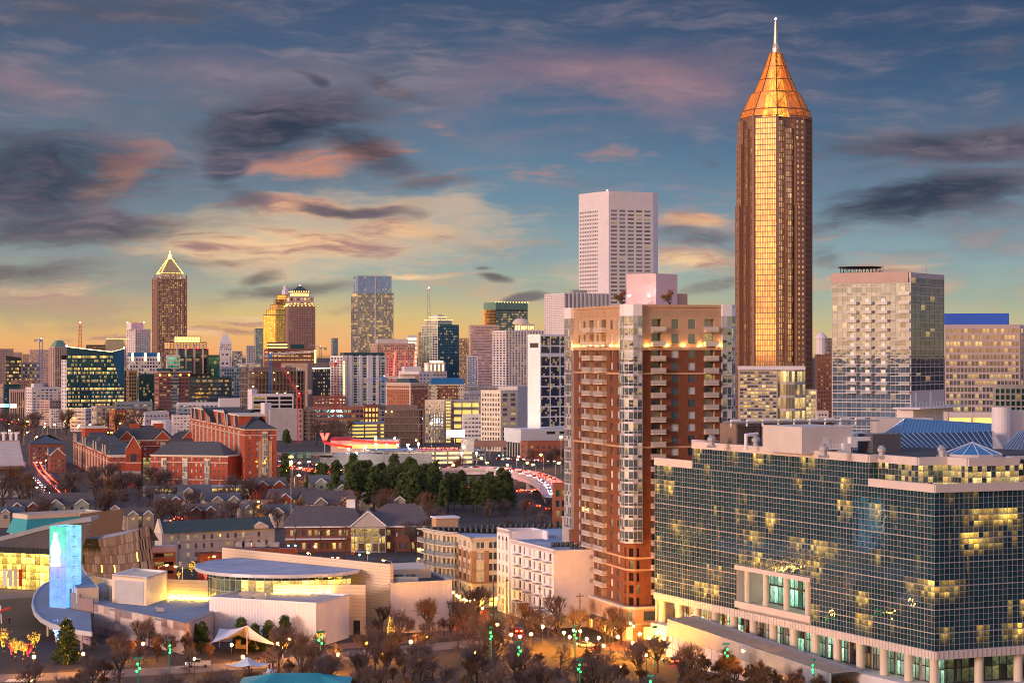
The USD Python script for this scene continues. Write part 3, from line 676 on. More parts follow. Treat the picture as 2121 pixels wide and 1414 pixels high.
t.part("edge_lamps", edge, "glow_gold", kind="stuff")
Y = 2900
t = tower("hotel_tower", "narrow white hotel tower left of the gold-pyramid tower", "hotel", 262, 280, 312, 681, Y, "concrete_white", "glass_dark", 3.6, 4.8, 4.0, fx=0.45, fz=0.72, ratio=1.0)
stack(t, 262.5, 272, 297, 668, 682, Y, "concrete_white", 0.6, "penthouse")
beacon(t, (gx(264, Y), Y, gz(667, Y)), 0.9); beacon(t, (gx(298, Y), Y, gz(667, Y)), 0.9)
Y = 3300
t = tower("office_tower", "stepped golden glass tower with dark right side and thin spire", "tower", 545, 571, 590, 651, Y, "granite_red", "glass_gold", 4.2, 3.6, 3.6, fx=0.93, fz=0.86, ratio=1.3, rec=0.1)
for xl, yt_, yb_ in ((552, 640, 652), (560, 630, 641), (567, 620, 631), (573.5, 610, 621)):
 stack(t, xl, 571 if xl < 571 else 574, 596, yt_, yb_, Y + (0 if xl < 571 else 6), "granite_red", 1.2, "setback_block", "glass_gold", 4.2, 3.6, fx=0.93, fz=0.86)
sp = MB(); c = (gx(588, Y), Y + 22, 0)
sp.lathe(c, [(5.5, gz(611, Y)), (5.5, gz(600, Y)), (3.2, gz(598, Y)), (3.0, gz(592, Y)), (0.9, gz(590, Y)), (0.2, gz(574, Y))], 8); t.part("spire", sp, "concrete_white")
Y = 3150
t = tower("residential_tower", "pink stone tower with gold-lit crown and dark pyramid cap", "tower", 590, 597, 653, 632, Y, "granite_pink", "glass_dark", 3.6, 3.5, 3.0, fx=0.5, fz=0.55, ratio=0.9, rec=0.5)
p1, z1_ = stack(t, 593, 600, 650, 614, 633, Y + 2, "stone_pink", 0.9, "shoulder_block", "glass_lit", 8, 7)
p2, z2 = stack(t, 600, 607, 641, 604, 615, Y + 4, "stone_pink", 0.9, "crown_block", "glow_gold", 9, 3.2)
hip(t, offset(p2, 0.6), z2, gz(590, Y), "shingle_green", 0.0, "pyramid_roof")
cl = MB()
for pl, zz in ((p1, z1_ - 11), (p2, z2 + 0.3), (t.poly, t.z1 - 1)):
 for k in range(2):
  A, B = pl[k], pl[k + 1]; d = (B - A) / np.linalg.norm(B - A); nrm = np.array([d[1], -d[0]])
  for s in np.linspace(0.06, 0.94, 7 if k else 3): cl.ball((*(A + (B - A) * s + nrm * 1.2), zz), 0.8, 0)
t.part("crown_lamps", cl, "glow_gold", kind="stuff")
beacon(t, (*p2.mean(0), gz(590, Y)), 0.9)
Y = 3000
t = tower("office_tower", "square blue glass tower with a pale vertical stripe", "tower", 727, 741, 815, 606, Y, "metal_grey", "glass_office", 4.7, 3.2, 3.4, fx=0.92, fz=0.84, rec=0.15, ratio=0.7, top=0.5)
p2, z2 = stack(t, 731, 741, 811, 571, 607, Y + 1, "metal_grey", 0.7, "upper_block", "glass_sky", 4.7, 3.2, fx=0.92, fz=0.84)
A, B = t.poly[1], t.poly[2]; d = (B - A) / np.linalg.norm(B - A); m = MB(); fr = Fr(A + (B - A) * 0.49, math.atan2(d[1], d[0])); m.box(-0.7, 0.7, -0.6, 0.4, 0, z2 + 3, fr); t.part("bright_stripe", m, "concrete_white")
mast(t, *p2.mean(0), z2 - 1, z2 + 6)
Y = 2500
t = tower("apartment_tower", "stepped apartment tower with cream left side and dark blue right side", "tower", 873, 907, 950, 672, Y, "stone_cream", "glass_blue", 5.2, 4.3, 5.5, fx=0.84, fz=0.76, ratio=1.0)
A, B = t.poly[1], t.poly[2]; d = (B - A) / np.linalg.norm(B - A); n_ = np.array([d[1], -d[0]]); w, gp_ = MB(), MB()
facade(w, A + n_ * .5, B + n_ * .5, 0, t.z1, spread(np.linalg.norm(B - A), 11, 0.86, 0.3), spread(t.z1, 33, 0.74), 0.15, gp_); t.part("blue_wall_frame", w, "metal_navy2"); t.part("blue_panes", gp_, "glass_sky2", kind="stuff")
p2, z2 = stack(t, 880, 907, 936, 663, 673, Y + 2, "stone_cream", 1.0, "setback_block", "glass_blue", 5, 4.4, fx=0.8)
p3, z3 = stack(t, 889, 907, 925, 657, 664, Y + 4, "stone_cream", 1.0, "setback_block")
hip(t, p3, z3, gz(651, Y), "stone_cream", 0.45, "cap_roof")
cl = MB()
for pl, zz in ((p2, z2), (p3, z3)):
 for k in range(2):
  for s in np.linspace(0, 1, 9): cl.ball((*(pl[k] + (pl[k + 1] - pl[k]) * s), zz + 0.3), 0.55, 0)
t.part("crown_lamps", cl, "glow_gold", kind="stuff")
def lattice(name, label, cat, px, yb, yt, Y, w, mat, group=None, n=24, lamp="beacon_red"):
 t = Thing(name, label, cat, (gx(px, Y), Y, 0), group); m = MB(); z0, z1 = max(gz(yb, Y), 0), gz(yt, Y); x = gx(px, Y)
 zs = np.linspace(z0, z1, n + 1); r = np.linspace(w, w * 0.35, n + 1)
 cn = [(-1, -1), (1, -1), (1, 1), (-1, 1)]
 for i in range(n):
  for k in range(4):
   a = lambda kk, ii: (x + cn[kk % 4][0] * r[ii], Y + cn[kk % 4][1] * r[ii], zs[ii])
   m.rod(a(k, i), a(k, i + 1), 0.22, k=4, caps=False); m.rod(a(k, i), a(k + 1, i + 1) if i % 2 else a(k + 1, i), 0.14, k=4, caps=False)
 t.part("lattice", m, mat)
 if lamp: beacon(t, (x, Y, z1), 0.8, lamp)
 return t
lattice("radio_mast", "tall thin lattice radio mast before the dark blue apartment tower", "mast", 888, 800, 596, 2200, 2.6, "metal_grey")
lattice("radio_mast", "thin red and white lattice mast behind the angular blue office", "mast", 166, 760, 668, 2600, 2.6, "crane_red")
Y = 3200
t = tower("office_tower", "gold and dark glass tower with pale green glowing top band", "tower", 1002, 1027, 1093, 641, Y, "metal_dark", "glass_office", 5.0, 3.6, 3.0, fx=0.94, fz=0.8, ratio=0.6, rec=0.1)
g = MB(); q = offset(t.poly, 0.15); g.prism(q[[0, 1, 2, 3]], t.z1 - 0.1, gz(626, Y), True); t.part("glass_crown", g, "copper_green")
w = MB(); A, B = t.poly[0], t.poly[1]; d = (B - A) / np.linalg.norm(B - A); n_ = np.array([d[1], -d[0]])
facade(w, A + n_ * 0.4, B + n_ * 0.4, 0, t.z1, spread(np.linalg.norm(B - A), 7, 0.94), spread(t.z1, 30, 0.9), 0.05, (gp := MB())); t.part("gold_wall_frame", w, "stone_tan"); t.part("gold_panes", gp, "glass_gold", kind="stuff")
cl = MB()
for s in np.linspace(0, 1, 12): cl.ball((*(q[1] + (q[2] - q[1]) * s), gz(625.5, Y)), 0.9, 0)
t.part("crown_lamps", cl, "glow_yellow", kind="stuff")
tower("office_tower", "pale pink mirrored office block behind the white condominium tower", "tower", 971, 974, 1032, 673, 2450, "stone_pink", "glass_pink", 5.6, 6.0, 4, fx=0.94, fz=0.66, ratio=0.8, rec=0.1)
tower("office_tower", "small blue and white glass tower below the pink mirrored block", "tower", 966, 968, 990, 737, 2350, "concrete_white", "glass_blue", 4.0, 3.6, 3, fx=0.8, fz=0.7)
tower("office_tower", "brown stone tower half hidden behind the dark blue apartment tower", "tower", 948, 950, 972, 700, 2700, "stone_tan", "glass_lit", 4.0, 3.6, 3, fx=0.5, fz=0.6)
tower("office_tower", "thin orange-lit block left of the stepped apartment tower", "tower", 866, 868, 877, 688, 2650, "stone_tan", "glass_lit", 4.2, 3.0, 3, fx=0.7, fz=0.6)
Y = 2200
t = tower("condominium_tower", "white condominium tower with dark finned right face and domed crown", "tower", 1020, 1048, 1127, 684, Y, "concrete_white", "glass_dark", 5.3, 6.2, 7.0, fx=0.62, fz=0.62, ratio=0.9)
fins = MB(); A, B = t.poly[1], t.poly[2]; d = (B - A) / np.linalg.norm(B - A); L = np.linalg.norm(B - A)
for i in range(14):
 fr = Fr(A + d * (L * i / 13), math.atan2(d[1], d[0])); fins.box(-0.45, 0.45, -0.9, 0.3, 0, t.z1 + (2.5 if i % 2 else 0.5), fr)
t.part("fin", fins, "concrete_white", kind="stuff")
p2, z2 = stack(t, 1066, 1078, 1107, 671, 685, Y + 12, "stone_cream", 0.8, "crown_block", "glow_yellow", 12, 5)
dm = MB(); c = p2.mean(0); dm.lathe((c[0] - 4, c[1], 0), [(8.5, z2), (8.0, z2 + 2.5), (6.0, z2 + 4.6), (3.0, z2 + 5.8), (0.2, z2 + 6.2)], 16); t.part("dome", dm, "stone_cream")
Y = 1900
t = tower("office_tower", "windowless white waffle-gridded block with floodlit roof", "tower", 1128, 1169, 1262, 607, Y, "concrete_white", "concrete_pale", 3.6, 8.2, 4.0, fx=0.66, fz=0.5, ratio=0.8, rec=0.8)
m = MB(); A, B = t.poly[1], t.poly[2]; d = (B - A) / np.linalg.norm(B - A); L = np.linalg.norm(B - A)
for i in range(12):
 fr = Fr(A + d * (L * i / 11), math.atan2(d[1], d[0])); m.box(-0.8, 0.8, -1.3, 0.2, 30, t.z1 + 0.4, fr)
t.part("fin", m, "concrete_white", kind="stuff")
stack(t, 1180, 1186, 1216, 600, 607.5, Y + 12, "metal_grey", 0.6, "roof_plant")
Y = 2100
poly = frame_of(1199, 1261, 1353, Y, 1.0)
C = V2(1250, Y); L_, R_ = V2(1199, Y + 42), V2(1353, Y + 16)
poly = np.array([L_, V2(1240, Y + 9), V2(1261, Y), R_, V2(1363, Y + 24), V2(1361, Y + 72), V2(1204, Y + 88)])
t = building("office_tower", "tall pale concrete tower with chamfered blank corner and rows of wide windows", "tower", poly, gz(396, Y), "concrete_white", "glass_dark", 54, [11, 0, 5, 0], fx=[0.62, 0, 0.78, 0, 0, 0, 0], fz=0.48, top=17.0, margin=1.4, rec=0.9)
beacon(t, (*V2(1258, Y), gz(394, Y)), 0.7)
# ------------------------------------------------------------------ the great bronze tower with the glowing lattice crown
Y = 1579
M = Y / FPX
th = math.radians(17.6)
ctr = V2(1607, Y); k_ = (1607 - 1060.5) / FPX
base_a = math.atan(-k_) + th - PI / 2          # direction of the main face's outward normal is base_a seen from the centre
ang_main = -PI / 2 + math.atan(-k_) - th
def octo(wa, wc, R):
 """Octagon with main faces wa wide at distance R from the centre."""
 v = []
 for i in range(4):
  a = ang_main + i * PI / 2; n = np.array([math.cos(a), math.sin(a)]); s = np.array([-n[1], n[0]])
  v += [n * R - s * wa / 2, n * R + s * wa / 2]
 return np.array(v)
tb = Thing("bronze_tower", "tallest red granite and golden glass tower with glowing orange lattice crown", "tower", (*ctr, 0))
zt = gz(250, Y)
WA = 17.6; R_ = 24.0
core = octo(WA, 0, R_) + ctr
wall, pan, gran = MB(), MB(), MB()
fl = 61
zs_f = np.column_stack([zt * (np.arange(fl) + 0.10) / fl, zt * (np.arange(fl) + 0.94) / fl])
for i in range(8):
 A, B = core[i], core[(i + 1) % 8]; L = np.linalg.norm(B - A)
 if i % 2 == 0:
  facade(wall, A, B, 0, zt, spread(L, 12, 0.80, 1.1), zs_f, 0.35, pan)
 else:
  facade(wall, A, B, 0, zt, [], [])
steps = [(0.0, zt), (1.7, gz(300, Y)), (3.4, gz(428, Y))]
gw, gp = MB(), MB()
for i in range(1, 8, 2):
 A, B = core[i], core[(i + 1) % 8]; d = (B - A); L = np.linalg.norm(d); d /= L; n = np.array([d[1], -d[0]])
 def strip(x0, x1, out, ztop, cols, glass, frac, fzz=0.84):
  a, b = A + d * x0 + n * out, A + d * x1 + n * out
  nf = max(1, round(ztop / (zt / fl))); zz = np.column_stack([ztop * (np.arange(nf) + (1 - fzz) / 2) / nf, ztop * (np.arange(nf) + (1 + fzz) / 2) / nf])
  facade(gw, a, b, 0, ztop, spread(x1 - x0, cols, frac, 0.3), zz, 0.35, glass)
  for q0, q1 in ((A + d * x0, a), (b, A + d * x1)): facade(gw, q0, q1, 0, ztop, [], [])
  gw.cap(np.column_stack([[A + d * x0 + n * 0, a, b, A + d * x1], np.full(4, ztop)]))
 def side(t0, t1, *r):        # measured from the end towards the main face
  strip(*((t0, t1) if i in (1, 3) else (L - t1, L - t0)), *r)
 side(0.35, 4.0, 0.9, zt - 2, 2, gp, 0.8)
 side(4.0, 5.6, 0.5, zt - 2, 1, gp, 0.7)
 side(5.6, 10.6, 2.2, steps[1][1] + 10, 3, gp, 0.9)
 side(10.6, 12.4, 0.8, zt - 4, 1, gp, 0.7)
 side(12.4, L - 0.35, 2.6, zt - 1, 2, gp, 0.40, 0.5)
 side(12.6, L - 1.2, 4.0, steps[1][1], 2, gp, 0.40, 0.5)
 side(12.8, L - 2.0, 5.4, steps[2][1], 2, gp, 0.40, 0.5)
 side(6.4, 9.8, 3.4, steps[2][1], 2, gp, 0.9)
tb.part("granite_frame", wall, "granite_red"); tb.part("window_panes", pan, "glass_bronze", kind="stuff")
tb.part("corner_frame", gw, "granite_red"); tb.part("corner_panes", gp, "glass_bronze2", kind="stuff")
for i in range(8):
 m = MB(); c = core[i]; fr = Fr(c, math.atan2(*(c - ctr)[::-1]) + PI / 2); m.box(-1.0, 1.0, -0.8, 1.4, 0, zt + 1.5, fr); tb.part("pier", m, "granite_red")
m = MB(); m.cap(np.column_stack([offset(core, -0.2), np.full(8, zt - 0.3)])); tb.part("roof", m, "granite_red")
RS = np.linalg.norm(core[0] - ctr); un = (core - ctr) / RS
lev = [(246, 1.00), (231, 0.955), (229, 0.91), (195, 0.685), (193, 0.61), (166, 0.45), (139, 0.30), (110, 0.165)]
def rad(y):
 ys = [a for a, _ in lev][::-1]; rs = [b for _, b in lev][::-1]
 return RS * np.interp(y, ys, rs)
lat, rib = MB(), MB()
for y in np.concatenate([np.arange(246, 228, -2.4), np.arange(228, 110, -2.15)]):
 r, z = rad(y), gz(y, Y); P_ = np.column_stack([ctr + un * r, np.full(8, z)])
 for i in range(8):
  if r > 3: lat.rod(P_[i], P_[(i + 1) % 8], 0.30, k=4, caps=False)
for y0, y1 in zip([a for a, _ in lev], [a for a, _ in lev][1:]):
 r0, r1 = rad(y0), rad(y1); z0, z1 = gz(y0, Y), gz(y1, Y)
 for i in range(8):
  A0, B0 = ctr + un[i] * r0, ctr + un[(i + 1) % 8] * r0; A1, B1 = ctr + un[i] * r1, ctr + un[(i + 1) % 8] * r1
  rib.rod((*A0, z0), (*A1, z1), 0.5, k=4)
  nk = 5 if i % 2 == 0 else 6
  for s in np.arange(1, nk) / nk:
   lat.rod((*(A0 + (B0 - A0) * s), z0), (*(A1 + (B1 - A1) * s), z1), 0.24, k=4, caps=False)
  rib.rod((*A0, z0), (*((A1 + B1) / 2), z1), 0.22, k=4, caps=False); rib.rod((*B0, z0), (*((A1 + B1) / 2), z1), 0.22, k=4, caps=False)
  rib.rod((*A0, z0), (*B0, z0), 0.42, k=4)
tb.part("crown_lattice", lat, "crown_gold", kind="stuff"); tb.part("crown_rib", rib, "brick_dark", kind="stuff")
cc = MB(); cc.prism(ctr + un * RS * 0.40, gz(246, Y), gz(170, Y), True, False, ctr + un * RS * 0.20); cc.prism(ctr + un * RS * 0.20, gz(170, Y), gz(112, Y), True, False, ctr + un * RS * 0.10); tb.part("crown_core", cc, "crown_glow")  # glowing core added in place of the floodlights inside the crown
ld = MB(); ld.prism(ctr + un * RS * 1.02, gz(250.5, Y), gz(248.5, Y), True, True); tb.part("crown_deck", ld, "granite_red")
sp = MB(); sp.lathe((*ctr, 0), [(2.5, gz(111, Y)), (2.5, gz(100, Y)), (1.5, gz(90, Y)), (1.35, gz(78, Y)), (1.0, gz(60, Y)), (0.7, gz(43, Y))], 8); tb.part("spire", sp, "spire_gold")
beacon(tb, (*ctr, gz(39, Y)), 0.75, "lamp_tip", "spire_tip")
# ------------------------------------------------------------------ right-hand towers
Y = 870
t = Thing("glass_hotel", "pink-tinged glass hotel with balconies and a helipad on its roof", "hotel", (*V2(1887, Y), 0))
poly = frame_of(1723, 1887, 1956, Y, 1.0); z1 = gz(564, Y); zl = gz(814, Y)
w, p, p2 = MB(), MB(), MB()
fh = 18.6 * Y / FPX
nfl = int(z1 // fh); zt_ = z1 - 2.0
A, B, C_, D_ = poly; LL = np.linalg.norm(B - A)
zz = zt_ - fh * np.arange(int(zt_ // fh) + 1)[::-1]
zsL = np.concatenate([[[z + 0.25, z + fh * 0.34], [z + fh * 0.40, z + fh - 0.10]] for z in zz[:-1]])
gl = lambda c, r, mb: t.part("glass_panel", mb, "glass_hotel") if c % 4 == 1 and r % 3 == 0 else p.tri(*mb.get())
facade(w, A, B, 0, z1, spread(LL, 16, 0.95, 0.3), zsL[zsL[:, 0] > 0], 0.12, p)
facade(w, B, C_, 0, z1, spread(np.linalg.norm(C_ - B), 7, 0.95, 0.3), zsL[zsL[:, 0] > zl], 0.12, p2)
facade(w, C_, D_, 0, z1, [], []); facade(w, D_, A, 0, z1, [], [])
w.cap(np.column_stack([poly, np.full(4, z1 - 0.6)]))
t.part("frame", w, "mullion"); t.part("glass_panels", p, "glass_hotel", kind="stuff"); t.part("side_panels", p2, "glass_black2", kind="stuff")
d = (B - A) / LL; fr = Fr(A, math.atan2(d[1], d[0]))
m = MB(); m.box(0, LL * 0.97, -0.55, 0.1, zt_ - fh * 0.55, z1 + 0.3, fr); t.part("parapet_panel", m, "stone_pink")
for r in range(2, 13):
 z = zt_ - fh * (r + 0.98)
 if z < 8: break
 for s in (0.265, 0.455, 0.655):
  m = MB(); x = LL * s; m.box(x - 2.4, x + 2.4, -1.7, 0, z, z + 0.18, fr); t.part("balcony", m, "concrete_white")
  m2 = MB(); m2.box(x - 2.4, x + 2.4, -1.72, -1.66, z + 0.2, z + 1.2, fr); m2.box(x - 2.42, x - 2.36, -1.7, 0, z + 0.2, z + 1.2, fr); m2.box(x + 2.36, x + 2.42, -1.7, 0, z + 0.2, z + 1.2, fr); t.part("balcony_rail", m2, "glass_rail")
  m3 = MB(); m3.box(x - 0.9, x + 0.9, -0.10, 0.05, z + 0.2, z + 2.5, fr); t.part("balcony_door", m3, "metal_white")
for r in range(1, 13):
 z = zt_ - fh * (r + 0.98)
 if z < 14: break
 m = MB(); m.box(LL * 0.86, LL * 0.995, -1.3, 0, z, z + 0.3, fr); t.part("corner_balcony", m, "concrete_white")
 m = MB(); m.box(LL * 0.86, LL * 0.995, -1.32, -1.25, z + 0.3, z + 1.3, fr); t.part("corner_balcony_rail", m, "glass_rail")
tc = V2(1880, Y - 14)
fr2 = Fr(B, math.atan2(*(C_ - B)[::-1])); RL = np.linalg.norm(C_ - B)
m = MB(); m.box(-9, RL + 6, -7.5, 4, gz(846, Y) , gz(843, Y), fr2); m.box(-5, RL + 2, -3, 4, 0, gz(846, Y), fr2); t.part("terrace", m, "concrete_white")
for i in range(15):
 m = MB(); x = -8.6 + (RL + 14.2) * i / 14; m.box(x - 0.35, x + 0.35, -7.4, -7.2, gz(843, Y), gz(831, Y), fr2); t.part("terrace_screen", m, "glass_rail")
for x in (RL * 0.12, RL * 0.55):
 m = MB(); m.box(x - 0.9, x + 0.9, -0.4, 1.2, gz(843, Y), zl + 0.3, fr2); t.part("column", m, "concrete_white")
hp = MB(); c = V2(1782, Y + 26); zz_ = gz(556, Y + 26)
for i in range(6):
 for j in range(2):
  x, y = c[0] - 7.5 + i * 3, c[1] - 4 + j * 8; hp.rod((x, y, z1 - 1), (x, y, zz_), 0.18); hp.rod((x, y, z1 - 1), (x + 1.5, y, zz_), 0.12)
t.part("helipad_legs", hp, "metal_dark", kind="stuff"); hd = MB(); hd.lathe((*c, 0), [(8.6, zz_), (9.6, zz_ + 0.6)], 8, PI / 8); t.part("helipad_deck", hd, "metal_dark")
mast(t, *V2(1919, Y + 8), z1, z1 + 3.4, 0.08, "crane_red")
Y = 1268
t = tower("office_block", "pink-grey gridded office block under a bright blue roof screen", "office", 1957, 1957, 2113, 672, Y, "granite_grid", "glass_grid", 13.4, 7.9, fx=0.76, fz=0.66, ratio=0.5, rec=0.5, para=0.6)
p2 = frame_of(1950, 1950, 2090, Y + 3, 0.4); m = MB(); m.prism(p2, gz(672, Y), gz(649, Y)); t.part("roof_screen", m, "blue_panel")
tower("office_block", "narrow side wing of the gridded office at the right edge", "office", 2110, 2112, 2140, 672, 1272, "concrete_white", "glass_grid", 13.4, 7.9, fx=0.6, fz=0.66, ratio=0.6)
Y = 980
t = tower("apartment_block", "dark concrete apartment block with balconies at the right edge", "apartments", 2056, 2058, 2150, 797, Y, "concrete", "glass_teal", 12.5, 12.0, fx=0.72, fz=0.72, ratio=0.6, rec=1.2, sep=True)
Y = 1700
t = tower("apartment_tower", "brown brick tower with white domed turret right of the bronze tower", "tower", 1688, 1692, 1724, 733, Y, "brick_old", "glass_dark", 8.0, 7.0, 4, fx=0.6, fz=0.55, ratio=0.8)
m = MB(); c = V2(1701, Y + 4); m.lathe((*c, 0), [(4.3, t.z1 - 0.5), (4.3, gz(702, Y)), (4.9, gz(701.5, Y)), (4.7, gz(698, Y)), (2.6, gz(691, Y)), (0.4, gz(688, Y)), (0.2, gz(684, Y))], 12); t.part("turret", m, "concrete_white")
stack(t, 1709, 1711, 1724, 700, 734, Y + 10, "stone_pink", 0.6, "upper_block", "glass_dark", 8, 6)
Y = 1100
t = tower("glass_office", "low banded glass office with golden curved end below the bronze tower", "office", 1529, 1530, 1611, 765, Y, "mullion", "glass_lit", 7.0, 8.0, 4, fx=0.94, fz=0.62, ratio=0.7, rec=0.12)
m = MB(); q = frame_of(1528, 1530, 1668, Y - 1, 0.5); m.prism(q, gz(765.5, Y), gz(758, Y)); t.part("roof_band", m, "concrete_white")
w, p = MB(), MB()
arc = [V2(1611, Y), V2(1628, Y - 4), V2(1646, Y - 4), V2(1662, Y + 2), V2(1668, Y + 12)]
for a, b in zip(arc, arc[1:]): facade(w, a, b, 0, gz(766, Y), spread(np.linalg.norm(b - a), 3, 0.93), spread(gz(766, Y), 9, 0.8), 0.1, p)
t.part("curved_frame", w, "mullion"); t.part("curved_panes", p, "glass_gold2", kind="stuff")
stack(t, 1668, 1668, 1692, 806, 900, Y + 2, "mullion", 0.6, "end_block", "glass_gold2", 8, 6, fx=0.9, fz=0.8)
# ------------------------------------------------------------------ the middle distance, left to right
W_ = tower
W_("hotel", "pink hotel block at the far left of the horizon", "hotel", -30, -8, 28, 722, 3600, "stone_pink", "glass_far", 3.5, 3.2, fx=0.45, fz=0.5)
W_("hotel", "pink slab hotel with dark roof plant behind the left lit office", "hotel", 26, 28, 46, 729, 3700, "stone_pink", "glass_far", 3.5, 3.0, fx=0.45, fz=0.5)
W_("apartment_block", "wide pale apartment slab behind the blue tower crane", "apartments", 61, 62, 101, 724, 3500, "stone_pink", "glass_far", 3.4, 3.2, fx=0.5, fz=0.5)
W_("apartment_block", "low pale block between the lit office and the slab behind the crane", "apartments", 45, 47, 72, 733, 3600, "stone_tan", "glass_far", 3.6, 3.4, fx=0.5, fz=0.5)
t = W_("office_block", "dark glass office with bright lit floors at the far left", "office", 11, 13, 45, 742, 2600, "metal_dark", "glass_lit", 7.4, 4.4, fx=0.9, fz=0.6, ratio=0.5)
m = MB(); q = t.poly; m.prism([q[0], q[1], q[2], q[3]], t.z1 - 0.5, [t.z1 + 3.5, t.z1 + 3.5, t.z1 + 0.5, t.z1 + 0.5], True); t.part("sloped_parapet", m, "metal_dark")
W_("office_block", "square-windowed lit office beside the dark lit glass office", "office", 45, 46, 82, 750, 2620, "metal_grey", "glass_lit", 7.4, 5.2, fx=0.62, fz=0.55, ratio=0.6)
t = W_("office_tower", "tan columned office tower under a green pyramid roof", "tower", 101, 113, 143, 718, 2450, "stone_pink", "glass_dark", 4.6, 5.0, 4.0, fx=0.5, fz=0.8, ratio=1.0, rec=0.6)
hip(t, offset(t.poly, -1.2), t.z1, gz(704.5, 2450), "copper_green", 0.42, "pyramid_roof")
W_("office_block", "low dark glass office with light green roof edge at the far left", "office", 7, 9, 43, 796, 2300, "glass_teal_solid", "glass_teal", 6.0, 5.0, fx=0.85, fz=0.6, ratio=0.6)
W_("office_block", "low pink office with a round dark bay left of the tan tower", "office", 24, 26, 84, 787, 2500, "granite_pink", "glass_far", 5.0, 4.5, fx=0.6, fz=0.5, ratio=0.6)
t = W_("office_block", "pink ribbed slab with dark vertical window strips at the left", "office", 19, 20, 52, 806, 2150, "stone_pink", "glass_black", 34, 4.6, fx=0.5, fz=0.9, ratio=0.6)
t = W_("hotel", "white hotel with brick lower left side beside the pink ribbed slab", "hotel", 53, 66, 129, 802, 2120, "concrete_white", "glass_far", 6.0, 9.0, 4.5, fx=0.6, fz=0.45, ratio=0.8)
stack(t, 64, 70, 88, 794, 803, 2125, "concrete_white", 0.6, "penthouse")
W_("office_block", "pale striped office wall below the white hotel", "office", 82, 103, 128, 828, 2050, "stone_pink", "glass_far", 5.0, 6.0, 12, fx=0.8, fz=0.4, ratio=0.8)
W_("office_block", "small white gridded office left of the angular blue office", "office", 103, 105, 131, 847, 1985, "concrete_white", "glass_far", 5.2, 5.0, fx=0.75, fz=0.6, ratio=0.8)
Y = 2003
t = Thing("blue_office", "angular dark blue glass office with many lit rooms and white left edge", "office", (*V2(138, Y), 0))
poly = frame_of(127, 138, 257, Y, 0.5)
A, B, C_, D_ = poly
w, p, gl = MB(), MB(), MB(); zR = gz(736, Y); nfl = 18
zs_ = np.column_stack([zR * (np.arange(nfl) + 0.30) / nfl, zR * (np.arange(nfl) + 0.92) / nfl])
facade(w, B, C_, 0, zR, spread(np.linalg.norm(C_ - B), 40, 0.9), zs_, 0.15, p)
t.part("floor_bands", w, "glass_bluewall"); t.part("window_panes", p, "glass_bluelit", kind="stuff")
mid = B + (C_ - B) * 0.785
m = MB()
for a, b, za, zb2 in ((B, mid, gz(718, Y), gz(728.5, Y)), (mid, C_, gz(728.5, Y), gz(722, Y))):
 m.quads([[(*a, zR), (*b, zR), (*b, zb2), (*a, za)]])
m.quads([[(*C_, zR), (*D_, zR), (*D_, gz(722, Y)), (*C_, gz(722, Y))]])
t.part("glass_screen", m, "glass_bluewall")
m = MB()
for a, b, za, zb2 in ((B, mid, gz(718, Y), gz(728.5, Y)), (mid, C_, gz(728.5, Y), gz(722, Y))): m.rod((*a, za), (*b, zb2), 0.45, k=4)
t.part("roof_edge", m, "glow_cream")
m = MB(); facade(m, C_, D_, 0, zR, [], []); facade(m, D_, A, 0, zR, [], []); m.cap(np.column_stack([poly, np.full(4, zR)])); t.part("back_wall", m, "metal_dark")
m, pp = MB(), MB(); facade(m, A, B, 0, gz(745, Y), spread(np.linalg.norm(B - A), 2, 0.4), spread(gz(745, Y), 18, 0.5), 0.3, pp)
m.cap(np.column_stack([[A, B, B + (C_ - B) * 0.02, A + (C_ - B) * 0.02], np.full(4, gz(745, Y))])); t.part("white_edge", m, "concrete_white"); t.part("edge_panes", pp, "glass_dark", kind="stuff")
beacon(t, (*B, gz(716, Y)), 0.9); beacon(t, (*C_, gz(720, Y)), 0.9)
m = MB(); q = C_ + (B - C_) * 0.10; m.quads([[(*(C_ + (mid - C_) * 0.0 + np.array([0, -.4])), gz(800, Y)), (*(C_ + np.array([.1, -.4])), gz(722, Y)), (*(mid + np.array([0, -.4])), gz(729, Y)), (*(C_ + (mid - C_) * 0.45 + np.array([0, -.4])), gz(790, Y))]]); t.part("folded_screen", m, "blue_glass_solid")
W_("office_block", "dark office with roof plant behind the angular blue office", "office", 178, 180, 218, 714, 2700, "metal_dark", "glass_dark", 5, 4, fx=0.7, fz=0.5)
t = W_("office_tower", "stone office with gold-lit mansard roof behind the angular blue office", "tower", 213, 216, 262, 722, 2750, "stone_pink", "glass_lit", 5, 4, fx=0.6, fz=0.6)
hip(t, t.poly, t.z1, gz(702, 2750), "gold_roof", 0.72, "mansard_roof")
cl = MB()
for s in np.linspace(0.02, 0.98, 14): cl.ball((*(t.poly[1] + (t.poly[2] - t.poly[1]) * s + np.array([2, 6])), gz(701.5, 2750)), 0.7, 0)
t.part("roof_lamps", cl, "glow_yellow", kind="stuff")
t = W_("apartment_block", "white gridded apartments under a blue mansard roof with lit piers", "apartments", 262, 268, 334, 738, 2500, "concrete_white", "glass_office", 7.0, 6.0, fx=0.66, fz=0.6, ratio=0.5)
hip(t, t.poly, t.z1, gz(730, 2500), "blue_roof", 0.9, "mansard_roof")
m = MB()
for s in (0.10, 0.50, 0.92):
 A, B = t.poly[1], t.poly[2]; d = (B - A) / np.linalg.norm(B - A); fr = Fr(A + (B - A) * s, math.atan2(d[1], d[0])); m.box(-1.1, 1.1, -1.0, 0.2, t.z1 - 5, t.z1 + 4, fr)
t.part("lit_pier", m, "glow_cream", kind="stuff")
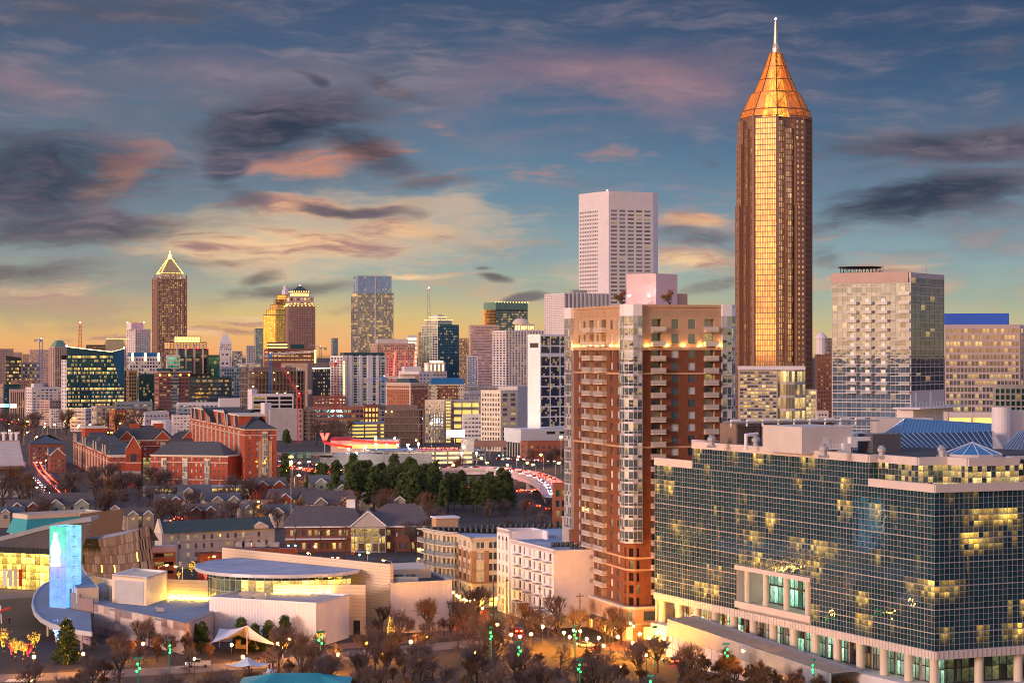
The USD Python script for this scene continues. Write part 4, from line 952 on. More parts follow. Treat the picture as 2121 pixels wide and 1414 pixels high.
W_("apartment_block", "slim dark apartments with ochre frame right of the angular blue office", "apartments", 262, 266, 284, 767, 2280, "stone_ochre", "glass_dark", 7.6, 7.0, fx=0.72, fz=0.7)
W_("apartment_block", "dark grey apartment slab behind the ochre-framed block", "apartments", 256, 258, 268, 767, 2320, "metal_dark", "glass_dark", 6, 5, fx=0.7, fz=0.6)
t = W_("office_block", "dark teal glass office with sloped top right of the ochre block", "office", 284, 288, 320, 786, 2220, "glass_teal_solid", "glass_teal", 6, 4, fx=0.92, fz=0.8)
m = MB(); q = t.poly; m.prism(q, t.z1 - 0.3, [t.z1, t.z1 + 6, t.z1 + 6, t.z1], True); t.part("sloped_top", m, "glass_teal_solid")
Y = 2400
t = W_("unfinished_tower", "brick and green glass tower under construction with bright lit top", "tower", 350, 366, 432, 722, Y, "brick_old", "glass_green", 8.0, 15.0, 8, fx=0.72, fz=0.72, ratio=0.8)
A, B = t.poly[1], t.poly[2]; d = (B - A) / np.linalg.norm(B - A); L = np.linalg.norm(B - A); m = MB()
for s in (0.02, 0.28, 0.55, 0.82): fr = Fr(A + d * L * s, math.atan2(d[1], d[0])); m.box(-0.9, 0.9, -1.2, 0.4, 0, t.z1 + 4, fr)
t.part("concrete_pier", m, "concrete_pale", kind="stuff")
stack(t, 340, 352, 428, 708, 722, Y + 18, "scaffold", 0.6, "open_floors", "glow_dim", 5, 7, fx=0.85, fz=0.5)
p2, z2 = stack(t, 361, 366, 415, 696, 709, Y + 24, "scaffold", 0.5, "top_frame", "glow_gold", 6, 6, fx=0.85, fz=0.8)
for s in (0.03, 0.35, 0.66, 0.97): beacon(t, (*(A + d * L * s), t.z1 + 1), 1.0, "neon_red", "site_lamp")
W_("office_block", "green glass wing left of the unfinished tower", "office", 344, 346, 373, 735, 2390, "concrete_pale", "glass_greenlit", 8, 6, fx=0.92, fz=0.7)
W_("office_block", "dark green glass wing right of the unfinished tower", "office", 430, 431, 455, 735, 2390, "glass_teal_solid", "glass_green", 8, 6, fx=0.94, fz=0.8)
W_("office_block", "white frame building with red signs right of the unfinished tower", "office", 454, 456, 476, 726, 2420, "concrete_white", "glass_far", 9, 9, fx=0.6, fz=0.5)
Y = 2100
t = W_("office_block", "red brick and glass office with lit cornice corners", "office", 320, 329, 392, 770, Y, "brick_pinkish", "glass_office", 8.2, 8.0, 8, fx=0.8, fz=0.42, ratio=0.7)
A, B = t.poly[1], t.poly[2]; d = (B - A) / np.linalg.norm(B - A); L = np.linalg.norm(B - A); fr = Fr(A, math.atan2(d[1], d[0]))
w, p = MB(), MB(); facade(w, fr.w2(L * 0.40, -0.6), fr.w2(L * 0.66, -0.6), 0, t.z1 + 3, spread(L * 0.26, 4, 0.9), spread(t.z1 + 3, 17, 0.66), 0.1, p); t.part("glass_bay_frame", w, "mullion"); t.part("glass_bay", p, "glass_office", kind="stuff")
m = MB(); m.box(-2, L * 0.36, -2, 6, t.z1 - 0.4, t.z1 + 0.6, fr); m.box(L * 0.68, L + 2, -2, 6, t.z1 - 0.4, t.z1 + 0.6, fr); t.part("cornice", m, "concrete_pale")
stack(t, 324, 326, 386, 763, 771, Y + 10, "glass_bluewall", 0.5, "penthouse")
for s in (0.03, 0.34, 0.70, 0.99): beacon(t, (*fr.w2(L * s, -1.2), t.z1 - 3), 0.9, "glow_gold", "cornice_lamp")
W_("office_block", "long dark glass office wing right of the brick and glass office", "office", 391, 392, 480, 781, 2110, "glass_teal_solid", "glass_office", 8.1, 4.4, fx=0.94, fz=0.55, ratio=0.4)
W_("office_block", "set-back dark upper wing with lit ends behind the long glass wing", "office", 392, 394, 440, 774, 2130, "metal_dark", "glass_lit", 7, 5, fx=0.9, fz=0.5, ratio=0.4)
W_("apartment_block", "blue-grey glass apartments left of the concrete frame", "apartments", 455, 458, 512, 760, 2300, "metal_bluegrey", "glass_blue", 6.6, 5.5, fx=0.74, fz=0.7, ratio=0.6)
W_("apartment_block", "pale lit building with yellow windows behind the blue-grey apartments", "apartments", 494, 496, 540, 752, 2500, "concrete_pale", "glass_lit", 5.5, 5, fx=0.7, fz=0.5, ratio=0.6)
t = W_("office_tower", "far white tower with pointed blue-lit top", "tower", 453, 455, 480, 710, 3900, "concrete_white", "glass_far", 4.5, 4, fx=0.6, fz=0.6)
hip(t, t.poly, t.z1, gz(693, 3900), "concrete_white", 0.32, "pointed_top")
W_("office_tower", "far twin lit tower right of the white pointed tower", "tower", 481, 483, 502, 727, 3900, "metal_bluegrey", "glass_lit", 4, 4, fx=0.6, fz=0.6)
W_("office_tower", "far curved blue tower left of the stepped golden tower", "tower", 527, 530, 547, 680, 3600, "metal_bluegrey", "glass_blue", 4.2, 3.6, fx=0.8, fz=0.6)
W_("apartment_block", "far pale block below the curved blue tower", "apartments", 509, 511, 546, 715, 3650, "concrete_pale", "glass_blue", 4.2, 3.6, fx=0.7, fz=0.6)
W_("office_tower", "far slim blue tower between the pink tower and the striped blue tower", "tower", 686, 689, 700, 700, 3800, "metal_bluegrey", "glass_blue", 4, 3.5, fx=0.7, fz=0.6)
def frame_building(name, label, cat, xl, xc, xr, yt, Y, floors, cols, mat="scaffold", ratio=0.5, lit=True, base=0.0, slab="concrete", z0=0.0):
 poly = frame_of(xl, xc, xr, Y, ratio); z1 = gz(yt, Y); t = Thing(name, label, cat, (*poly.mean(0), 0))
 A, B, C_, D_ = poly; s, c = MB(), MB(); core = MB()
 for f in range(floors + 1):
  z = z0 + (z1 - z0) * f / floors
  s.prism(poly, z - 0.3, z, True, True)
 for (P0, P1, n) in ((A, B, max(2, cols // 3)), (B, C_, cols), (D_, C_, cols)):
  for i in range(n + 1):
   q = P0 + (P1 - P0) * (i / n) * 0.99 + (P1 - P0) * 0.005; fr = Fr(q + (poly.mean(0) - q) * 0.02, math.atan2(*(C_ - B)[::-1])); c.box(-0.35, 0.35, -0.35, 0.35, z0, z1, fr)
 core.prism(poly.mean(0) + (poly - poly.mean(0)) * 0.72, z0, z1 + 3, True)
 t.part("floor_slabs", s, slab); t.part("columns", c, mat); t.part("inner_walls", core, mat)
 if lit:
  r = random.Random(len(label)); m = MB()
  for _ in range(int(lit)):
   f, u = r.randrange(floors), r.random(); q = B + (C_ - B) * u + (poly.mean(0) - B) * 0.06; m.ball((*q, z0 + (z1 - z0) * (f + 0.7) / floors), 0.45, 0)
  t.part("work_lamps", m, "glow_work", kind="stuff")
 t.poly, t.z1 = poly, z1
 return t
t = frame_building("unfinished_building", "bare concrete building frame with open floors behind the cranes", "building site", 497, 512, 632, 768, 1900, 9, 16, lit=26)
stack(t, 501, 510, 515, 761, 769, 1900, "scaffold", 0.6, "stair_core"); stack(t, 582, 590, 604, 757, 769, 1930, "concrete", 0.6, "stair_core")
t = W_("hotel", "tan and dark hotel slab with a column of yellow-lit windows", "hotel", 582, 637, 700, 752, 2000, "stone_tan2", "glass_far", 10, 9, 8, blankl=True, blankr=True, ratio=0.8)
A, B = t.poly[1], t.poly[2]; d = (B - A) / np.linalg.norm(B - A); L = np.linalg.norm(B - A); fr = Fr(A, math.atan2(d[1], d[0]))
m = MB(); w, p = MB(), MB(); facade(w, fr.w2(L * 0.16, -0.3), fr.w2(L * 0.74, -0.3), 0, gz(764, 2000), spread(L * 0.58, 7, 0.42), spread(gz(764, 2000), 15, 0.5), 0.2, p); t.part("dark_panel", w, "metal_dark"); t.part("window_panes", p, "glass_lit", kind="stuff")
m.box(L * 0.15, L * 0.75, -0.6, -0.3, gz(763.4, 2000), gz(762.2, 2000), fr); t.part("light_bar", m, "screen_white")
w, p = MB(), MB(); A, B = t.poly[0], t.poly[1]; nL = np.array([(B - A)[1], -(B - A)[0]]) / np.linalg.norm(B - A) * 0.3
facade(w, A + nL, A + (B - A) * 0.8 + nL, 0, gz(762, 2000), spread(np.linalg.norm(B - A) * 0.8, 7, 0.45), spread(gz(762, 2000), 14, 0.55), 0.2, p); t.part("pale_panel", w, "concrete"); t.part("side_panes", p, "glass_far", kind="stuff")
t = W_("office_block", "dark red brick office with lit upper storey below the pink stone tower", "office", 547, 556, 655, 722, 2650, "brick_old", "glass_lit", 8.0, 9.0, fx=0.8, fz=0.35, ratio=0.6)
stack(t, 552, 556, 596, 708.5, 722.5, 2655, "brick_old", 0.6, "penthouse", "glow_yellow", 7, 4, fx=0.8, fz=0.45)
stack(t, 599, 601, 630, 713, 722.5, 2660, "glass_bluewall", 0.6, "penthouse")
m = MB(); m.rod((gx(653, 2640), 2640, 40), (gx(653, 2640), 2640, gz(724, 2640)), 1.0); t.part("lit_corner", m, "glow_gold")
Y = 1950
t = W_("apartment_block", "white and teal apartments with a bright yellow stair strip", "apartments", 684, 711, 800, 737, Y, "panel_white", "glass_teal", 5.3, 9.5, 7.0, fx=0.74, fz=0.72, ratio=0.7, rec=0.8)
A, B = t.poly[1], t.poly[2]; d = (B - A) / np.linalg.norm(B - A); L = np.linalg.norm(B - A); fr = Fr(A, math.atan2(d[1], d[0])); m = MB()
for s, wd in ((0.03, 2.2), (0.17, 1.2), (0.40, 1.0), (0.62, 2.4), (0.80, 1.0)): m.box(L * s - wd, L * s + wd, -1.0, 0.2, 0, t.z1 + 0.6, fr)
t.part("white_pier", m, "panel_white", kind="stuff")
m = MB(); w = MB(); facade(w, fr.w2(L * -0.02, -1.3), fr.w2(L * 0.035, -1.3), 0, t.z1 - 4, [[0.3, L * 0.055 - 0.3]], spread(t.z1 - 4, 20, 0.74), 0.15, m); t.part("stair_frame", w, "panel_white"); t.part("lit_stair", m, "glow_yellow", kind="stuff")
stack(t, 704, 712, 796, 730, 737.5, Y + 12, "glass_bluewall", 0.5, "penthouse")
W_("apartment_block", "blue-grey glass apartments right of the white and teal apartments", "apartments", 762, 764, 800, 738, 2020, "metal_bluegrey", "glass_blue", 5.3, 5, fx=0.7, fz=0.7, ratio=0.8)
Y = 2300
t = W_("office_block", "dark gridded office with slanting red light lines", "office", 767, 781, 861, 711, Y, "stone_pink", "glass_lit2", 5.4, 4.0, 4, fx=0.75, fz=0.62, ratio=0.6)
stack(t, 779, 783, 845, 702, 711.5, Y + 8, "concrete_pale", 0.5, "penthouse")
for xa, ya, xb, yb in ((818.5, 727, 815, 777), (860, 727, 857, 779)):
 m = MB(); m.rod((gx(xb, Y - 4), Y - 4, gz(yb, Y)), (gx(xa, Y - 4), Y - 4, gz(ya, Y)), 0.7, k=6); t.part("red_light_line", m, "neon_red")
W_("office_block", "small white-lit roof block behind the dark gridded office", "office", 842, 844, 864, 694, 2500, "concrete_white", "glow_cream", 9, 6, fx=0.7, fz=0.6)
t = W_("office_block", "white stone block with a bright lit arched crown", "office", 826, 868, 926, 769, 2250, "concrete_white", "glass_far", 8.0, 7.0, 8, fx=0.5, fz=0.5, ratio=0.8)
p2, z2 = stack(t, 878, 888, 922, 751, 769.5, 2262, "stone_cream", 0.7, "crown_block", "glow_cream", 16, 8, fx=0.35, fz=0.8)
stack(t, 832, 838, 872, 759, 770, 2270, "concrete_white", 0.5, "penthouse")
stack(t, 890, 894, 918, 747, 751.5, 2266, "glow_cream", 0.6, "crown_cap")  # solid cap emits: the crown's brightness is put into its material
Y = 1800
t = W_("hotel", "tall old brick hotel with pale cornice lit from the left", "hotel", 800, 850, 887, 793, Y, "brick_orange", "glass_far", 6.6, 7.0, 4.6, fx=0.42, fz=0.5, ratio=1.2, cornice="stone_cream", group=None)
A, B = t.poly[0], t.poly[1]
for pl in ((t.poly[0], t.poly[1]), (t.poly[1], t.poly[2])):
 d = (pl[1] - pl[0]); L = np.linalg.norm(d); fr = Fr(pl[0], math.atan2(d[1], d[0])); m = MB(); m.box(0, L, -0.25, 0.1, gz(806, Y), gz(804, Y), fr); m.box(0, L, -0.3, 0.1, gz(799, Y), gz(797, Y), fr)
 for s in (0.0, 1.0): m.box(L * s - 0.8, L * s + 0.8, -0.35, 0.2, 0, t.z1, fr)
 t.part("stone_band", m, "stone_cream", kind="stuff")
hip(t, offset(t.poly, -5), t.z1, t.z1 + 3.5, "shingle_green", 0.7, "hip_roof")
stack(t, 828, 834, 868, 775, 793, Y + 30, "stone_tan", 0.6, "lift_house")
Y = 1900
t = W_("hotel", "old brick hotel with stone corner bays and blue-green roof", "hotel", 889, 893, 961, 796, Y, "brick_old", "glass_lit", 6.8, 5.0, fx=0.5, fz=0.52, ratio=0.7, cornice="stone_cream")
A, B = t.poly[1], t.poly[2]; d = (B - A); L = np.linalg.norm(d); fr = Fr(A, math.atan2(d[1], d[0])); m = MB()
for s0, s1 in ((0.0, 0.17), (0.84, 1.0)):
 w, p = MB(), MB(); facade(w, fr.w2(L * s0 - 0.2, -0.7), fr.w2(L * s1 + 0.2, -0.7), 0, t.z1, spread(L * (s1 - s0) + 0.4, 3, 0.5), spread(t.z1, 14, 0.5), 0.25, p); t.part("stone_bay", w, "stone_cream"); t.part("bay_panes", p, "glass_far", kind="stuff")
hip(t, offset(t.poly, 0.5), t.z1 + 0.3, gz(783, Y), "blue_roof", 0.86, "mansard_roof")
def deck(name, label, cat, xl, xc, xr, yt, Y, floors, bay, wall="concrete", ratio=0.6, roof="roof_blue", lit="glow_deck", z0=0.0, cars=0, group=None):
 """An open parking deck: slabs with parapets, columns, an inner wall given a glow for lamp light."""
 poly = frame_of(xl, xc, xr, Y, ratio); z1 = gz(yt, Y); t = Thing(name, label, cat, (*poly.mean(0), 0), group)
 hh = (z1 - z0) / floors
 for f in range(1, floors + 1):
  s = MB(); z = z0 + hh * f; s.prism(poly, z - hh * 0.42, z, True, True); t.part("parapet", s, wall)
 c = MB()
 for P0, P1 in ((poly[0], poly[1]), (poly[1], poly[2])):
  n = max(1, round(np.linalg.norm(P1 - P0) / bay))
  for i in range(n + 1):
   fr = Fr(P0 + (P1 - P0) * (0.003 + 0.994 * i / n), math.atan2(*(P1 - P0)[::-1])); c.box(-0.4, 0.4, -0.15, 0.7, z0, z1 - 0.1, fr)
 t.part("columns", c, wall)
 k = MB(); k.prism(poly.mean(0) + (poly - poly.mean(0)) * 0.80, z0, z1 - hh * 0.4, True); t.part("inner_wall", k, lit)  # wall emits, standing for the lamp light inside the deck
 r = MB(); q = offset(poly, -0.5); r.cap(np.column_stack([q, np.full(4, z1 + 0.03)])); t.part("top_deck", r, roof)
 t.poly, t.z1 = poly, z1
 return t
t = W_("office_block", "beige office with tall lit vertical slots beside the parking deck", "office", 880, 920, 924, 828, 1660, "stone_cream", "glass_lit", 6.4, 5.5, 5.5, fx=0.4, fz=0.62, ratio=0.8)
t = W_("office_block", "narrow yellow-lit stair tower between office and parking deck", "office", 921, 922, 935, 826, 1655, "concrete", "glow_deck", 7, 5, fx=0.8, fz=0.6)
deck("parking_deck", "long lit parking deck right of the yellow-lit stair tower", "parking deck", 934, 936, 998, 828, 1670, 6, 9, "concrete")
t = W_("office_block", "cream gridded office with rows of square windows left of the dark-fronted hotel", "office", 996, 1037, 1072, 808, 1520, "stone_cream", "glass_far", 10.5, 14.0, 6.0, fx=0.6, fz=0.6, ratio=0.9)
stack(t, 1034, 1072, 1095, 800, 960, 1535, "concrete_pale", 0.6, "blank_wing")
W_("office_block", "small white low office in front of the parking deck", "office", 957, 960, 1000, 858, 1600, "concrete_white", "glass_far", 9, 8, fx=0.8, fz=0.4, ratio=0.6)
W_("office_block", "small white block with tiny windows above the parking deck", "office", 961, 972, 1000, 810, 1850, "concrete_white", "glass_far", 8, 5, fx=0.5, fz=0.5, ratio=0.6)
W_("office_block", "low white roof slab with trees behind the small white block", "office", 960, 962, 1030, 800, 2050, "concrete_pale", "glass_far", 6, 8, fx=0.8, fz=0.3, ratio=0.6)
t = frame_building("unfinished_building", "dark building site of stacked open floors before the old brick hotel", "building site", 782, 786, 878, 848, 1620, 5, 9, lit=3, z0=0)
stack(t, 785, 787, 858, 840, 848.5, 1625, "metal_dark", 0.5, "formwork")
Y = 1706
t = W_("unfinished_building", "blank grey concrete building with open floors at its right end", "building site", 556, 560, 627, 847, Y, "concrete_grey", "glass_black", 10, 60, blankl=True, blankr=True, ratio=0.6)
A, B = t.poly[1], t.poly[2]; d = (B - A); L = np.linalg.norm(d); fr = Fr(A, math.atan2(d[1], d[0])); m = MB()
for z in np.arange(4, t.z1, 3.4): m.box(0, L, -0.05, 0.1, z, z + 0.12, fr)
t.part("joint", m, "concrete", kind="stuff")
m = MB()
for z in np.arange(2, t.z1 - 2, 4.0): m.box(L * 0.90, L * 0.965, -0.06, 0.1, z, z + 2.2, fr)
t.part("slot_window", m, "metal_dark", kind="stuff")
frame_building("unfinished_building", "stack of open concrete floors beside the blank grey building", "building site", 626, 628, 654, 850, 1712, 8, 2, lit=0, ratio=0.8)
t = W_("unfinished_building", "white concrete shell with open top floors above the blank grey building", "building site", 513, 522, 608, 816, 1760, "concrete_white", "glass_black", 9, 28, 30, fx=0.9, fz=0.72, ratio=0.5, blankl=True)
stack(t, 513, 522, 533, 806, 817, 1760, "concrete_white", 0.6, "stair_core"); stack(t, 540, 548, 562, 834, 900, 1720, "concrete_white", 0.6, "stair_core")
W_("school", "low brick and white school wing with teal windows", "school", 648, 650, 755, 842, 1850, "brick_pinkish", "glass_teal", 11, 8.4, fx=0.72, fz=0.5, ratio=0.4)
t = W_("office_block", "low purple-brick block behind the school wing", "office", 648, 649, 718, 820, 1900, "brick_old", "glass_far", 7, 8, fx=0.5, fz=0.5, ratio=0.5)
W_("office_block", "yellow-lit low block with white roof right of the school wing", "office", 752, 754, 786, 838, 1830, "brick_pinkish", "glow_deck", 12, 9, fx=0.6, fz=0.6, ratio=0.6)
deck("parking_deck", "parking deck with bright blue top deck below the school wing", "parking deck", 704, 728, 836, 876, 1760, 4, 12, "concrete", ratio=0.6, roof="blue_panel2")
stack(t, 820, 822, 842, 863, 905, 1750, "concrete", 0.8, "stair_tower")
W_("office_block", "cream low office with long window bands under the blue office", "office", 146, 177, 190, 846, 1905, "concrete_pale", "glass_far", 7.5, 8, 8, fx=0.86, fz=0.42, ratio=0.8)
W_("office_block", "grey office with square lit windows right of the cream low office", "office", 189, 200, 240, 841, 1890, "concrete", "glass_lit", 8.0, 9.0, 6, fx=0.55, fz=0.55, ratio=0.8)
W_("office_block", "brick office glowing orange from street lamps below", "office", 226, 238, 262, 849, 1880, "brick_orange", "glass_lit", 9.0, 8.0, 6, fx=0.55, fz=0.5, ratio=0.8)
W_("office_block", "brown glass stair block between two brick offices", "office", 261, 262, 281, 846, 1885, "scaffold", "glass_lit2", 5, 5, fx=0.9, fz=0.6)
W_("office_block", "blank red brick end wall left of the white rounded office", "office", 279, 280, 300, 852, 1875, "brick_orange", "glass_far", 0, 0, ratio=0.8)
t = W_("office_block", "white and brick office with rounded blank hall in front", "office", 281, 300, 350, 852, 1850, "concrete_white", "glass_far", 11, 9, 6, fx=0.6, fz=0.35, ratio=0.8)
m = MB(); m.lathe((gx(333, 1800), 1815, 0), [(10.5, 0), (10.5, gz(871, 1800))], 20); t.part("round_hall", m, "concrete_white")
t = W_("hotel", "white gridded block with lamp-lit roof edge beside the right dormitory", "hotel", 356, 358, 395, 860, 1700, "concrete_white", "glass_far", 6.0, 7.0, fx=0.62, fz=0.42, ratio=0.8)
W_("office_block", "long low white block with teal windows above the dormitories", "office", 366, 370, 462, 834, 2000, "concrete_white", "glass_teal", 7.5, 9, fx=0.7, fz=0.35, ratio=0.5)
W_("office_block", "plain white upper block right of the long low white block", "office", 452, 455, 500, 825, 1990, "concrete_white", "glass_far", 0, 0, ratio=0.6)
W_("office_block", "grey flat-roofed block with blue glass strip under the teal office", "office", 238, 240, 316, 832, 1960, "metal_bluegrey", "glass_far", 8, 9, fx=0.8, fz=0.4, ratio=0.5)
W_("office_block", "white flat-topped wall building behind the left dormitory tower", "office", 404, 408, 470, 845, 1700, "concrete_white", "glass_far", 0, 0, ratio=0.6)
Y = 1450
t = Thing("hotel_slab", "white hotel slab with dark blue window grid on a white podium", "hotel", (*V2(1119, Y), 0))
poly = frame_of(1093, 1119, 1200, Y, 0.3); A, B, C_, D_ = poly; z1, zp = gz(692, Y), gz(886, Y)
w = MB(); facade(w, A, B, zp, z1, [[2.0, np.linalg.norm(B - A) - 1.6]], [[gz(720, Y), gz(710, Y)]], 0.5, None, None)
L = np.linalg.norm(C_ - B); ncol = 4; nrow = 9
xs_ = spread(L, ncol, 0.91, 0.4, 0.0); zz = np.linspace(zp + 0.4, z1 - 1.0, nrow + 1)
zs_ = np.column_stack([zz[:-1] + 0.45, zz[1:] - 0.45]); zs_[-2] += [1.5, 0]
cell = {}
facade(w, B, C_, zp, z1, xs_, zs_, 0.7, None, lambda c, r, mb: cell.setdefault((c, r), mb))
facade(w, C_, D_, zp, z1, [], []); facade(w, D_, A, zp, z1, [], []); w.cap(np.column_stack([poly, np.full(4, z1 - 0.6)]))
t.part("wall", w, "panel_white")
fr = Fr(B, math.atan2(*(C_ - B)[::-1]))
m = MB(); fl = Fr(A, math.atan2(*(B - A)[::-1])); m.box(1.9, np.linalg.norm(B - A) - 1.5, 0.4, 0.6, gz(720.5, Y), gz(709.5, Y), fl); t.part("louvre", m, "metal_dark")
for (c, r), mb in cell.items():
 f = MB(); p = MB(); xa, xb = xs_[c]; za, zb2 = zs_[r]
 facade(f, fr.w2(xa, 0.45), fr.w2(xb, 0.45), za, zb2, spread(xb - xa, 4, 0.86), spread(zb2 - za, 4, 0.78) + za, 0.15, p)
 path = t.part("window_bay", f, "metal_navy"); t.part("panes", p, "glass_lit3", parent=path, kind="stuff")
q = frame_of(1044, 1079, 1200, Y - 25, 0.8); m = MB(); m.prism(q, gz(914, Y), zp, True, True); t.part("podium", m, "panel_silver")
m = MB(); q2 = offset(q, -1.5); m.prism(q2, 0, gz(914, Y), True); t.part("podium_glass", m, "glass_wall_dark")
for k in range(6):
 m = MB(); s = q2[0] + (q2[1] - q2[0]) * (k + 0.5) / 6; m.rod((*(s + (s - q2.mean(0)) * 0.03), 0), (*(s + (s - q2.mean(0)) * 0.03), gz(914, Y)), 0.35); t.part("column", m, "concrete_pale")
m = MB(); fr3 = Fr(q[1], math.atan2(*(q[2] - q[1])[::-1]))
for i in range(4): m.box(18 + i * 9, 24 + i * 9, -0.1, 0.2, zp - 3.4, zp - 1.6, fr3)
t.part("podium_windows", m, "glass_wall_dark", kind="stuff")
W_("brick_building", "low red brick building with stepped gable beside the hotel podium", "building", 1078, 1094, 1195, 915, 1385, "brick_orange2", "glass_far", 12, 12, 9, fx=0.42, fz=0.5, ratio=0.6)
t = Thing("covered_bridge", "long covered walkway bridge with amber windows left of the hotel podium", "bridge", (gx(1015, 1400), 1400, 0))
fr = Fr(V2(980, 1400), 0.0); Lb = gx(1048, 1400) - gx(980, 1400); w, p = MB(), MB()
facade(w, fr.w2(0, 0), fr.w2(Lb, 0), gz(925, 1400), gz(912, 1400), spread(Lb, 9, 0.85), [[gz(922, 1400), gz(915, 1400)]], 0.2, p); w.box(0, Lb, 0.05, 4, gz(925.5, 1400), gz(912.3, 1400), fr); t.part("bridge_body", w, "granite_pink"); t.part("windows", p, "glow_dim", kind="stuff")
m = MB()
for s in (0.1, 0.5, 0.9): m.box(Lb * s - 0.5, Lb * s + 0.5, 1, 3, 0, gz(925, 1400), fr)
t.part("bridge_pier", m, "concrete")
t = Thing("brick_gabled_building", "low pink brick building with a row of small gables", "building", (gx(920, 1700), 1700, 0))
Y = 1700; poly = frame_of(851, 862, 970, Y, 0.35); z1 = gz(890, Y)
building("", None, None, poly, z1, "brick_pinkish", "glass_far", 3, [4, 13], 0.5, 0.45, thing=t, para=0.2, top=0.8)
A, B, C_, D_ = poly; L = np.linalg.norm(C_ - B); D = np.linalg.norm(B - A); fr = Fr(B, math.atan2(*(C_ - B)[::-1])); m = MB(); h = 5.2
m.quads([[fr.w((0, 0, z1)), fr.w((L, 0, z1)), fr.w((L, D / 2, z1 + h)), fr.w((0, D / 2, z1 + h))], [fr.w((L, D, z1)), fr.w((0, D, z1)), fr.w((0, D / 2, z1 + h)), fr.w((L, D / 2, z1 + h))]]); t.part("gable_roof", m, "shingle_grey")
for s in (0.08, 0.26, 0.44, 0.62, 0.84):
 g = MB(); x = L * s; gw_ = 4.0 if s < 0.8 else 6.5; gh = 4 if s < 0.8 else 6.4
 a, b, c = fr.w((x - gw_, -0.3, z1)), fr.w((x + gw_, -0.3, z1)), fr.w((x, -0.3, z1 + gh)); a2, b2, c2 = fr.w((x - gw_, 0.3, z1)), fr.w((x + gw_, 0.3, z1)), fr.w((x, D / 2, z1 + gh))
 g.tri([a, b, c], [[0, 1, 2]]); path = t.part("gable", g, "brick_pinkish"); g2 = MB(); g2.quads([[b, b2, c2, c], [a2, a, c, c2]]); t.part("gable_slope", g2, "shingle_grey", parent=path)
r = random.Random(11)
fm, fp_ = MB(), MB()
for _ in range(420):
 Yf = r.uniform(2300, 5200); px = r.uniform(-40, 1000); hgt = r.choice([7, 9, 12, 15, 20, 28]) * r.uniform(0.7, 1.2); wd = r.uniform(18, 60)
 if Yf < 3000: hgt = min(hgt, 12)
 a = r.uniform(0.0, 0.5); fr = Fr(V2(px, Yf), a); A, B, C_ = fr.w2(0, 0), fr.w2(wd, 0), fr.w2(wd, wd * 0.6); D_ = fr.w2(0, wd * 0.6)
 nf = max(1, int(hgt / 3.6))
 for P0, P1 in ((A, B), (D_, A), (B, C_)): facade(fm, P0, P1, 0, hgt, spread(np.linalg.norm(P1 - P0), max(2, int(np.linalg.norm(P1 - P0) / 4)), 0.5, 0.5), spread(hgt, nf, 0.5), 0.2, fp_)
 fm.cap([[*A, hgt], [*B, hgt], [*C_, hgt], [*D_, hgt]])
t = Thing("distant_city", "low distant city blocks along the horizon under the skyline", "city", (0, 4000, 0), kind="stuff")
t.part("walls", fm, "stone_pink"); t.part("window_panes", fp_, "glass_far")
# ------------------------------------------------------------------ cranes
def crane(label, px, yb, yt, Y, mat, jib, counter, jib_end=None, w=1.1):
 """A tower crane: lattice mast, cab, jib (an end point in photo columns and rows), counter-jib."""
 t = Thing("tower_crane", label, "crane", (gx(px, Y), Y, 0)); x = gx(px, Y); z0, z1 = max(0, gz(yb, Y)), gz(yt, Y); m = MB(); cn = [(-1, -1), (1, -1), (1, 1), (-1, 1)]
 n = max(6, int((z1 - z0) / (2.2 * w)))
 zs = np.linspace(z0, z1, n + 1)
 for k in range(4):
  m.rod((x + cn[k][0] * w, Y + cn[k][1] * w, z0), (x + cn[k][0] * w, Y + cn[k][1] * w, z1), 0.2, k=4)
  for i in range(n):
   a, b = cn[k], cn[(k + 1) % 4]; s = (i + k) % 2
   m.rod((x + (a, b)[s][0] * w, Y + (a, b)[s][1] * w, zs[i]), (x + (b, a)[s][0] * w, Y + (b, a)[s][1] * w, zs[i + 1]), 0.13, k=4, caps=False)
 t.part("mast", m, mat)
 m = MB(); m.box(x - 1.4, x + 1.4, Y - 2.4, Y - 0.4, z1 - 0.5, z1 + 2.2); t.part("cab", m, mat)
 top = np.array([x, Y, z1 + 1.0])
 def arm(e, name, mt, rr):
  e = np.array(e); m = MB(); d = e - top; L = np.linalg.norm(d); d /= L; s = np.cross(d, [0, 1, 0]); s /= np.linalg.norm(s) + 1e-9
  if s[2] < 0: s = -s
  sd = np.cross(d, s)
  c = [top + sd * rr * 0.8, top - sd * rr * 0.8, top + s * rr * 1.5]; n = max(4, int(L / 2.5))
  for q in c: m.rod(q, q + d * L, 0.16, k=4)
  for i in range(n):
   for j in range(3): m.rod(c[j] + d * L * i / n, c[(j + 1) % 3] + d * L * (i + 1) / n, 0.10, k=4, caps=False)
  t.part(name, m, mt)
 arm((gx(jib[0], Y), Y - 3, gz(jib[1], Y)), "jib", jib[2] if len(jib) > 2 else mat, 1.0)
 arm((gx(counter[0], Y), Y + 2, gz(counter[1], Y)), "counter_jib", mat, 0.9)
 e = np.array((gx(counter[0], Y), Y + 2, gz(counter[1], Y))); m = MB(); m.boxc(e, (1.4, 0.8, 1.6)); t.part("counterweight", m, "concrete")
 beacon(t, (x, Y, z1 + 3), 0.45)
 return t
crane("blue tower crane with level jib at the far left skyline", 85, 800, 706, 2550, "crane_blue", (105, 704.5, "metal_grey"), (72, 705), w=1.8)
crane("blue tower crane standing in the bare concrete frame", 560, 815, 738, 1860, "crane_blue", (653, 729, "metal_white"), (540, 739))
crane("big red tower crane with steep luffing jib before the grey concrete building", 620, 945, 822, 1650, "crane_red", (580, 756), (641, 811), w=1.3)
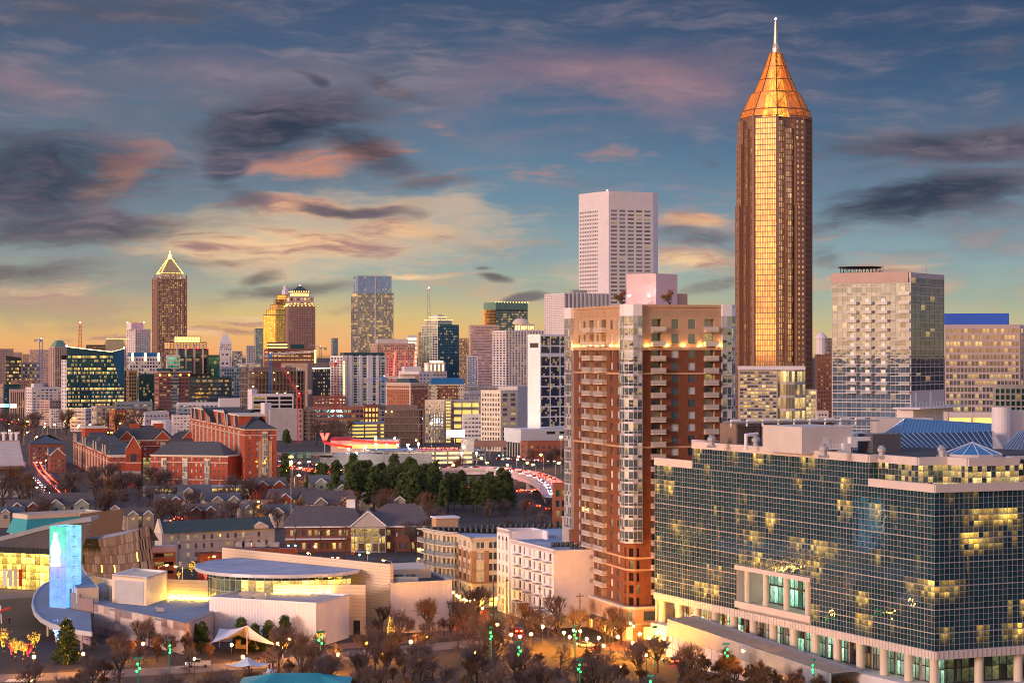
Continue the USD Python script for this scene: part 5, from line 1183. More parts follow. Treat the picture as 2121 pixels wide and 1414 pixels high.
crane("red tower crane before the white and teal apartments", 695, 870, 756, 1800, "crane_red", (718, 747), (685, 753), w=1.3)
crane("blue tower crane beside the old brick hotel", 796, 850, 786, 1760, "crane_blue", (860, 783, "metal_white"), (757, 789))
crane("white tower crane behind the dark red brick office", 664, 760, 722, 2700, "metal_grey", (640, 714), (674, 722), w=1.4)
# ------------------------------------------------------------------ the brick apartment tower
t = Thing("brick_tower", "red-brown brick apartment tower with balconies and glazed corner bays", "apartments", (*V2(1303, 520), 0))
fr = Fr(V2(1303, 520), math.radians(16.2)); W, D = 26.6, 48.3
ZC, ZT, ZP, FH = 8.2, 69.9, 80.4, 2.94
NF = 21
fz0 = ZC + (ZT - ZC - NF * FH) * 0.5 + FH * np.arange(NF)
brick, tan_, cap_, rec_ = MB(), MB(), MB(), MB()
LF = [("b", 0, 2.6)] + [(a, 5.4 + b * 1.135, 5.4 + c * 1.135) for a, b, c in (("w", 2.8, 4.5), ("w", 6.7, 8.4), ("r", 11.0, 14.1), ("w", 16.1, 17.5), ("r", 19.5, 22.7), ("w", 25.5, 27.3), ("w", 29.9, 31.8))]
RF = [("r", 5.7, 8.3), ("w", 10.8, 12.6), ("w", 15.1, 16.9), ("r", 19.3, 21.9)]
def brick_face(A, d, L, cols, za, zb_, mat_mb, zrows, wh):
 """One brick face, strip by strip, from A along d."""
 edges = [0.0]
 for k, (ty, x0, x1) in enumerate(cols):
  nxt = cols[k + 1][1] if k + 1 < len(cols) else None
  edges.append((x1 + nxt) / 2 if nxt is not None else L)
 for k, (ty, x0, x1) in enumerate(cols):
  a, b = A + d * edges[k], A + d * edges[k + 1]
  if ty == "b": continue
  if ty == "w":
   facade(mat_mb, a, b, za, zb_, [[x0 - edges[k], x1 - edges[k]]], [[z + 0.75, z + 0.75 + wh] for z in zrows], 0.22, None, lambda c, r, mb: t.part("window", mb, "glass_home"))
  else:
   facade(mat_mb, a, b, za, zb_, [[x0 - edges[k], x1 - edges[k]]], [[z + 0.25, z + 0.30 + wh + 0.55] for z in zrows], 1.5, None, lambda c, r, mb: t.part("balcony_door", mb, "glass_home"), rc := MB()); t.part("balcony_niche", rc, "stone_tan", kind="stuff")
cl = [c for c in LF if c[0] != "b"]
brick_face(fr.w2(0, D), -fr.v, D - 4.0, cl, ZC, ZT, brick, fz0, 1.75)
brick_face(fr.w2(3.0, 0), fr.u, W - 3.0 - 3.0, [(a, b - 3.0, c - 3.0) for a, b, c in RF], ZC, ZT, brick, fz0, 1.75)
tz = [ZT + 0.55, ZT + 4.05]
brick_face(fr.w2(0, D), -fr.v, D - 4.0, cl, ZT, ZP, cap_, tz, 2.3)
brick_face(fr.w2(3.0, 0), fr.u, W - 6.0, [(a, b - 3.0, c - 3.0) for a, b, c in RF], ZT, ZP, cap_, tz, 2.3)
for (p, q) in ((fr.w2(W, 4.0), fr.w2(W, D)), (fr.w2(W, D), fr.w2(0, D))): facade(brick, p, q, ZC, ZT, [], []); facade(cap_, p, q, ZT, ZP, [], [])
for (p, q) in ((fr.w2(0, 4.0), fr.w2(0, 1.6)), (fr.w2(0, 1.6), fr.w2(1.6, 0)), (fr.w2(1.6, 0), fr.w2(3.0, 0)), (fr.w2(W - 3, 0), fr.w2(W, 0)), (fr.w2(W, 0), fr.w2(W, 4))):
 L = np.linalg.norm(p - q)
 facade(brick, p, q, ZC, 23.4, spread(L, 1, 0.55), [[z + 0.2, z + 2.2] for z in fz0[:5]] if L < 2.6 else [], 0.5, None, lambda c, r, mb: t.part("window", mb, "glass_black"))
 facade(brick, p, q, 23.4, ZT, [], []); facade(cap_, p, q, ZT, ZP, [], [])
t.part("brick_wall", brick, "brick_dark"); t.part("top_wall", cap_, "stone_tan_pale")
m = MB(); m.cap([fr.w((x, y, ZP - 0.8)) for x, y in ((0.3, 0.3), (W - .3, 0.3), (W - .3, D - .3), (0.3, D - .3))]); t.part("roof", m, "roof_grey")
for cols, A, d, n in ((LF, fr.w2(0, D), -fr.v, -fr.u), (RF, fr.w2(0, 0), fr.u, -fr.v)):
 for ty, x0, x1 in cols:
  if ty != "r": continue
  for z in list(fz0) + tz:
   if z < 9: continue
   b0, b1 = (x0 - 0.2, x1 + 0.6) if cols is RF else (x0 - 2.6, x1 + 0.5)
   f2 = Fr(A, math.atan2(d[1], d[0])); dep = 1.5 if cols is RF else 1.25
   m = MB(); m.box(b0, b1, -dep, 0.0, z + 0.02, z + 0.24, f2); path = t.part("balcony", m, "stone_cream")
   g = MB(); g.box(b0, b1, -dep, -dep + 0.06, z + 0.30, z + 1.22, f2); g.box(b0, b0 + 0.06, -dep + .06, 0, z + 0.30, z + 1.22, f2); g.box(b1 - 0.06, b1, -dep + .06, 0, z + 0.30, z + 1.22, f2)
   g.box(b0 - .03, b1 + .03, -dep - 0.03, -dep + 0.07, z + 1.22, z + 1.30, f2)
   t.part("railing", g, "rail_white", parent=path)
m = MB()
for z in (fz0[4] - 0.35, fz0[3] - 0.25, fz0[13] - 0.3, fz0[19] - 0.3): m.prism([fr.w2(-0.14, D), fr.w2(-0.14, 1.6), fr.w2(1.55, -0.14), fr.w2(W + .1, -0.14), fr.w2(W + .1, D)], z, z + 0.42, True, True)
t.part("stone_band", m, "stone_tan_pale", kind="stuff")
m = MB(); q = [fr.w2(-0.4, D), fr.w2(-0.4, 1.5), fr.w2(1.45, -0.4), fr.w2(W + .3, -0.4), fr.w2(W + .3, D)]; m.prism(q, ZT - 0.3, ZT + 0.35, True, True); t.part("ledge", m, "stone_tan_pale")
m = MB(); q = [fr.w2(-0.35, D), fr.w2(-0.35, 1.5), fr.w2(1.45, -0.35), fr.w2(W + .3, -0.35), fr.w2(W + .3, D)]; m.prism(q, ZP - 0.5, ZP + 0.12, False, True)
qq = np.array(q); qi = qq.mean(0) + (qq - qq.mean(0)) * 0.97; j = np.array([1, 2, 3, 4, 0]); a = np.column_stack([qq, np.full(5, ZP + 0.12)]); b = np.column_stack([qi, np.full(5, ZP + 0.12)]); m.quads(np.stack([a, a[j], b[j], b], 1)); t.part("cornice", m, "stone_tan_pale")
m = MB()
for k in range(36): x = 3.4 + (W - 6.8) * k / 35; m.box(x, x + 0.16, -0.06, 0.1, ZP - 2.7, ZP - 1.2, fr)
for k in range(30): y = 4.5 + (D - 9) * k / 29; m.box(-0.06, 0.1, y, y + 0.3, ZP - 2.7, ZP - 1.2, fr)
t.part("parapet_slot", m, "stone_tan", kind="stuff")
base = MB(); xo = 1.2
bp = [fr.w2(-xo, D + 2), fr.w2(-xo, 1.2), fr.w2(1.2, -xo), fr.w2(W + 9, -xo), fr.w2(W + 9, D + 2)]
facade(base, bp[0], bp[1], 0, ZC, spread(D + 0.8, 9, 0.5, 1.0), [[0.3, 3.6]], 0.6, None, lambda c, r, mb: t.part("shop_window", mb, "glow_shop" if c in (3, 4, 6, 7) else "glass_black"))
up = MB(); facade(up, (fr.w2(-xo - .12, D + 2)), fr.w2(-xo - .12, 1.2), 4.3, ZC - 0.2, spread(D + 0.8, 8, 0.34, 1.5), [[5.2, 7.0]], 0.3, None, lambda c, r, mb: t.part("window", mb, "glass_home"))
facade(base, bp[1], bp[2], 0, ZC, spread(np.linalg.norm(bp[2] - bp[1]), 1, 0.5), [[0.4, 3.4], [5.0, 7.2]], 0.4, None, lambda c, r, mb: t.part("shop_window", mb, "glow_shop" if r == 0 else "glass_home"))
facade(base, bp[2], bp[3], 0, ZC, spread(W + 7.8, 5, 0.5, 0.4), [[0.4, 3.4], [5.0, 7.2]], 0.4, None, lambda c, r, mb: t.part("shop_window", mb, "glow_shop" if r == 0 and c < 3 else "glass_home"))
facade(base, bp[3], bp[4], 0, ZC, [], []); base.cap([(*q, ZC) for q in bp])
t.part("base_wall", base, "stone_tan_pale"); t.part("base_panel", up, "stone_tan_pale")
m = MB(); bq = np.array(bp); q = bq.mean(0) + (bq - bq.mean(0)) * 1.015; m.prism(q, ZC - 0.5, ZC + 0.1, True, True); m.prism(bq.mean(0) + (bq - bq.mean(0)) * 1.012, 4.0, 4.35, True, True); t.part("base_cornice", m, "stone_cream")
for k, (x, w_) in enumerate(((-xo, 6),)):
 m = MB(); m.box(-xo - 3.2, -xo, 12, 22, 3.7, 4.0, fr); m.box(-xo - 2.6, -xo, 2.5, 8, 3.3, 3.5, fr); t.part("awning", m, "metal_dark")
m = MB(); m.box(-1.9, -1.6, 2.0, 8.5, 2.2, 3.2, fr); t.part("shop_sign", m, "sign_purple")
m = MB(); rr = random.Random(2); y = 7.9
while y > 3.2: w_ = rr.uniform(.16, .4); m.box(-1.95, -1.89, y - w_, y, 2.45, 2.45 + rr.uniform(.35, .6), fr); y -= w_ + .08
t.part("sign_letters", m, "screen_white")
def bay(pts, z0, z1):
 """A glazed bay: floor bands, mullions and panes."""
 w = MB(); nf = round((z1 - z0) / FH); zz = np.linspace(z0, z1, nf + 1)
 for k in range(len(pts) - 1):
  A, B = fr.w2(*pts[k]), fr.w2(*pts[k + 1]); L = np.linalg.norm(B - A); n = max(1, round(L / 1.1))
  if L < 1.15 and k in (0, len(pts) - 2): facade(w, A, B, z0, z1, [], []); continue
  zs = np.column_stack([zz[:-1] + 0.42, zz[1:] - 0.06]); zs = np.stack([np.column_stack([zs[:, 0], zs[:, 0] + 0.62]), np.column_stack([zs[:, 0] + 0.72, zs[:, 1]])], 1).reshape(-1, 2)
  facade(w, A, B, z0, z1, spread(L, n, 0.9), zs, 0.08, None, lambda c, r, mb: t.part("bay_pane", mb, "glass_bay"))
 w.cap([fr.w((*p, z1)) for p in pts]); t.part("bay_frame", w, "bay_metal")
 cp = MB(); pp = np.array([fr.w2(*p) for p in pts]); cp.prism(pp[::1], z1, ZP + 0.2, True); t.part("bay_top", cp, "panel_white")
bay([(0, 4.0), (-1.0, 4.0), (-1.0, 0.7), (0.7, -1.0), (3.0, -1.0), (3.0, 0)], 23.4, ZP - 2.6)
bay([(W - 3.0, 0), (W - 3.0, -1.0), (W - 0.6, -1.0), (W + 1.0, 0.7), (W + 1.0, 4.0), (W, 4.0)], 23.4, ZP - 2.6)
bay([(0, D + 0.0), (-1.0, D), (-1.0, D - 3.2), (-0.9, D - 5.4), (0, D - 5.4)], 23.4, ZP - 2.6)
for x in (4.6, 9.6, 13.9, 18.1, 23.0):
 m = MB(); m.box(x - 0.16, x + 0.16, -0.62, -0.3, ZT + 0.45, ZT + 0.62, fr); path = t.part("wall_lamp", m, "metal_dark"); g = MB(); g.ball(fr.w((x, -0.46, ZT + 0.80)), 0.15, 1); t.part("bulb", g, "lamp_wash", parent=path)
for y in (5.2, 8.2, 12.6, 18.2, 23.6, 28.0, 33.5, 38.6, 41.9):
 g = MB(); g.ball(fr.w((-0.46, y, ZT + 0.80)), 0.13, 1); t.part("wall_lamp", g, "lamp_wash")
p2, z2 = stack(t, 1297, 1359, 1403, 566, 640, 536, "stone_pinkpale", 0.9, "roof_house"); stack(t, 1400, 1403, 1424, 608, 640, 545, "stone_pink", 0.8, "roof_house")  # pink lamp light is put into the larger roof house's stone colour
for px in (1303, 1345): beacon(t, (gx(px, 533), 533, gz(612, 533)), 0.28, "lamp_pink", "roof_floodlight")
# ------------------------------------------------------------------ the foreground glass building
g = Thing("glass_office", "large foreground office of mirrored dark glass in a pale grid", "office", (86.9, 447, 0))
g.x.ClearXformOpOrder(); g.x.MakeMatrixXform().Set(mat4((79.5, 409.0, 5.87), 0.0, 0.915))
fr = Fr((86.9, 447), math.radians(24.3)); LY, LX = 122.0, 64.0
Z0, Z1, ZU = 7.6, 40.2, 45.3
PW = 1.22
nrow = 27; rz = np.linspace(Z0, Z1, nrow + 1)
heavy = {3, 7, 11, 15, 19, 23}          # rows above which a thicker floor band runs
def rows(z0, z1, n, base_k=0):
 z = np.linspace(z0, z1, n + 1); lo = z[:-1].copy(); hi = z[1:].copy()
 lo += np.array([0.10 if (k + base_k) in heavy else 0.04 for k in range(n)]); hi -= np.array([0.10 if (k + 1 + base_k) in heavy else 0.04 for k in range(n)])
 return np.column_stack([lo, hi])
def panes_x(L, n, heavy_every=12):
 w = L / n; lo = w * np.arange(n) + 0.028; hi = w * (np.arange(n) + 1) - 0.028
 k = np.arange(n) % heavy_every == 0; lo[k] += 0.035; hi[np.roll(k, -1)] -= 0.035
 return np.column_stack([lo, hi])
allp = []
def curtain(A, B, z0, z1, n, nr, mat="glass_main", base_k=0, skip=None, hv=12):
 """A wall of panes in a thin grid. skip((x0,x1,z0,z1)) leaves a hole."""
 w = MB(); got = []
 facade(w, A, B, z0, z1, panes_x(np.linalg.norm(B - A), n, hv), rows(z0, z1, nr, base_k), 0.05, None, lambda c, r, mb: got.append((c, r, mb)))
 g.part("grid", w, "mullion")
 for c, r, mb in got: allp.append((mb, mat))
P = fr.w2
zt0, zt1 = rz[1] + 0.4, rz[8]
curtain(P(0, LY), P(0, 80.5), Z0, Z1, 34, nrow)
curtain(P(0, 80.5), P(0, 47.5), zt1, Z1, 27, 19, base_k=8)
curtain(P(0, 47.5), P(0, 0), Z0, Z1, 39, nrow)
curtain(P(0, 0), P(LX, 0), Z0, Z1, 52, nrow, mat="glass_main")
top_pts = [(5.0, 111), (5.0, 102), (0, 102), (0, 24), (2.5, 24), (2.5, 9.3), (10, 9.3), (10, 2.2), (23, 2.2), (23, 5.5), (LX, 5.5)]
for a, b in zip(top_pts, top_pts[1:]):
 L = math.hypot(b[0] - a[0], b[1] - a[1]); curtain(P(*a), P(*b), Z1 + 0.2, ZU, max(2, round(L / PW)), 4, mat="glass_main" if b[1] > 20 else "glass_top", base_k=30)
def band(name, pts, z0, z1, out=0.25, mat="fascia", inn=0.9):
 for a, b in zip(pts, pts[1:]):
  A, B = P(*a), P(*b); d = (B - A); L = np.linalg.norm(d); f2 = Fr(A, math.atan2(d[1], d[0])); m = MB(); m.box(-0.0, L + 0.0, -out, inn, z0, z1, f2); g.part(name, m, mat)
band("top_fascia", top_pts, ZU, ZU + 1.7, 0.35)
band("terrace_fascia", [(0, LY), (0, 102)], Z1, Z1 + 1.9); band("terrace_fascia", [(0, 24), (0, -0.25), (LX, -0.25)], Z1, Z1 + 1.7)
low = [(0, LY), (0, -0.3), (LX, -0.3)]
band("soffit_band", low, 5.9, Z0, 0.35, "fascia")
m = MB()
for y in np.arange(0.4, LY, 1.2): m.box(-0.42, -0.34, y, y + 0.16, 5.95, Z0 - 0.05, fr)
for x in np.arange(0.4, LX, 1.2): m.box(x, x + 0.16, -0.72, -0.64, 5.95, Z0 - 0.05, fr)
g.part("band_rib", m, "mullion", kind="stuff")
m = MB(); m.prism([P(0.6, 0.6), P(LX, 0.6), P(LX, LY), P(0.6, LY)], 5.9, 9.2, True, True); g.part("lower_floor", m, "concrete")
m = MB(); m.prism([P(0.5, 102), P(0.5, 24), P(3, 24), P(3, 9.8), P(10.5, 9.8), P(10.5, 2.7), P(LX, 2.7), P(LX, LY), P(5.5, LY - 11), P(5.5, 102)][::-1] if False else [P(0.5, 24), P(3, 24), P(3, 9.8), P(10.5, 9.8), P(10.5, 2.7), P(LX, 6), P(LX, LY), P(5.5, 111), P(5.5, 102), P(0.5, 102)], ZU + 0.3, ZU + 1.0, True, True); g.part("roof", m, "roof_dark")
m = MB(); m.prism([P(0.4, 0.4), P(LX, 0.4), P(LX, LY), P(0.4, LY)], Z1 - 0.1, Z1 + 0.12, True, True); g.part("terrace_deck", m, "roof_grey")
m = MB(); m.prism([P(0.4, LY), P(LX, LY)] + [P(LX, LY + 0.5), P(0.4, LY + 0.5)], 0, Z1, True); m.prism([P(LX, 0), P(LX + 0.5, 0), P(LX + 0.5, LY), P(LX, LY)], 0, ZU, True); g.part("back_wall", m, "concrete_pale")
core = MB(); core.prism([P(9, 9), P(LX - 4, 9), P(LX - 4, LY - 6), P(9, LY - 6)], 9.2, Z1 - 0.2, False); g.part("core_wall", core, "room_wall")
m = MB(); m.box(0.0, 7, 47.5, 80.5, zt0 - 0.9, zt0, fr); m.box(-0.4, 0.2, 47.2, 80.8, zt1 - 0.05, zt1 + 1.0, fr); m.box(-0.4, 0.0, 47.2, 80.8, zt0 - 1.0, zt0 + 0.5, fr); g.part("terrace_edge", m, "fascia")
m = MB(); m.box(0.2, 7, 47.5, 80.5, zt1 + 0.01, zt1 + 0.4, fr); m.box(0.1, 7, 47.2, 47.6, zt0, zt1, fr); m.box(0.1, 7, 80.4, 80.8, zt0, zt1, fr); g.part("terrace_soffit", m, "concrete_pale")
w, p = MB(), MB(); facade(w, P(7, 80.4), P(7, 47.6), zt0, zt1 + .01, spread(32.8, 18, 0.92), [[zt0 + .3, zt0 + 4.2], [zt0 + 4.6, zt1 - 0.2]], 0.1, p); g.part("terrace_frame", w, "metal_dark"); g.part("terrace_glass", p, "glass_lobby", kind="stuff")
for y in (51, 60.3, 69.6, 78):
 m = MB(); m.rod(fr.w((1.6, y, zt0)), fr.w((1.6, y, zt1)), 0.75, k=16); g.part("terrace_column", m, "stone_cream")
for k, y in enumerate(np.arange(2.0, LY, 9.1)):
 m = MB(); m.rod(fr.w((1.3, y, 0)), fr.w((1.3, y, 5.9)), 0.95, k=18); g.part("column", m, "stone_cream")
for x in (12.0, 22.0, 32.0, 42.0):
 m = MB(); m.rod(fr.w((x, 1.3, 0)), fr.w((x, 1.3, 5.9)), 0.95, k=18); g.part("column", m, "stone_cream")
for k, y in enumerate(np.arange(2.0, LY - 9, 9.1)):
 w, p = MB(), MB(); facade(w, P(4.2, y + 8.6), P(4.2, y + 0.5), 0, 5.95, spread(8.1, 6, 0.9), [[0.2, 3.1], [3.3, 5.7]], 0.1, p); path = g.part("lobby_frame", w, "metal_dark"); g.part("lobby_glass", p, "glass_lobby" if k % 5 != 3 else "glass_black", parent=path)
for k, x in enumerate(np.arange(4.2, 40, 9.6)):
 w, p = MB(), MB(); facade(w, P(x, 4.2), P(x + 9.4, 4.2), 0, 5.95, spread(9.4, 5, 0.9), [[0.2, 3.1], [3.3, 5.7]], 0.1, p); path = g.part("lobby_frame", w, "metal_dark"); g.part("lobby_glass", p, "glass_lobby2", parent=path)
m = MB(); m.box(4.3, 40, 4.4, LY - 3, 0, 5.8, fr); g.part("lobby_core", m, "concrete_pale")
m = MB(); a0, a1 = 24.0, 97.5; zl_ = lambda y: 0.4 + 3.6 * (y - a0) / (a1 - a0)
q = [fr.w((-9.5, a1, 3.6)), fr.w((-9.5, a0, 0.2)), fr.w((-2.0, a0, 0.8)), fr.w((-2.0, a1, 4.4))]; q2 = [np.array(v) - [0, 0, 0.3] for v in q]
m.quads([q, [q[3], q[0], q2[0], q2[3]], q2[::-1]]); m.quads([[fr.w((-9.6, a1, 4.0)), fr.w((-9.6, a1, 0.1)), fr.w((-9.6, a0, -3.3)), fr.w((-9.6, a0, 0.5))], [fr.w((-9.6, a1, 4.0)), fr.w((-2, a1, 4.0)), fr.w((-2, a1, 0.1)), fr.w((-9.6, a1, 0.1))]]); g.part("podium_canopy", m, "metal_bluegrey2")
m = MB()
for y in np.arange(a0, a1, 1.1): m.box(-9.2, -2.2, y, y + 0.3, zl_(y) + .1, zl_(y) + 0.3, fr)
g.part("canopy_slat", m, "concrete", kind="stuff")
m = MB()
for y in np.arange(a0 + 2, a1 - 1, 3.2): m.box(-8.9, -8.5, y, y + 2.9, -6.4, zl_(y) - 3.4, fr)
g.part("podium_wall", m, "concrete_white"); m = MB(); m.box(-1.5, LX, 0, LY - 0.5, -6.4, -0.1, fr); g.part("podium", m, "concrete_white")
allp.sort(key=lambda x: np.linalg.norm(x[0].v[0].mean(0)[:2]))
for mb, mt in allp[:300]: g.part("pane", mb, mt)
rest = {}
for mb, mt in allp[300:]: rest.setdefault(mt, MB()).tri(*mb.get())
for mt, mb in rest.items(): g.part("panes", mb, mt, kind="stuff")
ZR = ZU + 1.0
A24 = math.radians(24.3)
m = MB(); f2 = Fr(V2(1661, 487), A24); m.box(0, 13.5, 0, 17, ZR, 52.3, f2); pth = g.part("plant_house", m, "concrete_pale")
m = MB(); m.box(5.6, 7.2, -0.08, 0.1, ZR + 1.2, ZR + 3.6, f2); g.part("door", m, "concrete_white", parent=pth)
m = MB()
for k in range(6): m.rod(f2.w((4.8 + k * 0.8, -1.5, ZR + 1.0)), f2.w((4.8 + k * 0.8, -1.5, ZR + 2.2)), 0.05, k=4)
for z in (1.0, 1.6, 2.2): m.rod(f2.w((4.8, -1.5, ZR + z)), f2.w((8.8, -1.5, ZR + z)), 0.05, k=4)
m.box(4.7, 8.9, -1.6, 0, ZR + 0.9, ZR + 1.0, f2); g.part("railing", m, "metal_white", parent=pth)
f2 = Fr(V2(1600, 525), A24)
for k in range(4):
 m = MB(); m.box(-10 + k * 7, -10.0 + k * 7 + 6.4, 0, 8, ZR + 0.8, ZR + 5.6, f2); pth = g.part("cooling_tower", m, "scaffold"); l = MB()
 for i in range(8): l.box(-9.6 + k * 7, -9.6 + k * 7 + 5.6, -0.12, 0.05, ZR + 1.2 + i * 0.5, ZR + 1.42 + i * 0.5, f2)
 g.part("louvres", l, "metal_dark", parent=pth)
for k in range(9):
 m = MB(); x = -12 + k * 4.4; m.rod(f2.w((x, -0.8, ZR + 6.4)), f2.w((x + 2.6, -0.8, ZR + 6.4)), 0.35, k=8); m.rod(f2.w((x, -0.8, ZR + 5)), f2.w((x, -0.8, ZR + 6.5)), 0.25, k=8); g.part("pipe", m, "metal_white")
m = MB(); m.rod(f2.w((-13, -0.9, ZR + 6.0)), f2.w((30, -0.9, ZR + 6.0)), 0.18, k=6); g.part("pipe_rail", m, "metal_grey")
for px, Yq, s in ((1474, 520, 1.0), (1566, 515, 1.0), (1706, 470, 1.0), (1826, 468, 0.9), (1950, 470, 0.9), (1952, 460, 0.8), (1594, 505, 0.7), (2010, 475, 0.7)):
 x, y = V2(px, Yq); m = MB(); m.box(x - 1.1 * s, x + 1.1 * s, y - 1.1 * s, y + 1.1 * s, ZR, ZR + 0.5); m.lathe((x, y, 0), [(0.75 * s, ZR + 0.5), (0.75 * s, ZR + 1.5 * s), (1.05 * s, ZR + 1.6 * s), (1.05 * s, ZR + 2.3 * s), (0.6 * s, ZR + 2.7 * s), (0.7 * s, ZR + 3.0 * s)], 12); g.part("roof_vent", m, "metal_grey")
for px, Yq, r_ in ((1597, 505, 0.5), (1545, 508, 0.4)):
 x, y = V2(px, Yq); m = MB(); m.rod((x, y, ZR), (x, y, ZR + 3.4), r_, k=10); m.rod((x, y, ZR + 3.4), (x + 3, y + 3, ZR + 3.6), r_, k=10); m.ball((x, y, ZR + 3.4), r_ * 1.1, 1); g.part("duct_bend", m, "metal_white")
f2 = Fr(V2(1808, 492), A24); m = MB(); m.box(0, 7.5, 0, 6, ZR, ZR + 4.2, f2); g.part("air_handler", m, "metal_dark2")
m = MB(); prof = [(0, 3.6), (-3.5, 3.6), (-5.2, 2.2), (-7, 0.9), (-8.5, 0.9)]
for a, b in zip(prof, prof[1:]): m.box(min(a[0], b[0]), max(a[0], b[0]), 1.0, 3.2, ZR + min(a[1], b[1]) - 0.9, ZR + max(a[1], b[1]), f2)
g.part("air_duct", m, "metal_white")
f2 = Fr(V2(1755, 505), A24); m = MB(); m.box(0, 6, 0, 7, ZR, ZR + 4.0, f2); g.part("air_handler", m, "metal_white")
m = MB(); c = V2(2014, 474); k8 = 12; m.lathe((*c, 0), [(6.6, ZR - 0.1), (6.6, ZR + 0.7)], k8); g.part("skylight_kerb", m, "concrete_pale")
for i in range(k8):
 a0, a1 = 2 * PI * i / k8, 2 * PI * (i + 1) / k8; m = MB(); m.tri([(c[0] + 6.4 * math.cos(a0), c[1] + 6.4 * math.sin(a0), ZR + 0.7), (c[0] + 6.4 * math.cos(a1), c[1] + 6.4 * math.sin(a1), ZR + 0.7), (*c, ZR + 3.2)], [[0, 1, 2]]); pth = g.part("skylight_pane", m, "blue_roof")
 m = MB(); m.rod((c[0] + 6.4 * math.cos(a0), c[1] + 6.4 * math.sin(a0), ZR + 0.72), (*c, ZR + 3.22), 0.08, k=4); g.part("rib", m, "metal_white", parent=pth)
at = Thing("atrium", "sloping blue glass atrium roofs with pale service towers behind the glass office", "atrium", (*V2(1950, 540), 0))
at.x.ClearXformOpOrder(); at.x.MakeMatrixXform().Set(mat4((*V2(1950, 494), 5.87), 0.0, 0.915))
def slope(name, corners, mat, nrib, rr=0.07):
 m = MB(); q = np.array(corners); m.quads([q]); n = np.cross(q[1] - q[0], q[3] - q[0]); n /= np.linalg.norm(n); n *= np.sign(n[2]); pth = at.part(name, m, mat); rb = MB()
 for s in np.linspace(0, 1, nrib): rb.rod(q[0] + (q[1] - q[0]) * s + n * 0.06, q[3] + (q[2] - q[3]) * s + n * 0.06, rr, k=4)
 at.part("rib", rb, "rib_blue", parent=pth, kind="stuff")
V3 = lambda px, py, Y: np.array([gx(px, Y), Y, gz(py, Y)])
slope("upper_glass_roof", [V3(1862, 900, 560), V3(2068, 905, 552), V3(2066, 877, 575), V3(1874, 866, 590)], "blue_roof", 30, 0.06)
slope("lower_glass_roof", [V3(1845, 931, 520), V3(2078, 929, 512), V3(2057, 893, 540), V3(1800, 898, 548)], "glass_navy", 24, 0.09)
slope("right_glass_roof", [V3(2075, 930, 508), V3(2160, 934, 500), V3(2150, 884, 530), V3(2112, 893, 528)], "glass_brown", 12)
slope("left_glass_roof", [V3(1830, 898, 552), V3(1862, 900, 560), V3(1874, 866, 590), V3(1876, 867, 588)], "glass_brown", 8)
p2 = frame_of(1802, 1815, 1932, 600, 0.4); m = MB(); m.prism(p2, 20, gz(866, 600)); at.part("back_wall", m, "concrete_pale")
m = MB(); m.rod((gx(2073, 545), 545, 20), (gx(2073, 545), 545, gz(843, 545)), 2.3, k=20); at.part("round_tower", m, "concrete_white")
p2 = frame_of(2082, 2086, 2140, 548, 0.6); m = MB(); m.prism(p2, 20, gz(850, 548)); at.part("service_tower", m, "concrete_white")
m = MB(); m.prism(offset(frame_of(1800, 1842, 2170, 516, 0.6), 0.0), 20, ZR - 2); at.part("lower_block", m, "concrete_pale")
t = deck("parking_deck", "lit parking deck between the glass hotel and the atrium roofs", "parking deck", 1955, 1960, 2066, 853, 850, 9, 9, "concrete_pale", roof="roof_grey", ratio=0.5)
tower("office_block", "low pale wall block between the glass hotel and the banded glass office", "office", 1689, 1692, 1716, 850, 1000, "concrete_pale", "glass_black", 9, 8, fx=0.6, fz=0.4, ratio=0.6)
# ------------------------------------------------------------------ the white apartment block under wraps
Y = 542
t = Thing("white_apartments", "white-wrapped apartment block with rows of little balconies, still being finished", "apartments", (*V2(1147, Y), 0))
fr = Fr(V2(1147, Y), math.radians(19.0)); DL = 43.0; WR = 16.0; zt = 19.7; fh = 3.02
wl = MB(); rows_ = np.array([[4.75 + fh * k, 4.75 + fh * k + 1.9] for k in range(5)])
P = fr.w2
each = lambda c, r, mb: t.part("window", mb, "glass_home2")
wx = [2.4 + 3.85 * k for k in range(8)]
facade(wl, P(0, 33), P(0, 0), 4.2, zt, [[x, x + (1.9 if k % 2 else 1.25)] for k, x in enumerate(wx)], rows_, 0.25, None, each)
facade(wl, P(0, 33), P(0, 0), 0, 4.2, spread(33, 9, 0.6, 0.4), [[0.3, 3.5]], 0.6, None, lambda c, r, mb: t.part("shop_opening", mb, "metal_dark"))
for k in range(1, 8, 2):
 for r in range(5):
  y = 33 - wx[k]; m = MB(); m.box(-1.5, 0, y - 2.7, y + 0.7, rows_[r][0] - 0.45, rows_[r][0] - 0.2, fr); t.part("balcony", m, "concrete")
for k in (2, 4, 6):
 m = MB(); y = 33 - wx[k]; m.box(-1.7, 0, y - 2.2, y + 1.2, 3.75, 4.0, fr); t.part("shop_canopy", m, "metal_bluegrey")
b = MB(); zb_ = 22.0
facade(b, P(-0.5, 43), P(-0.5, 33), 4.2, zb_, spread(10, 3, 0.46, 0.5), np.vstack([rows_[:4], [[rows_[4][0], rows_[4][1] + 0.5]]]), 0.25, None, each)
facade(b, P(-0.5, 43), P(-0.5, 33), 0, 4.2, spread(10, 3, 0.56, 0.3), [[0.3, 2.1], [2.4, 3.9]], 0.5, None, lambda c, r, mb: t.part("shop_opening", mb, "metal_dark"))
facade(b, P(-0.5, 33), P(0.0, 33), 0, zb_, [], []); facade(b, P(4, 43), P(-.5, 43), 0, zb_, [], [])
sx = spread(10, 3, 0.46, 0.5)
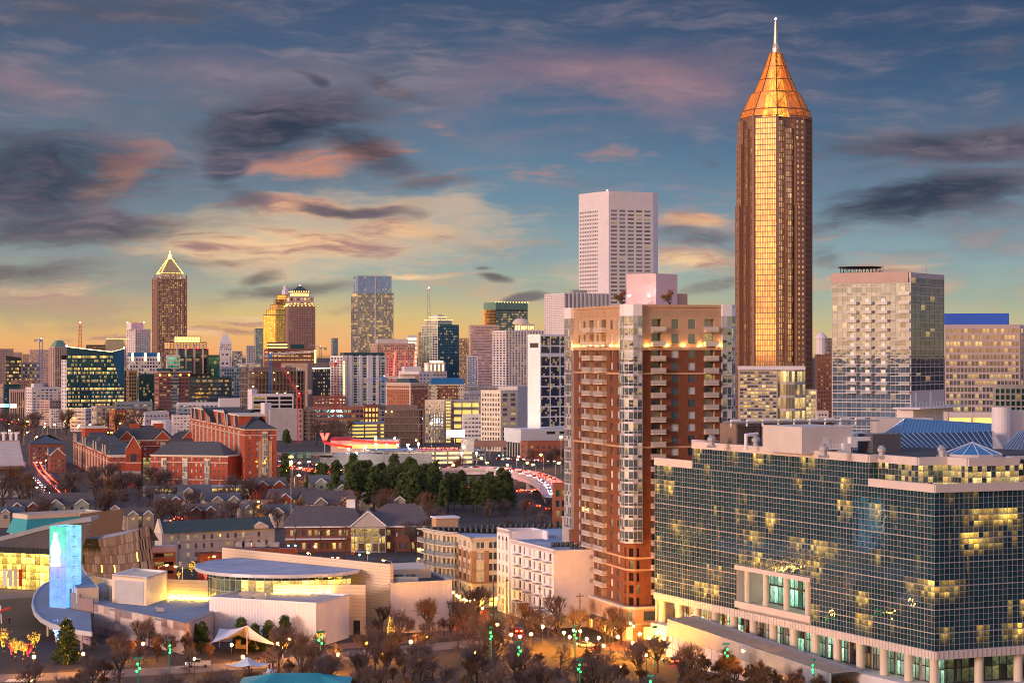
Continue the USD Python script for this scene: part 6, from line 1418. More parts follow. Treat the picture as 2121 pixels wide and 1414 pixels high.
for x0, x1 in sx:
 m = MB(); yc = 43 - (x0 + x1) / 2; r_ = (x1 - x0) / 2; ring = [(-0.53, yc + r_ * math.cos(a), rows_[4][1] + 0.55 + 1.1 * math.sin(a)) for a in np.linspace(0, PI, 9)]; m.cap(np.array([fr.w(q) for q in ring])[::1]) if False else m.tri([fr.w(q) for q in ring], [[0, i, i + 1] for i in range(1, 8)]); t.part("arched_window", m, "glass_home2")
t.part("bay_wall", b, "wrap_white")
w2 = MB(); facade(w2, P(0, 0), P(WR, 0), 3.2, zt, [], []); facade(w2, P(WR, 0), P(WR, 43), 0, zt, [], []); facade(w2, P(WR, 43), P(0, 43), 0, zt, [], []); facade(w2, P(1.5, 2.5), P(WR, 2.5), 0, 3.2, [], [])
w2.quads([[fr.w((0, 0, 3.2)), fr.w((0, 3, 3.2)), fr.w((WR, 3, 3.2)), fr.w((WR, 0, 3.2))]])
t.part("wall", wl, "wrap_white"); t.part("end_wall", w2, "wrap_grey")
m = MB(); m.cap([fr.w((x, y, zt - 0.7)) for x, y in ((0.3, 0.3), (WR, 0.3), (WR, 43), (0.3, 43))]); t.part("roof", m, "roof_blue")
m = MB(); m.box(0, 0.3, 0, 33, zt - 0.8, zt + 0.25, fr); m.box(-0.5, -0.1, 33, 43, zb_ - .9, zb_ + 0.3, fr); m.box(0.3, 9, 41.5, 42, zt, zb_, fr); m.box(0.3, 9, 33, 33.4, zt, zb_, fr); m.box(9, 9.4, 30, 42, zt, zb_, fr); t.part("parapet", m, "wrap_white")
def condensers(t, spots, z, s=1.0):
 for x, y in spots:
  m = MB(); m.box(x - 0.5 * s, x + 0.5 * s, y - 0.5 * s, y + 0.5 * s, z, z + 0.15); m.lathe((x, y, 0), [(0.42 * s, z + 0.15), (0.48 * s, z + 0.5), (0.48 * s, z + 1.15 * s), (0.36 * s, z + 1.2 * s)], 8); t.part("condenser", m, "metal_dark")
condensers(t, [P(6 + 1.3 * k, 17 - 0.4 * r) for k in range(7) for r in range(2)] + [P(9 + 1.3 * k, 11) for k in range(5)], zt - 0.7)
f2 = fr; m = MB(); m.box(11.5, 15.5, 20, 25, zt - .7, zt + 6.2, f2); m.box(11.2, 15.8, 19.7, 25.3, zt + 6.2, zt + 6.5, f2); pth = t.part("stair_tower", m, "concrete"); m = MB(); m.box(13.0, 15.2, 19.7, 20, zt + 1.0, zt + 3.8, f2); t.part("louvre", m, "metal_dark", parent=pth)
# ------------------------------------------------------------------ the curved cream condominium
Y = 588
t = Thing("curved_condominium", "cream and tan brick apartment block with rounded balcony end", "apartments", (*V2(978, Y), 0))
fr = Fr(V2(978, Y), math.radians(17.0)); P = fr.w2; zt = 18.8; fh = 3.05; DL, WR = 24.0, 8.2
br, cr = MB(), MB(); zw = [[3.9 + fh * k, 3.9 + fh * k + 1.8] for k in range(5)]
ew = lambda c, r, mb: t.part("window", mb, "glass_home2")
for A, B, n in ((P(0, 15), P(0, 0), 3), (P(0, 0), P(WR, 0), 2)):
 L = np.linalg.norm(B - A)
 facade(cr, A, B, 0, 6.3, spread(L, n, 0.6 if n == 2 else 0.5, 0.5), [[0.4, 2.6], zw[0]], 0.3, None, lambda c, r, mb: t.part("window", mb, "glow_shop" if r == 0 else "glass_home2"))
 facade(br, A, B, 6.3, 15.5, spread(L, n, 0.62 if n == 2 else 0.5, 0.5), zw[1:4], 0.3, None, ew)
 facade(cr, A, B, 15.5, zt, spread(L, n, 0.62 if n == 2 else 0.5, 0.5), [[zw[4][0], zw[4][1] + 0.2]], 0.3, None, ew)
m = MB()
for f2, L, n in ((Fr(P(0, 15), math.atan2(*(P(0, 0) - P(0, 15))[::-1])), 15, 3), (fr, WR, 2)):
 for x0, x1 in spread(L, n, 0.62 if n == 2 else 0.5, 0.5):
  for z0, z1 in zw[1:4]: m.box(x0, x1, -0.05, 0.1, z1 + 0.02, min(z1 + 1.2, 15.4), f2)
  if n == 2:
   for z0, z1 in zw: m.box((x0 + x1) / 2 - 0.12, (x0 + x1) / 2 + 0.12, -0.06, 0.2, z0, z1, f2)
t.part("spandrel", m, "stone_cream", kind="stuff")
m = MB()
for z0, z1 in ((6.2, 6.5), (15.4, 15.75)): m.box(-0.2, WR, -0.2, 0.1, z0, z1, fr); m.box(-0.2, 0.1, -0.2, 15, z0, z1, fr)
for z0, o in ((zt - 1.1, 0.15), (zt - 0.6, 0.4), (zt - 0.2, 0.65)): m.box(-o, WR, -o, 0.1, z0, z0 + 0.42, fr); m.box(-o, 0.1, -o, 15, z0, z0 + 0.42, fr)
t.part("cornice", m, "stone_cream", kind="stuff")
arc = [P(-0.0 - 9.5 * math.sin(a) * 0.55, 15 + 26 * (1 - math.cos(a))) for a in np.linspace(0.0, 1.25, 9)]
for i, (a, b) in enumerate(zip(arc, arc[1:])):
 facade(cr, b, a, 0, zt, spread(np.linalg.norm(b - a), 1, 0.6), [[z0 - 0.5, z1 + 0.1] for z0, z1 in zw], 0.6, None, lambda c, r, mb: t.part("balcony_door", mb, "glass_home2"))
 if i % 2 == 1:
  d = (a - b) / np.linalg.norm(a - b); f2 = Fr(b, math.atan2(d[1], d[0])); L = np.linalg.norm(a - b)
  for z0, z1 in zw:
   m = MB(); m.box(-1.2, L + 1.2, -1.6, 0, z0 - 0.75, z0 - 0.5, f2); pth = t.part("balcony", m, "stone_cream"); m = MB(); m.box(-1.2, L + 1.2, -1.6, -1.52, z0 - 0.45, z0 + 0.6, f2); m.box(-1.2, -1.12, -1.5, 0, z0 - 0.45, z0 + 0.6, f2); m.box(L + 1.12, L + 1.2, -1.5, 0, z0 - 0.45, z0 + 0.6, f2); t.part("railing", m, "glass_rail", parent=pth)
  m = MB(); m.box(-1.2, L + 1.2, -1.7, 0, zt + 0.1, zt + 0.35, f2); t.part("eave", m, "stone_cream")
fp_ = [P(0, 0), P(WR, 0), P(WR + 34, 3), P(WR + 34, 30), arc[-1]] + arc[::-1][1:]
for a, b in ((P(WR, 0), P(WR + 34, 3)), (P(WR + 34, 3), P(WR + 34, 30)), (P(WR + 34, 30), arc[-1])): facade(cr, a, b, 0, zt, [], [])
t.part("cream_wall", cr, "stone_cream"); t.part("brick_wall", br, "brick_tan")
m = MB(); m.cap([(*q, zt - 0.3) for q in fp_]); t.part("roof", m, "roof_blue")
m = MB()
for a, b in zip(arc, arc[1:]):
 d = (a - b) / np.linalg.norm(a - b); f2 = Fr(b, math.atan2(d[1], d[0])); m.box(-0.1, np.linalg.norm(a - b) + 0.1, -0.4, 0.4, zt - 0.5, zt + 0.5, f2)
t.part("parapet", m, "stone_cream")
condensers(t, [P(-4 + 1.35 * k, 26 - 0.85 * k + 1.6 * r) for k in range(14) for r in range(2)] + [P(8 + 1.7 * k, 29) for k in range(22)], zt - 0.2, 1.15)
m = MB(); m.box(-2, 4.5, 30, 35, zt - 0.3, zt + 3.2, fr); pth = t.part("roof_house", m, "stone_tan_pale"); m = MB(); m.box(-2.4, 4.9, 29.6, 35.4, zt + 3.2, zt + 3.6, fr); t.part("cap", m, "panel_white", parent=pth)
tower("brick_building", "orange brick block with green windows behind the white-wrapped apartments", "building", 1144, 1146, 1200, 1000, 800, "brick_orange2", "glass_green", 21, 13, fx=0.6, fz=0.62, ratio=0.6, sep=True, group=None)
# ------------------------------------------------------------------ the museum of white and cream boxes
def wall_slab(t, name, A, B, z0, z1, th, mat, joints=0.0, jmat="joint_brown", label=None, sub=True):
 """A free-standing wall from A to B (left to right as seen), th thick behind, with recessed joint lines every `joints` metres."""
 A, B = np.asarray(A, float), np.asarray(B, float); d = B - A; L = np.linalg.norm(d); f = Fr(A, math.atan2(d[1], d[0]))
 if joints <= 0:
  m = MB(); m.box(0, L, 0, th, z0, z1, f); return t.part(name, m, mat, label=label)
 m = MB(); m.box(0, L, 0.06, th, z0, z1 - 0.02, f); pth = t.part(name, m, jmat, label=label)
 n = max(1, round((z1 - z0) / joints)); h = (z1 - z0) / n
 for k in range(n):
  m = MB(); m.box(0, L + 0.02, 0, 0.07, z0 + h * k + 0.03, z0 + h * (k + 1) - 0.03, f); m.box(L - 0.02, L + 0.04, 0, th, z0 + h * k + 0.03, z0 + h * (k + 1) - 0.03, f); t.part("panel", m, mat, parent=pth)
 return pth
def ribbed(t, name, A, B, z0, z1, mat, n):
 """A corrugated metal wall."""
 A, B = np.asarray(A, float), np.asarray(B, float); L = np.linalg.norm(B - A); d = (B - A) / L; nn = np.array([d[1], -d[0]]); w = L / n
 x = np.concatenate([[k * w, (k + .42) * w, (k + .5) * w, (k + .92) * w] for k in range(n)] + [[L]]); o = np.concatenate([[0, 0, .07, .07]] * n + [[0]])
 p = A + np.outer(x, d) + np.outer(o, nn); a = np.column_stack([p, np.full(len(p), z0)]); b = np.column_stack([p, np.full(len(p), z1)])
 m = MB(); m.quads(np.stack([a[:-1], a[1:], b[1:], b[:-1]], 1)); return t.part(name, m, mat)
mu = Thing("museum", "low museum of white ribbed boxes, cream panel walls and an oval roof", "museum", (*V2(600, 530), 0))
a, b, c = V2(434, 522), V2(655, 509), V2(723, 527); d_ = a + (c - b); ZB = 10.4
ribbed(mu, "ribbed_wall", a, b, 0, ZB, "rib_white", 70); ribbed(mu, "ribbed_wall", b, c, 0, ZB, "rib_white", 44)
m = MB(); m.prism([b + (c - b) * 1.0, d_, d_ + 0.01, b + (c - b) * 1.0 + .01][:4], 0, ZB, False); m.cap([(*q, ZB - 0.35) for q in (a, b, c, d_)]); mu.part("roof", m, "roof_tan")
m = MB()
for p, q in ((a, b), (b, c), (c, d_), (d_, a)):
 f = Fr(p, math.atan2(*(q - p)[::-1])); m.box(-0.1, np.linalg.norm(q - p) + 0.1, -0.12, 0.15, ZB - 0.35, ZB + 0.12, f)
mu.part("parapet", m, "panel_silver")
a2, b2 = V2(809, 534), V2(936, 541); c2 = b2 + np.array([-6.0, 22.0]); d2 = a2 + np.array([-6.0, 22.0]); ZR2 = 12.4
ribbed(mu, "ribbed_wall", a2, b2, 0, ZR2, "rib_white", 46); ribbed(mu, "ribbed_wall", b2, c2, 0, ZR2, "rib_white", 46)
m = MB(); m.cap([(*q, ZR2 - 0.5) for q in (a2, b2, c2, d2)]); mu.part("roof", m, "roof_dark")
m = MB()
for p, q in ((a2, b2), (b2, c2), (c2, d2)):
 f = Fr(p, math.atan2(*(q - p)[::-1])); m.box(-0.05, np.linalg.norm(q - p), -0.1, 0.25, ZR2 - 0.5, ZR2 + 0.1, f)
mu.part("parapet", m, "panel_silver")
p2 = np.array([V2(812, 548), V2(893, 552), V2(893, 552) + [-4, 16], V2(812, 548) + [-4, 16]]); m = MB(); m.prism(p2, 5, 14.3, True); mu.part("upper_block", m, "panel_cream")
m = MB(); q = V2(838, 540); m.box(q[0] - 3.4, q[0] + 3.4, 538.5, 543, ZR2 - .4, ZR2 + 1.1); pth = mu.part("fan_unit", m, "metal_bluegrey"); m = MB()
for k in (-1.6, 1.6): m.lathe((q[0] + k, 540.6, 0), [(1.2, ZR2 + 1.1), (1.2, ZR2 + 1.45)], 12)
mu.part("fan", m, "metal_dark", parent=pth)
BL, BR = V2(460, 583), V2(808, 537)
wall_slab(mu, "blade_wall", BL, BR, 0, 16.8, 1.1, "panel_cream", 0.76)
IL, IR = V2(566, 533), V2(757, 531.5)
wall_slab(mu, "lit_wall", IL, IR, 0, 12.3, 0.9, "panel_cream", 0.9)
m = MB(); f = Fr(IL, math.atan2(*(IR - IL)[::-1])); L = np.linalg.norm(IR - IL); m.box(L - 2.9, L - 1.3, -0.12, 0.1, 0, 3.6, f); mu.part("doorway", m, "glass_wall_dark")
OV = [(403, 553), (409, 546), (425, 540), (450, 536), (480, 533), (520, 531), (560, 530), (600, 530), (640, 531), (680, 533), (715, 537), (738, 541), (746, 544), (640, 557), (560, 567), (497, 575), (455, 571), (425, 564), (410, 559)]
ov = np.array([V2(*q) for q in OV]); ZO = 14.8
m = MB(); m.prism(ov, ZO - 0.55, ZO, True, True); mu.part("oval_roof", m, "roof_bluegrey")
m = MB(); o2 = offset(ov, 0.12); m.prism(o2, ZO - 0.75, ZO + 0.06, False, True); i2 = offset(ov, -0.3); n = len(ov); j = (np.arange(n) + 1) % n; A_, B_ = np.column_stack([o2, np.full(n, ZO + .06)]), np.column_stack([i2, np.full(n, ZO + .06)]); m.quads(np.stack([A_, A_[j], B_[j], B_[j] * 0 + B_], 1)); mu.part("roof_rim", m, "panel_silver")
arc = [V2(428, 545), V2(448, 540), V2(465, 537.5), V2(500, 536), V2(530, 535), V2(566, 534.5), V2(600, 534.8), V2(640, 535.5), V2(680, 537), V2(710, 539), V2(727, 541)]
k0 = 0
for p, q in zip(arc, arc[1:]):
 w = MB(); L = np.linalg.norm(q - p); got = []
 facade(w, p, q, 6.8, ZO - 0.5, spread(L, max(2, round(L / 1.75)), 0.93), [[7.0, 10.0], [10.15, ZO - 1.9], [ZO - 1.8, ZO - 0.6]], 0.06, None, lambda c, r, mb: got.append((c, r, mb)))
 pth = mu.part("hall_frame", w, "metal_grey")
 for c, r, mb in got: mu.part("hall_pane", mb, "glass_teal2" if r == 2 else ("glass_hall" if p[0] > V2(475, 536)[0] else "glass_hall_dim"), parent=pth)
m = MB(); m.cap([(*q, 7.0) for q in [V2(430, 546)] + arc[2:] + [V2(727, 560), V2(440, 575)]]); mu.part("hall_floor", m, "stone_tan")
wall_slab(mu, "yard_wall", V2(168, 560), V2(234, 545), 6.8, 12.2, 0.6, "panel_cream", 0.9)
wall_slab(mu, "yard_wall", V2(345, 548), V2(466, 543), 6.8, 12.0, 0.6, "panel_cream", 0.9)
q0, q1, q2 = V2(232.5, 540), V2(304, 533), V2(347, 549); q3 = q0 + (q2 - q1); m = MB(); m.prism([q0, q1, q2, q3], 7, 13.9, False); m.cap([(*q, 13.5) for q in (q0, q1, q2, q3)]); pth = mu.part("shutter_box", m, "panel_cream")
m = MB()
for p, q in ((q0, q1), (q1, q2), (q2, q3), (q3, q0)): f = Fr(p, math.atan2(*(q - p)[::-1])); m.box(0, np.linalg.norm(q - p), 0, 0.3, 13.5, 14.0, f)
mu.part("parapet", m, "panel_white", parent=pth)
f = Fr(q0, math.atan2(*(q1 - q0)[::-1])); L = np.linalg.norm(q1 - q0)
for k in range(14): m = MB(); m.hexa(f.w(np.array([[1.0, -0.16, 7.2 + k * .4], [L - 1.0, -0.16, 7.2 + k * .4], [L - 1, 0.02, 7.2 + k * .4], [1, .02, 7.2 + k * .4], [1.0, -0.05, 7.58 + k * .4], [L - 1.0, -0.05, 7.58 + k * .4], [L - 1, 0.02, 7.58 + k * .4], [1, .02, 7.58 + k * .4]]))); mu.part("shutter_slat", m, "metal_grey", parent=pth)
sw = [V2(195, 535), V2(385, 497), V2(442, 520), V2(436, 524), V2(434, 548), V2(170, 562), V2(150, 548)]
m = MB(); m.prism(sw, 6.5, 7.0, True, True); mu.part("low_roof", m, "roof_blue2")
wall_slab(mu, "end_wall", V2(385.5, 497.3), V2(442, 520), 0, 7.3, 0.5, "stone_pink2", 2.4)
A, B = V2(193, 535.5), V2(385, 497); d = B - A; L = np.linalg.norm(d); f = Fr(A, math.atan2(d[1], d[0])); rr = random.Random(4)
m = MB(); m.box(0, L, 0.12, 0.9, 0, 7.15, f); pth = mu.part("stone_wall", m, "stone_pink2")
for i in range(16):
 for k in range(4):
  mt = rr.choices(["stone_pale2", "stone_pink2", "stone_purple"], [6, 2.2, 2.0])[0]
  w = L / 16; m = MB(); o = rr.uniform(0, 0.05); m.box(i * w + .02, (i + 1) * w - .02, -o, 0.13, k * 1.8 + .02, k * 1.8 + 1.77, f); mu.part("stone_panel", m, mt, parent=pth)
cw = [V2(121, 562), V2(124, 552), V2(132, 546), V2(145, 541), V2(165, 538), V2(193, 535)]
for i, (p, q) in enumerate(zip(cw, cw[1:])):
 m = MB(); d = q - p; f = Fr(p, math.atan2(d[1], d[0])); m.box(0, np.linalg.norm(d), 0, 0.5, 4.2, 12.2 - i * 0.95, f); mu.part("curved_wall", m, ["stone_purple", "stone_grey2"][i % 2])
outer = [(104, 604), (92, 597), (80, 585), (71, 567), (68, 550), (73, 533), (86, 520), (106, 510), (135, 502), (165, 497), (191, 494)]
inner = [(188, 531), (160, 536), (140, 541), (128, 547), (121, 557), (118, 575), (117, 600)]
cr_ = np.array([V2(*q) for q in outer + inner]); m = MB(); m.prism(cr_, 5.2, 5.5, True, True); mu.part("crescent_roof", m, "roof_blue2")
for p, q in zip(outer, outer[1:]):
 p, q = V2(*p), V2(*q); d = q - p; f = Fr(p, math.atan2(d[1], d[0])); m = MB(); m.box(-0.03, np.linalg.norm(d) + 0.03, -0.25, 0.15, 4.6, 5.65, f); mu.part("roof_edge", m, "panel_silver")
m = MB()
for q in ((92, 560), (100, 530), (135, 510), (170, 503), (118, 520)): x, y = V2(*q); m.rod((x, y, 0), (x, y, 5.2), 0.3, k=8)
mu.part("roof_post", m, "concrete_pale", kind="stuff")
wall_slab(mu, "inner_wall", V2(112, 548), V2(186, 512), 0, 5.1, 0.4, "stone_pink2")
p0, p1 = V2(121, 560), V2(170, 556); e0, e1 = V2(160, 538), V2(205, 541); m = MB(); prev = None
for s in np.linspace(0, 1, 9):
 zz = 14.6 - 4.2 * (s ** 0.62); a_, b_ = p0 + (e0 - p0) * s, p1 + (e1 - p1) * s; cur = [(*a_, zz), (*b_, zz)]
 if prev: m.quads([[prev[0], cur[0], cur[1], prev[1]]])
 prev = cur
ramp = mu.part("ramp_roof", m, "roof_blue2")
prev = None; m = MB()
for s in np.linspace(0, 1, 9):
 zz = 14.6 - 4.2 * (s ** 0.62)
 cur = [[(*(p + (e - p) * s), zz + 0.3) for p, e in ((p0, e0), (p1, e1))], [(*(p + (e - p) * s), 7.0) for p, e in ((p0, e0), (p1, e1))]]
 if prev:
  m.quads([[prev[1][0], cur[1][0], cur[0][0], prev[0][0]], [cur[1][1], prev[1][1], prev[0][1], cur[0][1]]])
 prev = cur
mu.part("ramp_side", m, "panel_silver"); m = MB(); m.quads([[(*e0, 7.0), (*e1, 7.0), (*e1, 10.7), (*e0, 10.7)]]); d = e1 - e0; mu.part("ramp_end", m, "panel_cream")
def washers(A, B, n, z, off, size=0.16):
 A, B = np.asarray(A, float), np.asarray(B, float); d = (B - A) / np.linalg.norm(B - A); nn = np.array([d[1], -d[0]])
 m = MB(); m.rod((*(A + nn * off), z + .5), (*(B + nn * off), z + .5), 0.07, k=4); pth = mu.part("lamp_rail", m, "metal_dark")
 for k in range(n):
  p = A + (B - A) * (k + 0.5) / n + nn * off; m = MB(); m.box(p[0] - .5, p[0] + .5, p[1] - .3, p[1] + .3, z, z + 0.12); mu.part("lamp_foot", m, "metal_dark", parent=pth)
  m = MB(); q = p - nn * 0.12; m.box(q[0] - .55, q[0] + .55, q[1] - 0.10, q[1] + 0.10, z + 0.30, z + 0.42); mu.part("floodlight", m, "lamp_flood", parent=pth)
washers(V2(350, 548), V2(434, 545), 6, 7.05, 1.0); washers(V2(180, 558), V2(230, 546), 3, 7.05, 1.0); washers(IL, V2(690, 532.2), 7, ZB - 0.3, 1.2)
m = MB(); q = V2(212, 548); m.lathe((*q, 0), [(2.2, 7), (2.2, 9.2), (1.6, 10.4), (0.3, 11.0)], 12); mu.part("roof_dome", m, "metal_bluegrey")
for px, Yq in ((333, 520), (540, 519), (512, 521)):
 x, y = V2(px, Yq); zz = 7.0 if px < 400 else ZB - 0.35; s = 0.7 if px < 400 else 1.1
 m = MB(); m.box(x - 1.2 * s, x + 1.2 * s, y - 0.8, y + 0.8, zz + 0.2, zz + 1.6 * s); m.rod((x - 1.8 * s, y, zz + 1.0), (x - 1.2 * s, y, zz + 1.0), 0.6 * s, k=10); mu.part("roof_unit", m, "metal_grey")
bt = Thing("glass_tower", "glowing blue glass tower with a lit bottle inside at the museum's left", "tower", (*V2(137, 540), 0))
poly = frame_of(103, 137, 169, 540, 1.0); z0, z1 = 4.0, gz(1090, 540)
for k in range(4):
 A, B = poly[k], poly[(k + 1) % 4]; L = np.linalg.norm(B - A); d = (B - A) / L; f = Fr(A, math.atan2(d[1], d[0]))
 for r in range(8):
  for c in range(2):
   za, zb2 = z0 + 1.6 + (z1 - z0 - 1.6) * r / 8, z0 + 1.6 + (z1 - z0 - 1.6) * (r + 1) / 8; m = MB(); xa, xb = L * c / 2 + .03, L * (c + 1) / 2 - .03
   m.quads([f.w(np.array([[xa, 0, za + .03], [xb, 0, za + .03], [xb, 0, zb2 - .03], [xa, 0, zb2 - .03]]))]); bt.part("glass_panel", m, "bottle_glass_left" if k == 0 else "bottle_glass_right")
   if k < 2: m = MB(); m.box(L * (c + 0.5) - 0.5, L * (c + 0.5) + 0.5, -0.12, 0, zb2 - 0.06, zb2 + 0.06, f); bt.part("bracket", m, "metal_bluegrey")
m = MB(); m.prism(offset(poly, -0.25), z0 + 1, z1 - 0.4, True); bt.part("inner_wall", m, "bottle_back"); m = MB(); m.prism(offset(poly, 0.05), 0, z0 + 1.55, True); bt.part("plinth", m, "concrete_pale")
A, B = poly[0], poly[1]; d = (B - A) / np.linalg.norm(B - A); nn = np.array([d[1], -d[0]]); c0 = (A + B) / 2 + nn * 0.75; zb0 = gz(1172, 540); hb = gz(1103, 540) - zb0
prof = [(1.10, 0), (1.16, .04), (1.02, .16), (0.95, .24), (1.10, .36), (1.18, .47), (1.06, .58), (0.82, .70), (0.56, .80), (0.44, .90), (0.47, .955), (0.49, .96), (0.49, 1.0)]
m = MB(); m.lathe((*c0, zb0), [(r * 1.05, h * hb) for r, h in prof], 24); bt.part("lit_bottle", m, "bottle_lit", smooth=40)
# ------------------------------------------------------------------ the leaning brown panelled building and its neighbours at the left
br_ = Thing("panelled_building", "curved leaning building clad in brown vertical panels", "building", (*V2(250, 620), 0))
rr = random.Random(8); NX, NZ = 30, 6
def surf(s, v):
 """s along the wall, v up it: the top leans out and rises towards the right."""
 px0 = 160 + 167 * s; Y0 = 612 + 26 * (1 - s) ** 1.6 + 6 * s; top = 14.6 + 5.6 * s ** 1.7; lean = (-0.15 - 2.2 * s) * v
 x, y = V2(px0, Y0); return np.array([x + lean, y - 1.2 * v, 0.5 + (top - 0.5) * v])
m = MB()
for i in range(NX):
 m.quads([[surf(i / NX, 0) + [0, .3, 0], surf((i + 1) / NX, 0) + [0, .3, 0], surf((i + 1) / NX, 1) + [0, .3, 0], surf(i / NX, 1) + [0, .3, 0]]])
wall_ = br_.part("wall", m, "metal_dark")
for r in range(NZ):
 for i in range(NX):
  sh = 0.25 * (r % 2); s0, s1 = (i + sh) / NX, (i + 1 + sh) / NX
  if s1 > 1.0: s1 = 1.0
  if s1 - s0 < 0.005: continue
  v0, v1 = r / NZ, (r + 1) / NZ
  slot = (r, i) in {(4, 25), (4, 26), (4, 27), (3, 23), (3, 25), (3, 28), (3, 2), (2, 14), (2, 9), (2, 24), (2, 27), (1, 2), (1, 27), (5, 25), (0, 12), (0, 13), (0, 14), (2, 1)}
  e = 0.0015; m = MB(); o = np.array([0, rr.uniform(-0.10, 0.03), 0])
  if slot:
   half = s0 + (s1 - s0) * 0.5; m.quads([[surf(s0, v0) + o, surf(half, v0) + o, surf(half, v1) + o, surf(s0, v1) + o]]); br_.part("panel", m, rr.choice(["cladding_a", "cladding_b", "cladding_c"]), parent=wall_)
   m = MB(); m.quads([[surf(half, v0 + .01) + [0, .12, 0], surf(s1, v0 + .01) + [0, .12, 0], surf(s1, v1 - .01) + [0, .12, 0], surf(half, v1 - .01) + [0, .12, 0]]]); br_.part("slot_window", m, "glow_shop" if (r, i) in {(2, 14), (0, 12), (0, 13), (0, 14), (3, 23), (2, 9)} else "glass_wall_dark", parent=wall_)
  else:
   m.quads([[surf(s0 + e, v0 + .004) + o, surf(s1 - e, v0 + .004) + o, surf(s1 - e, v1 - .004) + o, surf(s0 + e, v1 - .004) + o]]); br_.part("panel", m, rr.choice(["cladding_a", "cladding_b", "cladding_c"]), parent=wall_)
m = MB(); ring = [surf(s, 0.97) + [0.2, .5, 0] for s in np.linspace(0, 1, 16)]; back = [np.array([*V2(330 - 150 * s, 660 + 0 * s), 12.0]) for s in (0, .5, 1)]
rg = ring + back; m.tri(rg, [[0, i, i + 1] for i in range(1, len(rg) - 1)]); br_.part("roof", m, "roof_grey")
m = MB()
for i in range(24):
 s0, s1 = i / 24, (i + 1) / 24; f_ = lambda s: (np.array([*V2(162 + 90 * s, 700), 0]), 13.6 + 1.4 * s, 17.2 + 1.6 * s); (a, z0_, z1_), (b, z2_, z3_) = f_(s0), f_(s1)
 m.quads([[a + [0, 0, z0_ - 6], b + [0, 0, z2_ - 6], b + [1.0, -1.5, z3_], a + [1.0, -1.5, z1_]]])
br_.part("far_wing", m, "cladding_b")
hl = Thing("lit_hall", "yellow-lit glass hall under a broad arched dark roof at the left edge", "museum", (*V2(40, 640), 0))
A, B = V2(-60, 640), V2(112, 628); L = np.linalg.norm(B - A); zH = 12.4; nx = 18
got = []; w = MB(); facade(w, A, B, 0, zH, spread(L, nx, 0.955), [[0.2, 3.2], [3.3, 5.3], [5.4, 7.4], [7.5, 9.5], [9.6, 10.6], [10.7, 12.3]], 0.06, None, lambda c, r, mb: got.append((c, r, mb)))
fr_ = hl.part("hall_frame", w, "metal_dark")
for c, r, mb in got: hl.part("hall_pane", mb, "glass_amber" if r < 5 else "glass_wall_dark", parent=fr_)
m = MB(); prev = None; f = Fr(A, math.atan2(*(B - A)[::-1]))
outl = [(L * s, 13.0 + 7.2 * math.sin(min(1.0, 0.18 + s * 0.62) * PI / 2) ** 1.0 * s ** 0.55) for s in np.linspace(0.05, 1.35, 22)]
for (x0, h0), (x1, h1) in zip(outl, outl[1:]):
 m.quads([f.w(np.array([[x0, -1.0, zH + 0.2], [x1, -1.0, zH + 0.2], [x1, 4.0, h1 - 1.2], [x0, 4.0, h0 - 1.2]]))])
hl.part("dark_soffit", m, "cladding_d"); m = MB()
for (x0, h0), (x1, h1) in zip(outl, outl[1:]): m.hexa(f.w(np.array([[x0, 3.6, h0 - 1.2], [x1, 3.6, h1 - 1.2], [x1, 7.5, h1 - 0.6], [x0, 7.5, h0 - 0.6], [x0, 3.6, h0], [x1, 3.6, h1], [x1, 7.5, h1 + .4], [x0, 7.5, h0 + .4]])))
hl.part("arched_roof", m, "roof_grey")
for k, (px, col) in enumerate(((10, "paint_white"), (22, "panel_silver"), (43, "red_metal"), (33, "stone_cream"))):
 m = MB(); x, y = V2(px, 631); m.box(x - 0.55, x + 0.55, y - 0.1, y + 0.05, 1.2, 6.2); hl.part("banner", m, col)
t = Thing("teal_building", "low building with bright teal metal walls and cream parapet", "building", (*V2(100, 800), 0))
poly = frame_of(30, 58, 207, 800, 0.35); zt = gz(1069, 800); m = MB(); m.prism(offset(poly, 2.2), zt - 6.5, zt - 1.0, False, True, offset(poly, 0.3)); t.part("teal_wall", m, "teal_metal"); m = MB(); m.prism(offset(poly, 1.2), 0, zt - 6, True); t.part("lower_wall", m, "stone_cream")
m = MB(); q = offset(poly, 0.45); m.prism(q, zt - 1.0, zt + 0.7, False); qi = offset(poly, -0.3); j = np.array([1, 2, 3, 0]); a_, b_ = np.column_stack([q, np.full(4, zt + .7)]), np.column_stack([qi, np.full(4, zt + .7)]); m.quads(np.stack([a_, a_[j], b_[j], b_], 1)); c_ = np.column_stack([qi, np.full(4, zt - .6)]); m.quads(np.stack([b_, b_[j], c_[j], c_], 1)); t.part("parapet", m, "stone_cream"); m = MB(); m.cap(np.column_stack([qi, np.full(4, zt - .55)])); t.part("roof", m, "roof_blue")
for k in range(3): m = MB(); x, y = V2(170 + 9 * k, 812); m.box(x - .9, x + .9, y - 1, y + 1, zt - .5, zt + 1.0); t.part("roof_unit", m, "metal_grey")
t = Thing("motel", "long pale motel block with dark green roof and pairs of small windows", "motel", (*V2(440, 690), 0))
poly = frame_of(321, 336, 569, 690, 0.14); A, B, C_, D_ = poly; ze = gz(1104, 690); L = np.linalg.norm(C_ - B); Dp = np.linalg.norm(B - A); fr = Fr(B, math.atan2(*(C_ - B)[::-1]))
w = MB(); nw = 13; xs_ = spread(L, nw, 0.34, 2.0, 1.5)
facade(w, B, C_, 0, ze, xs_, [[ze - 2.5 - 2.75 * k, ze - 1.0 - 2.75 * k] for k in range(4)][::-1], 0.15, None, lambda c, r, mb: t.part("window", mb, "glass_motel"))
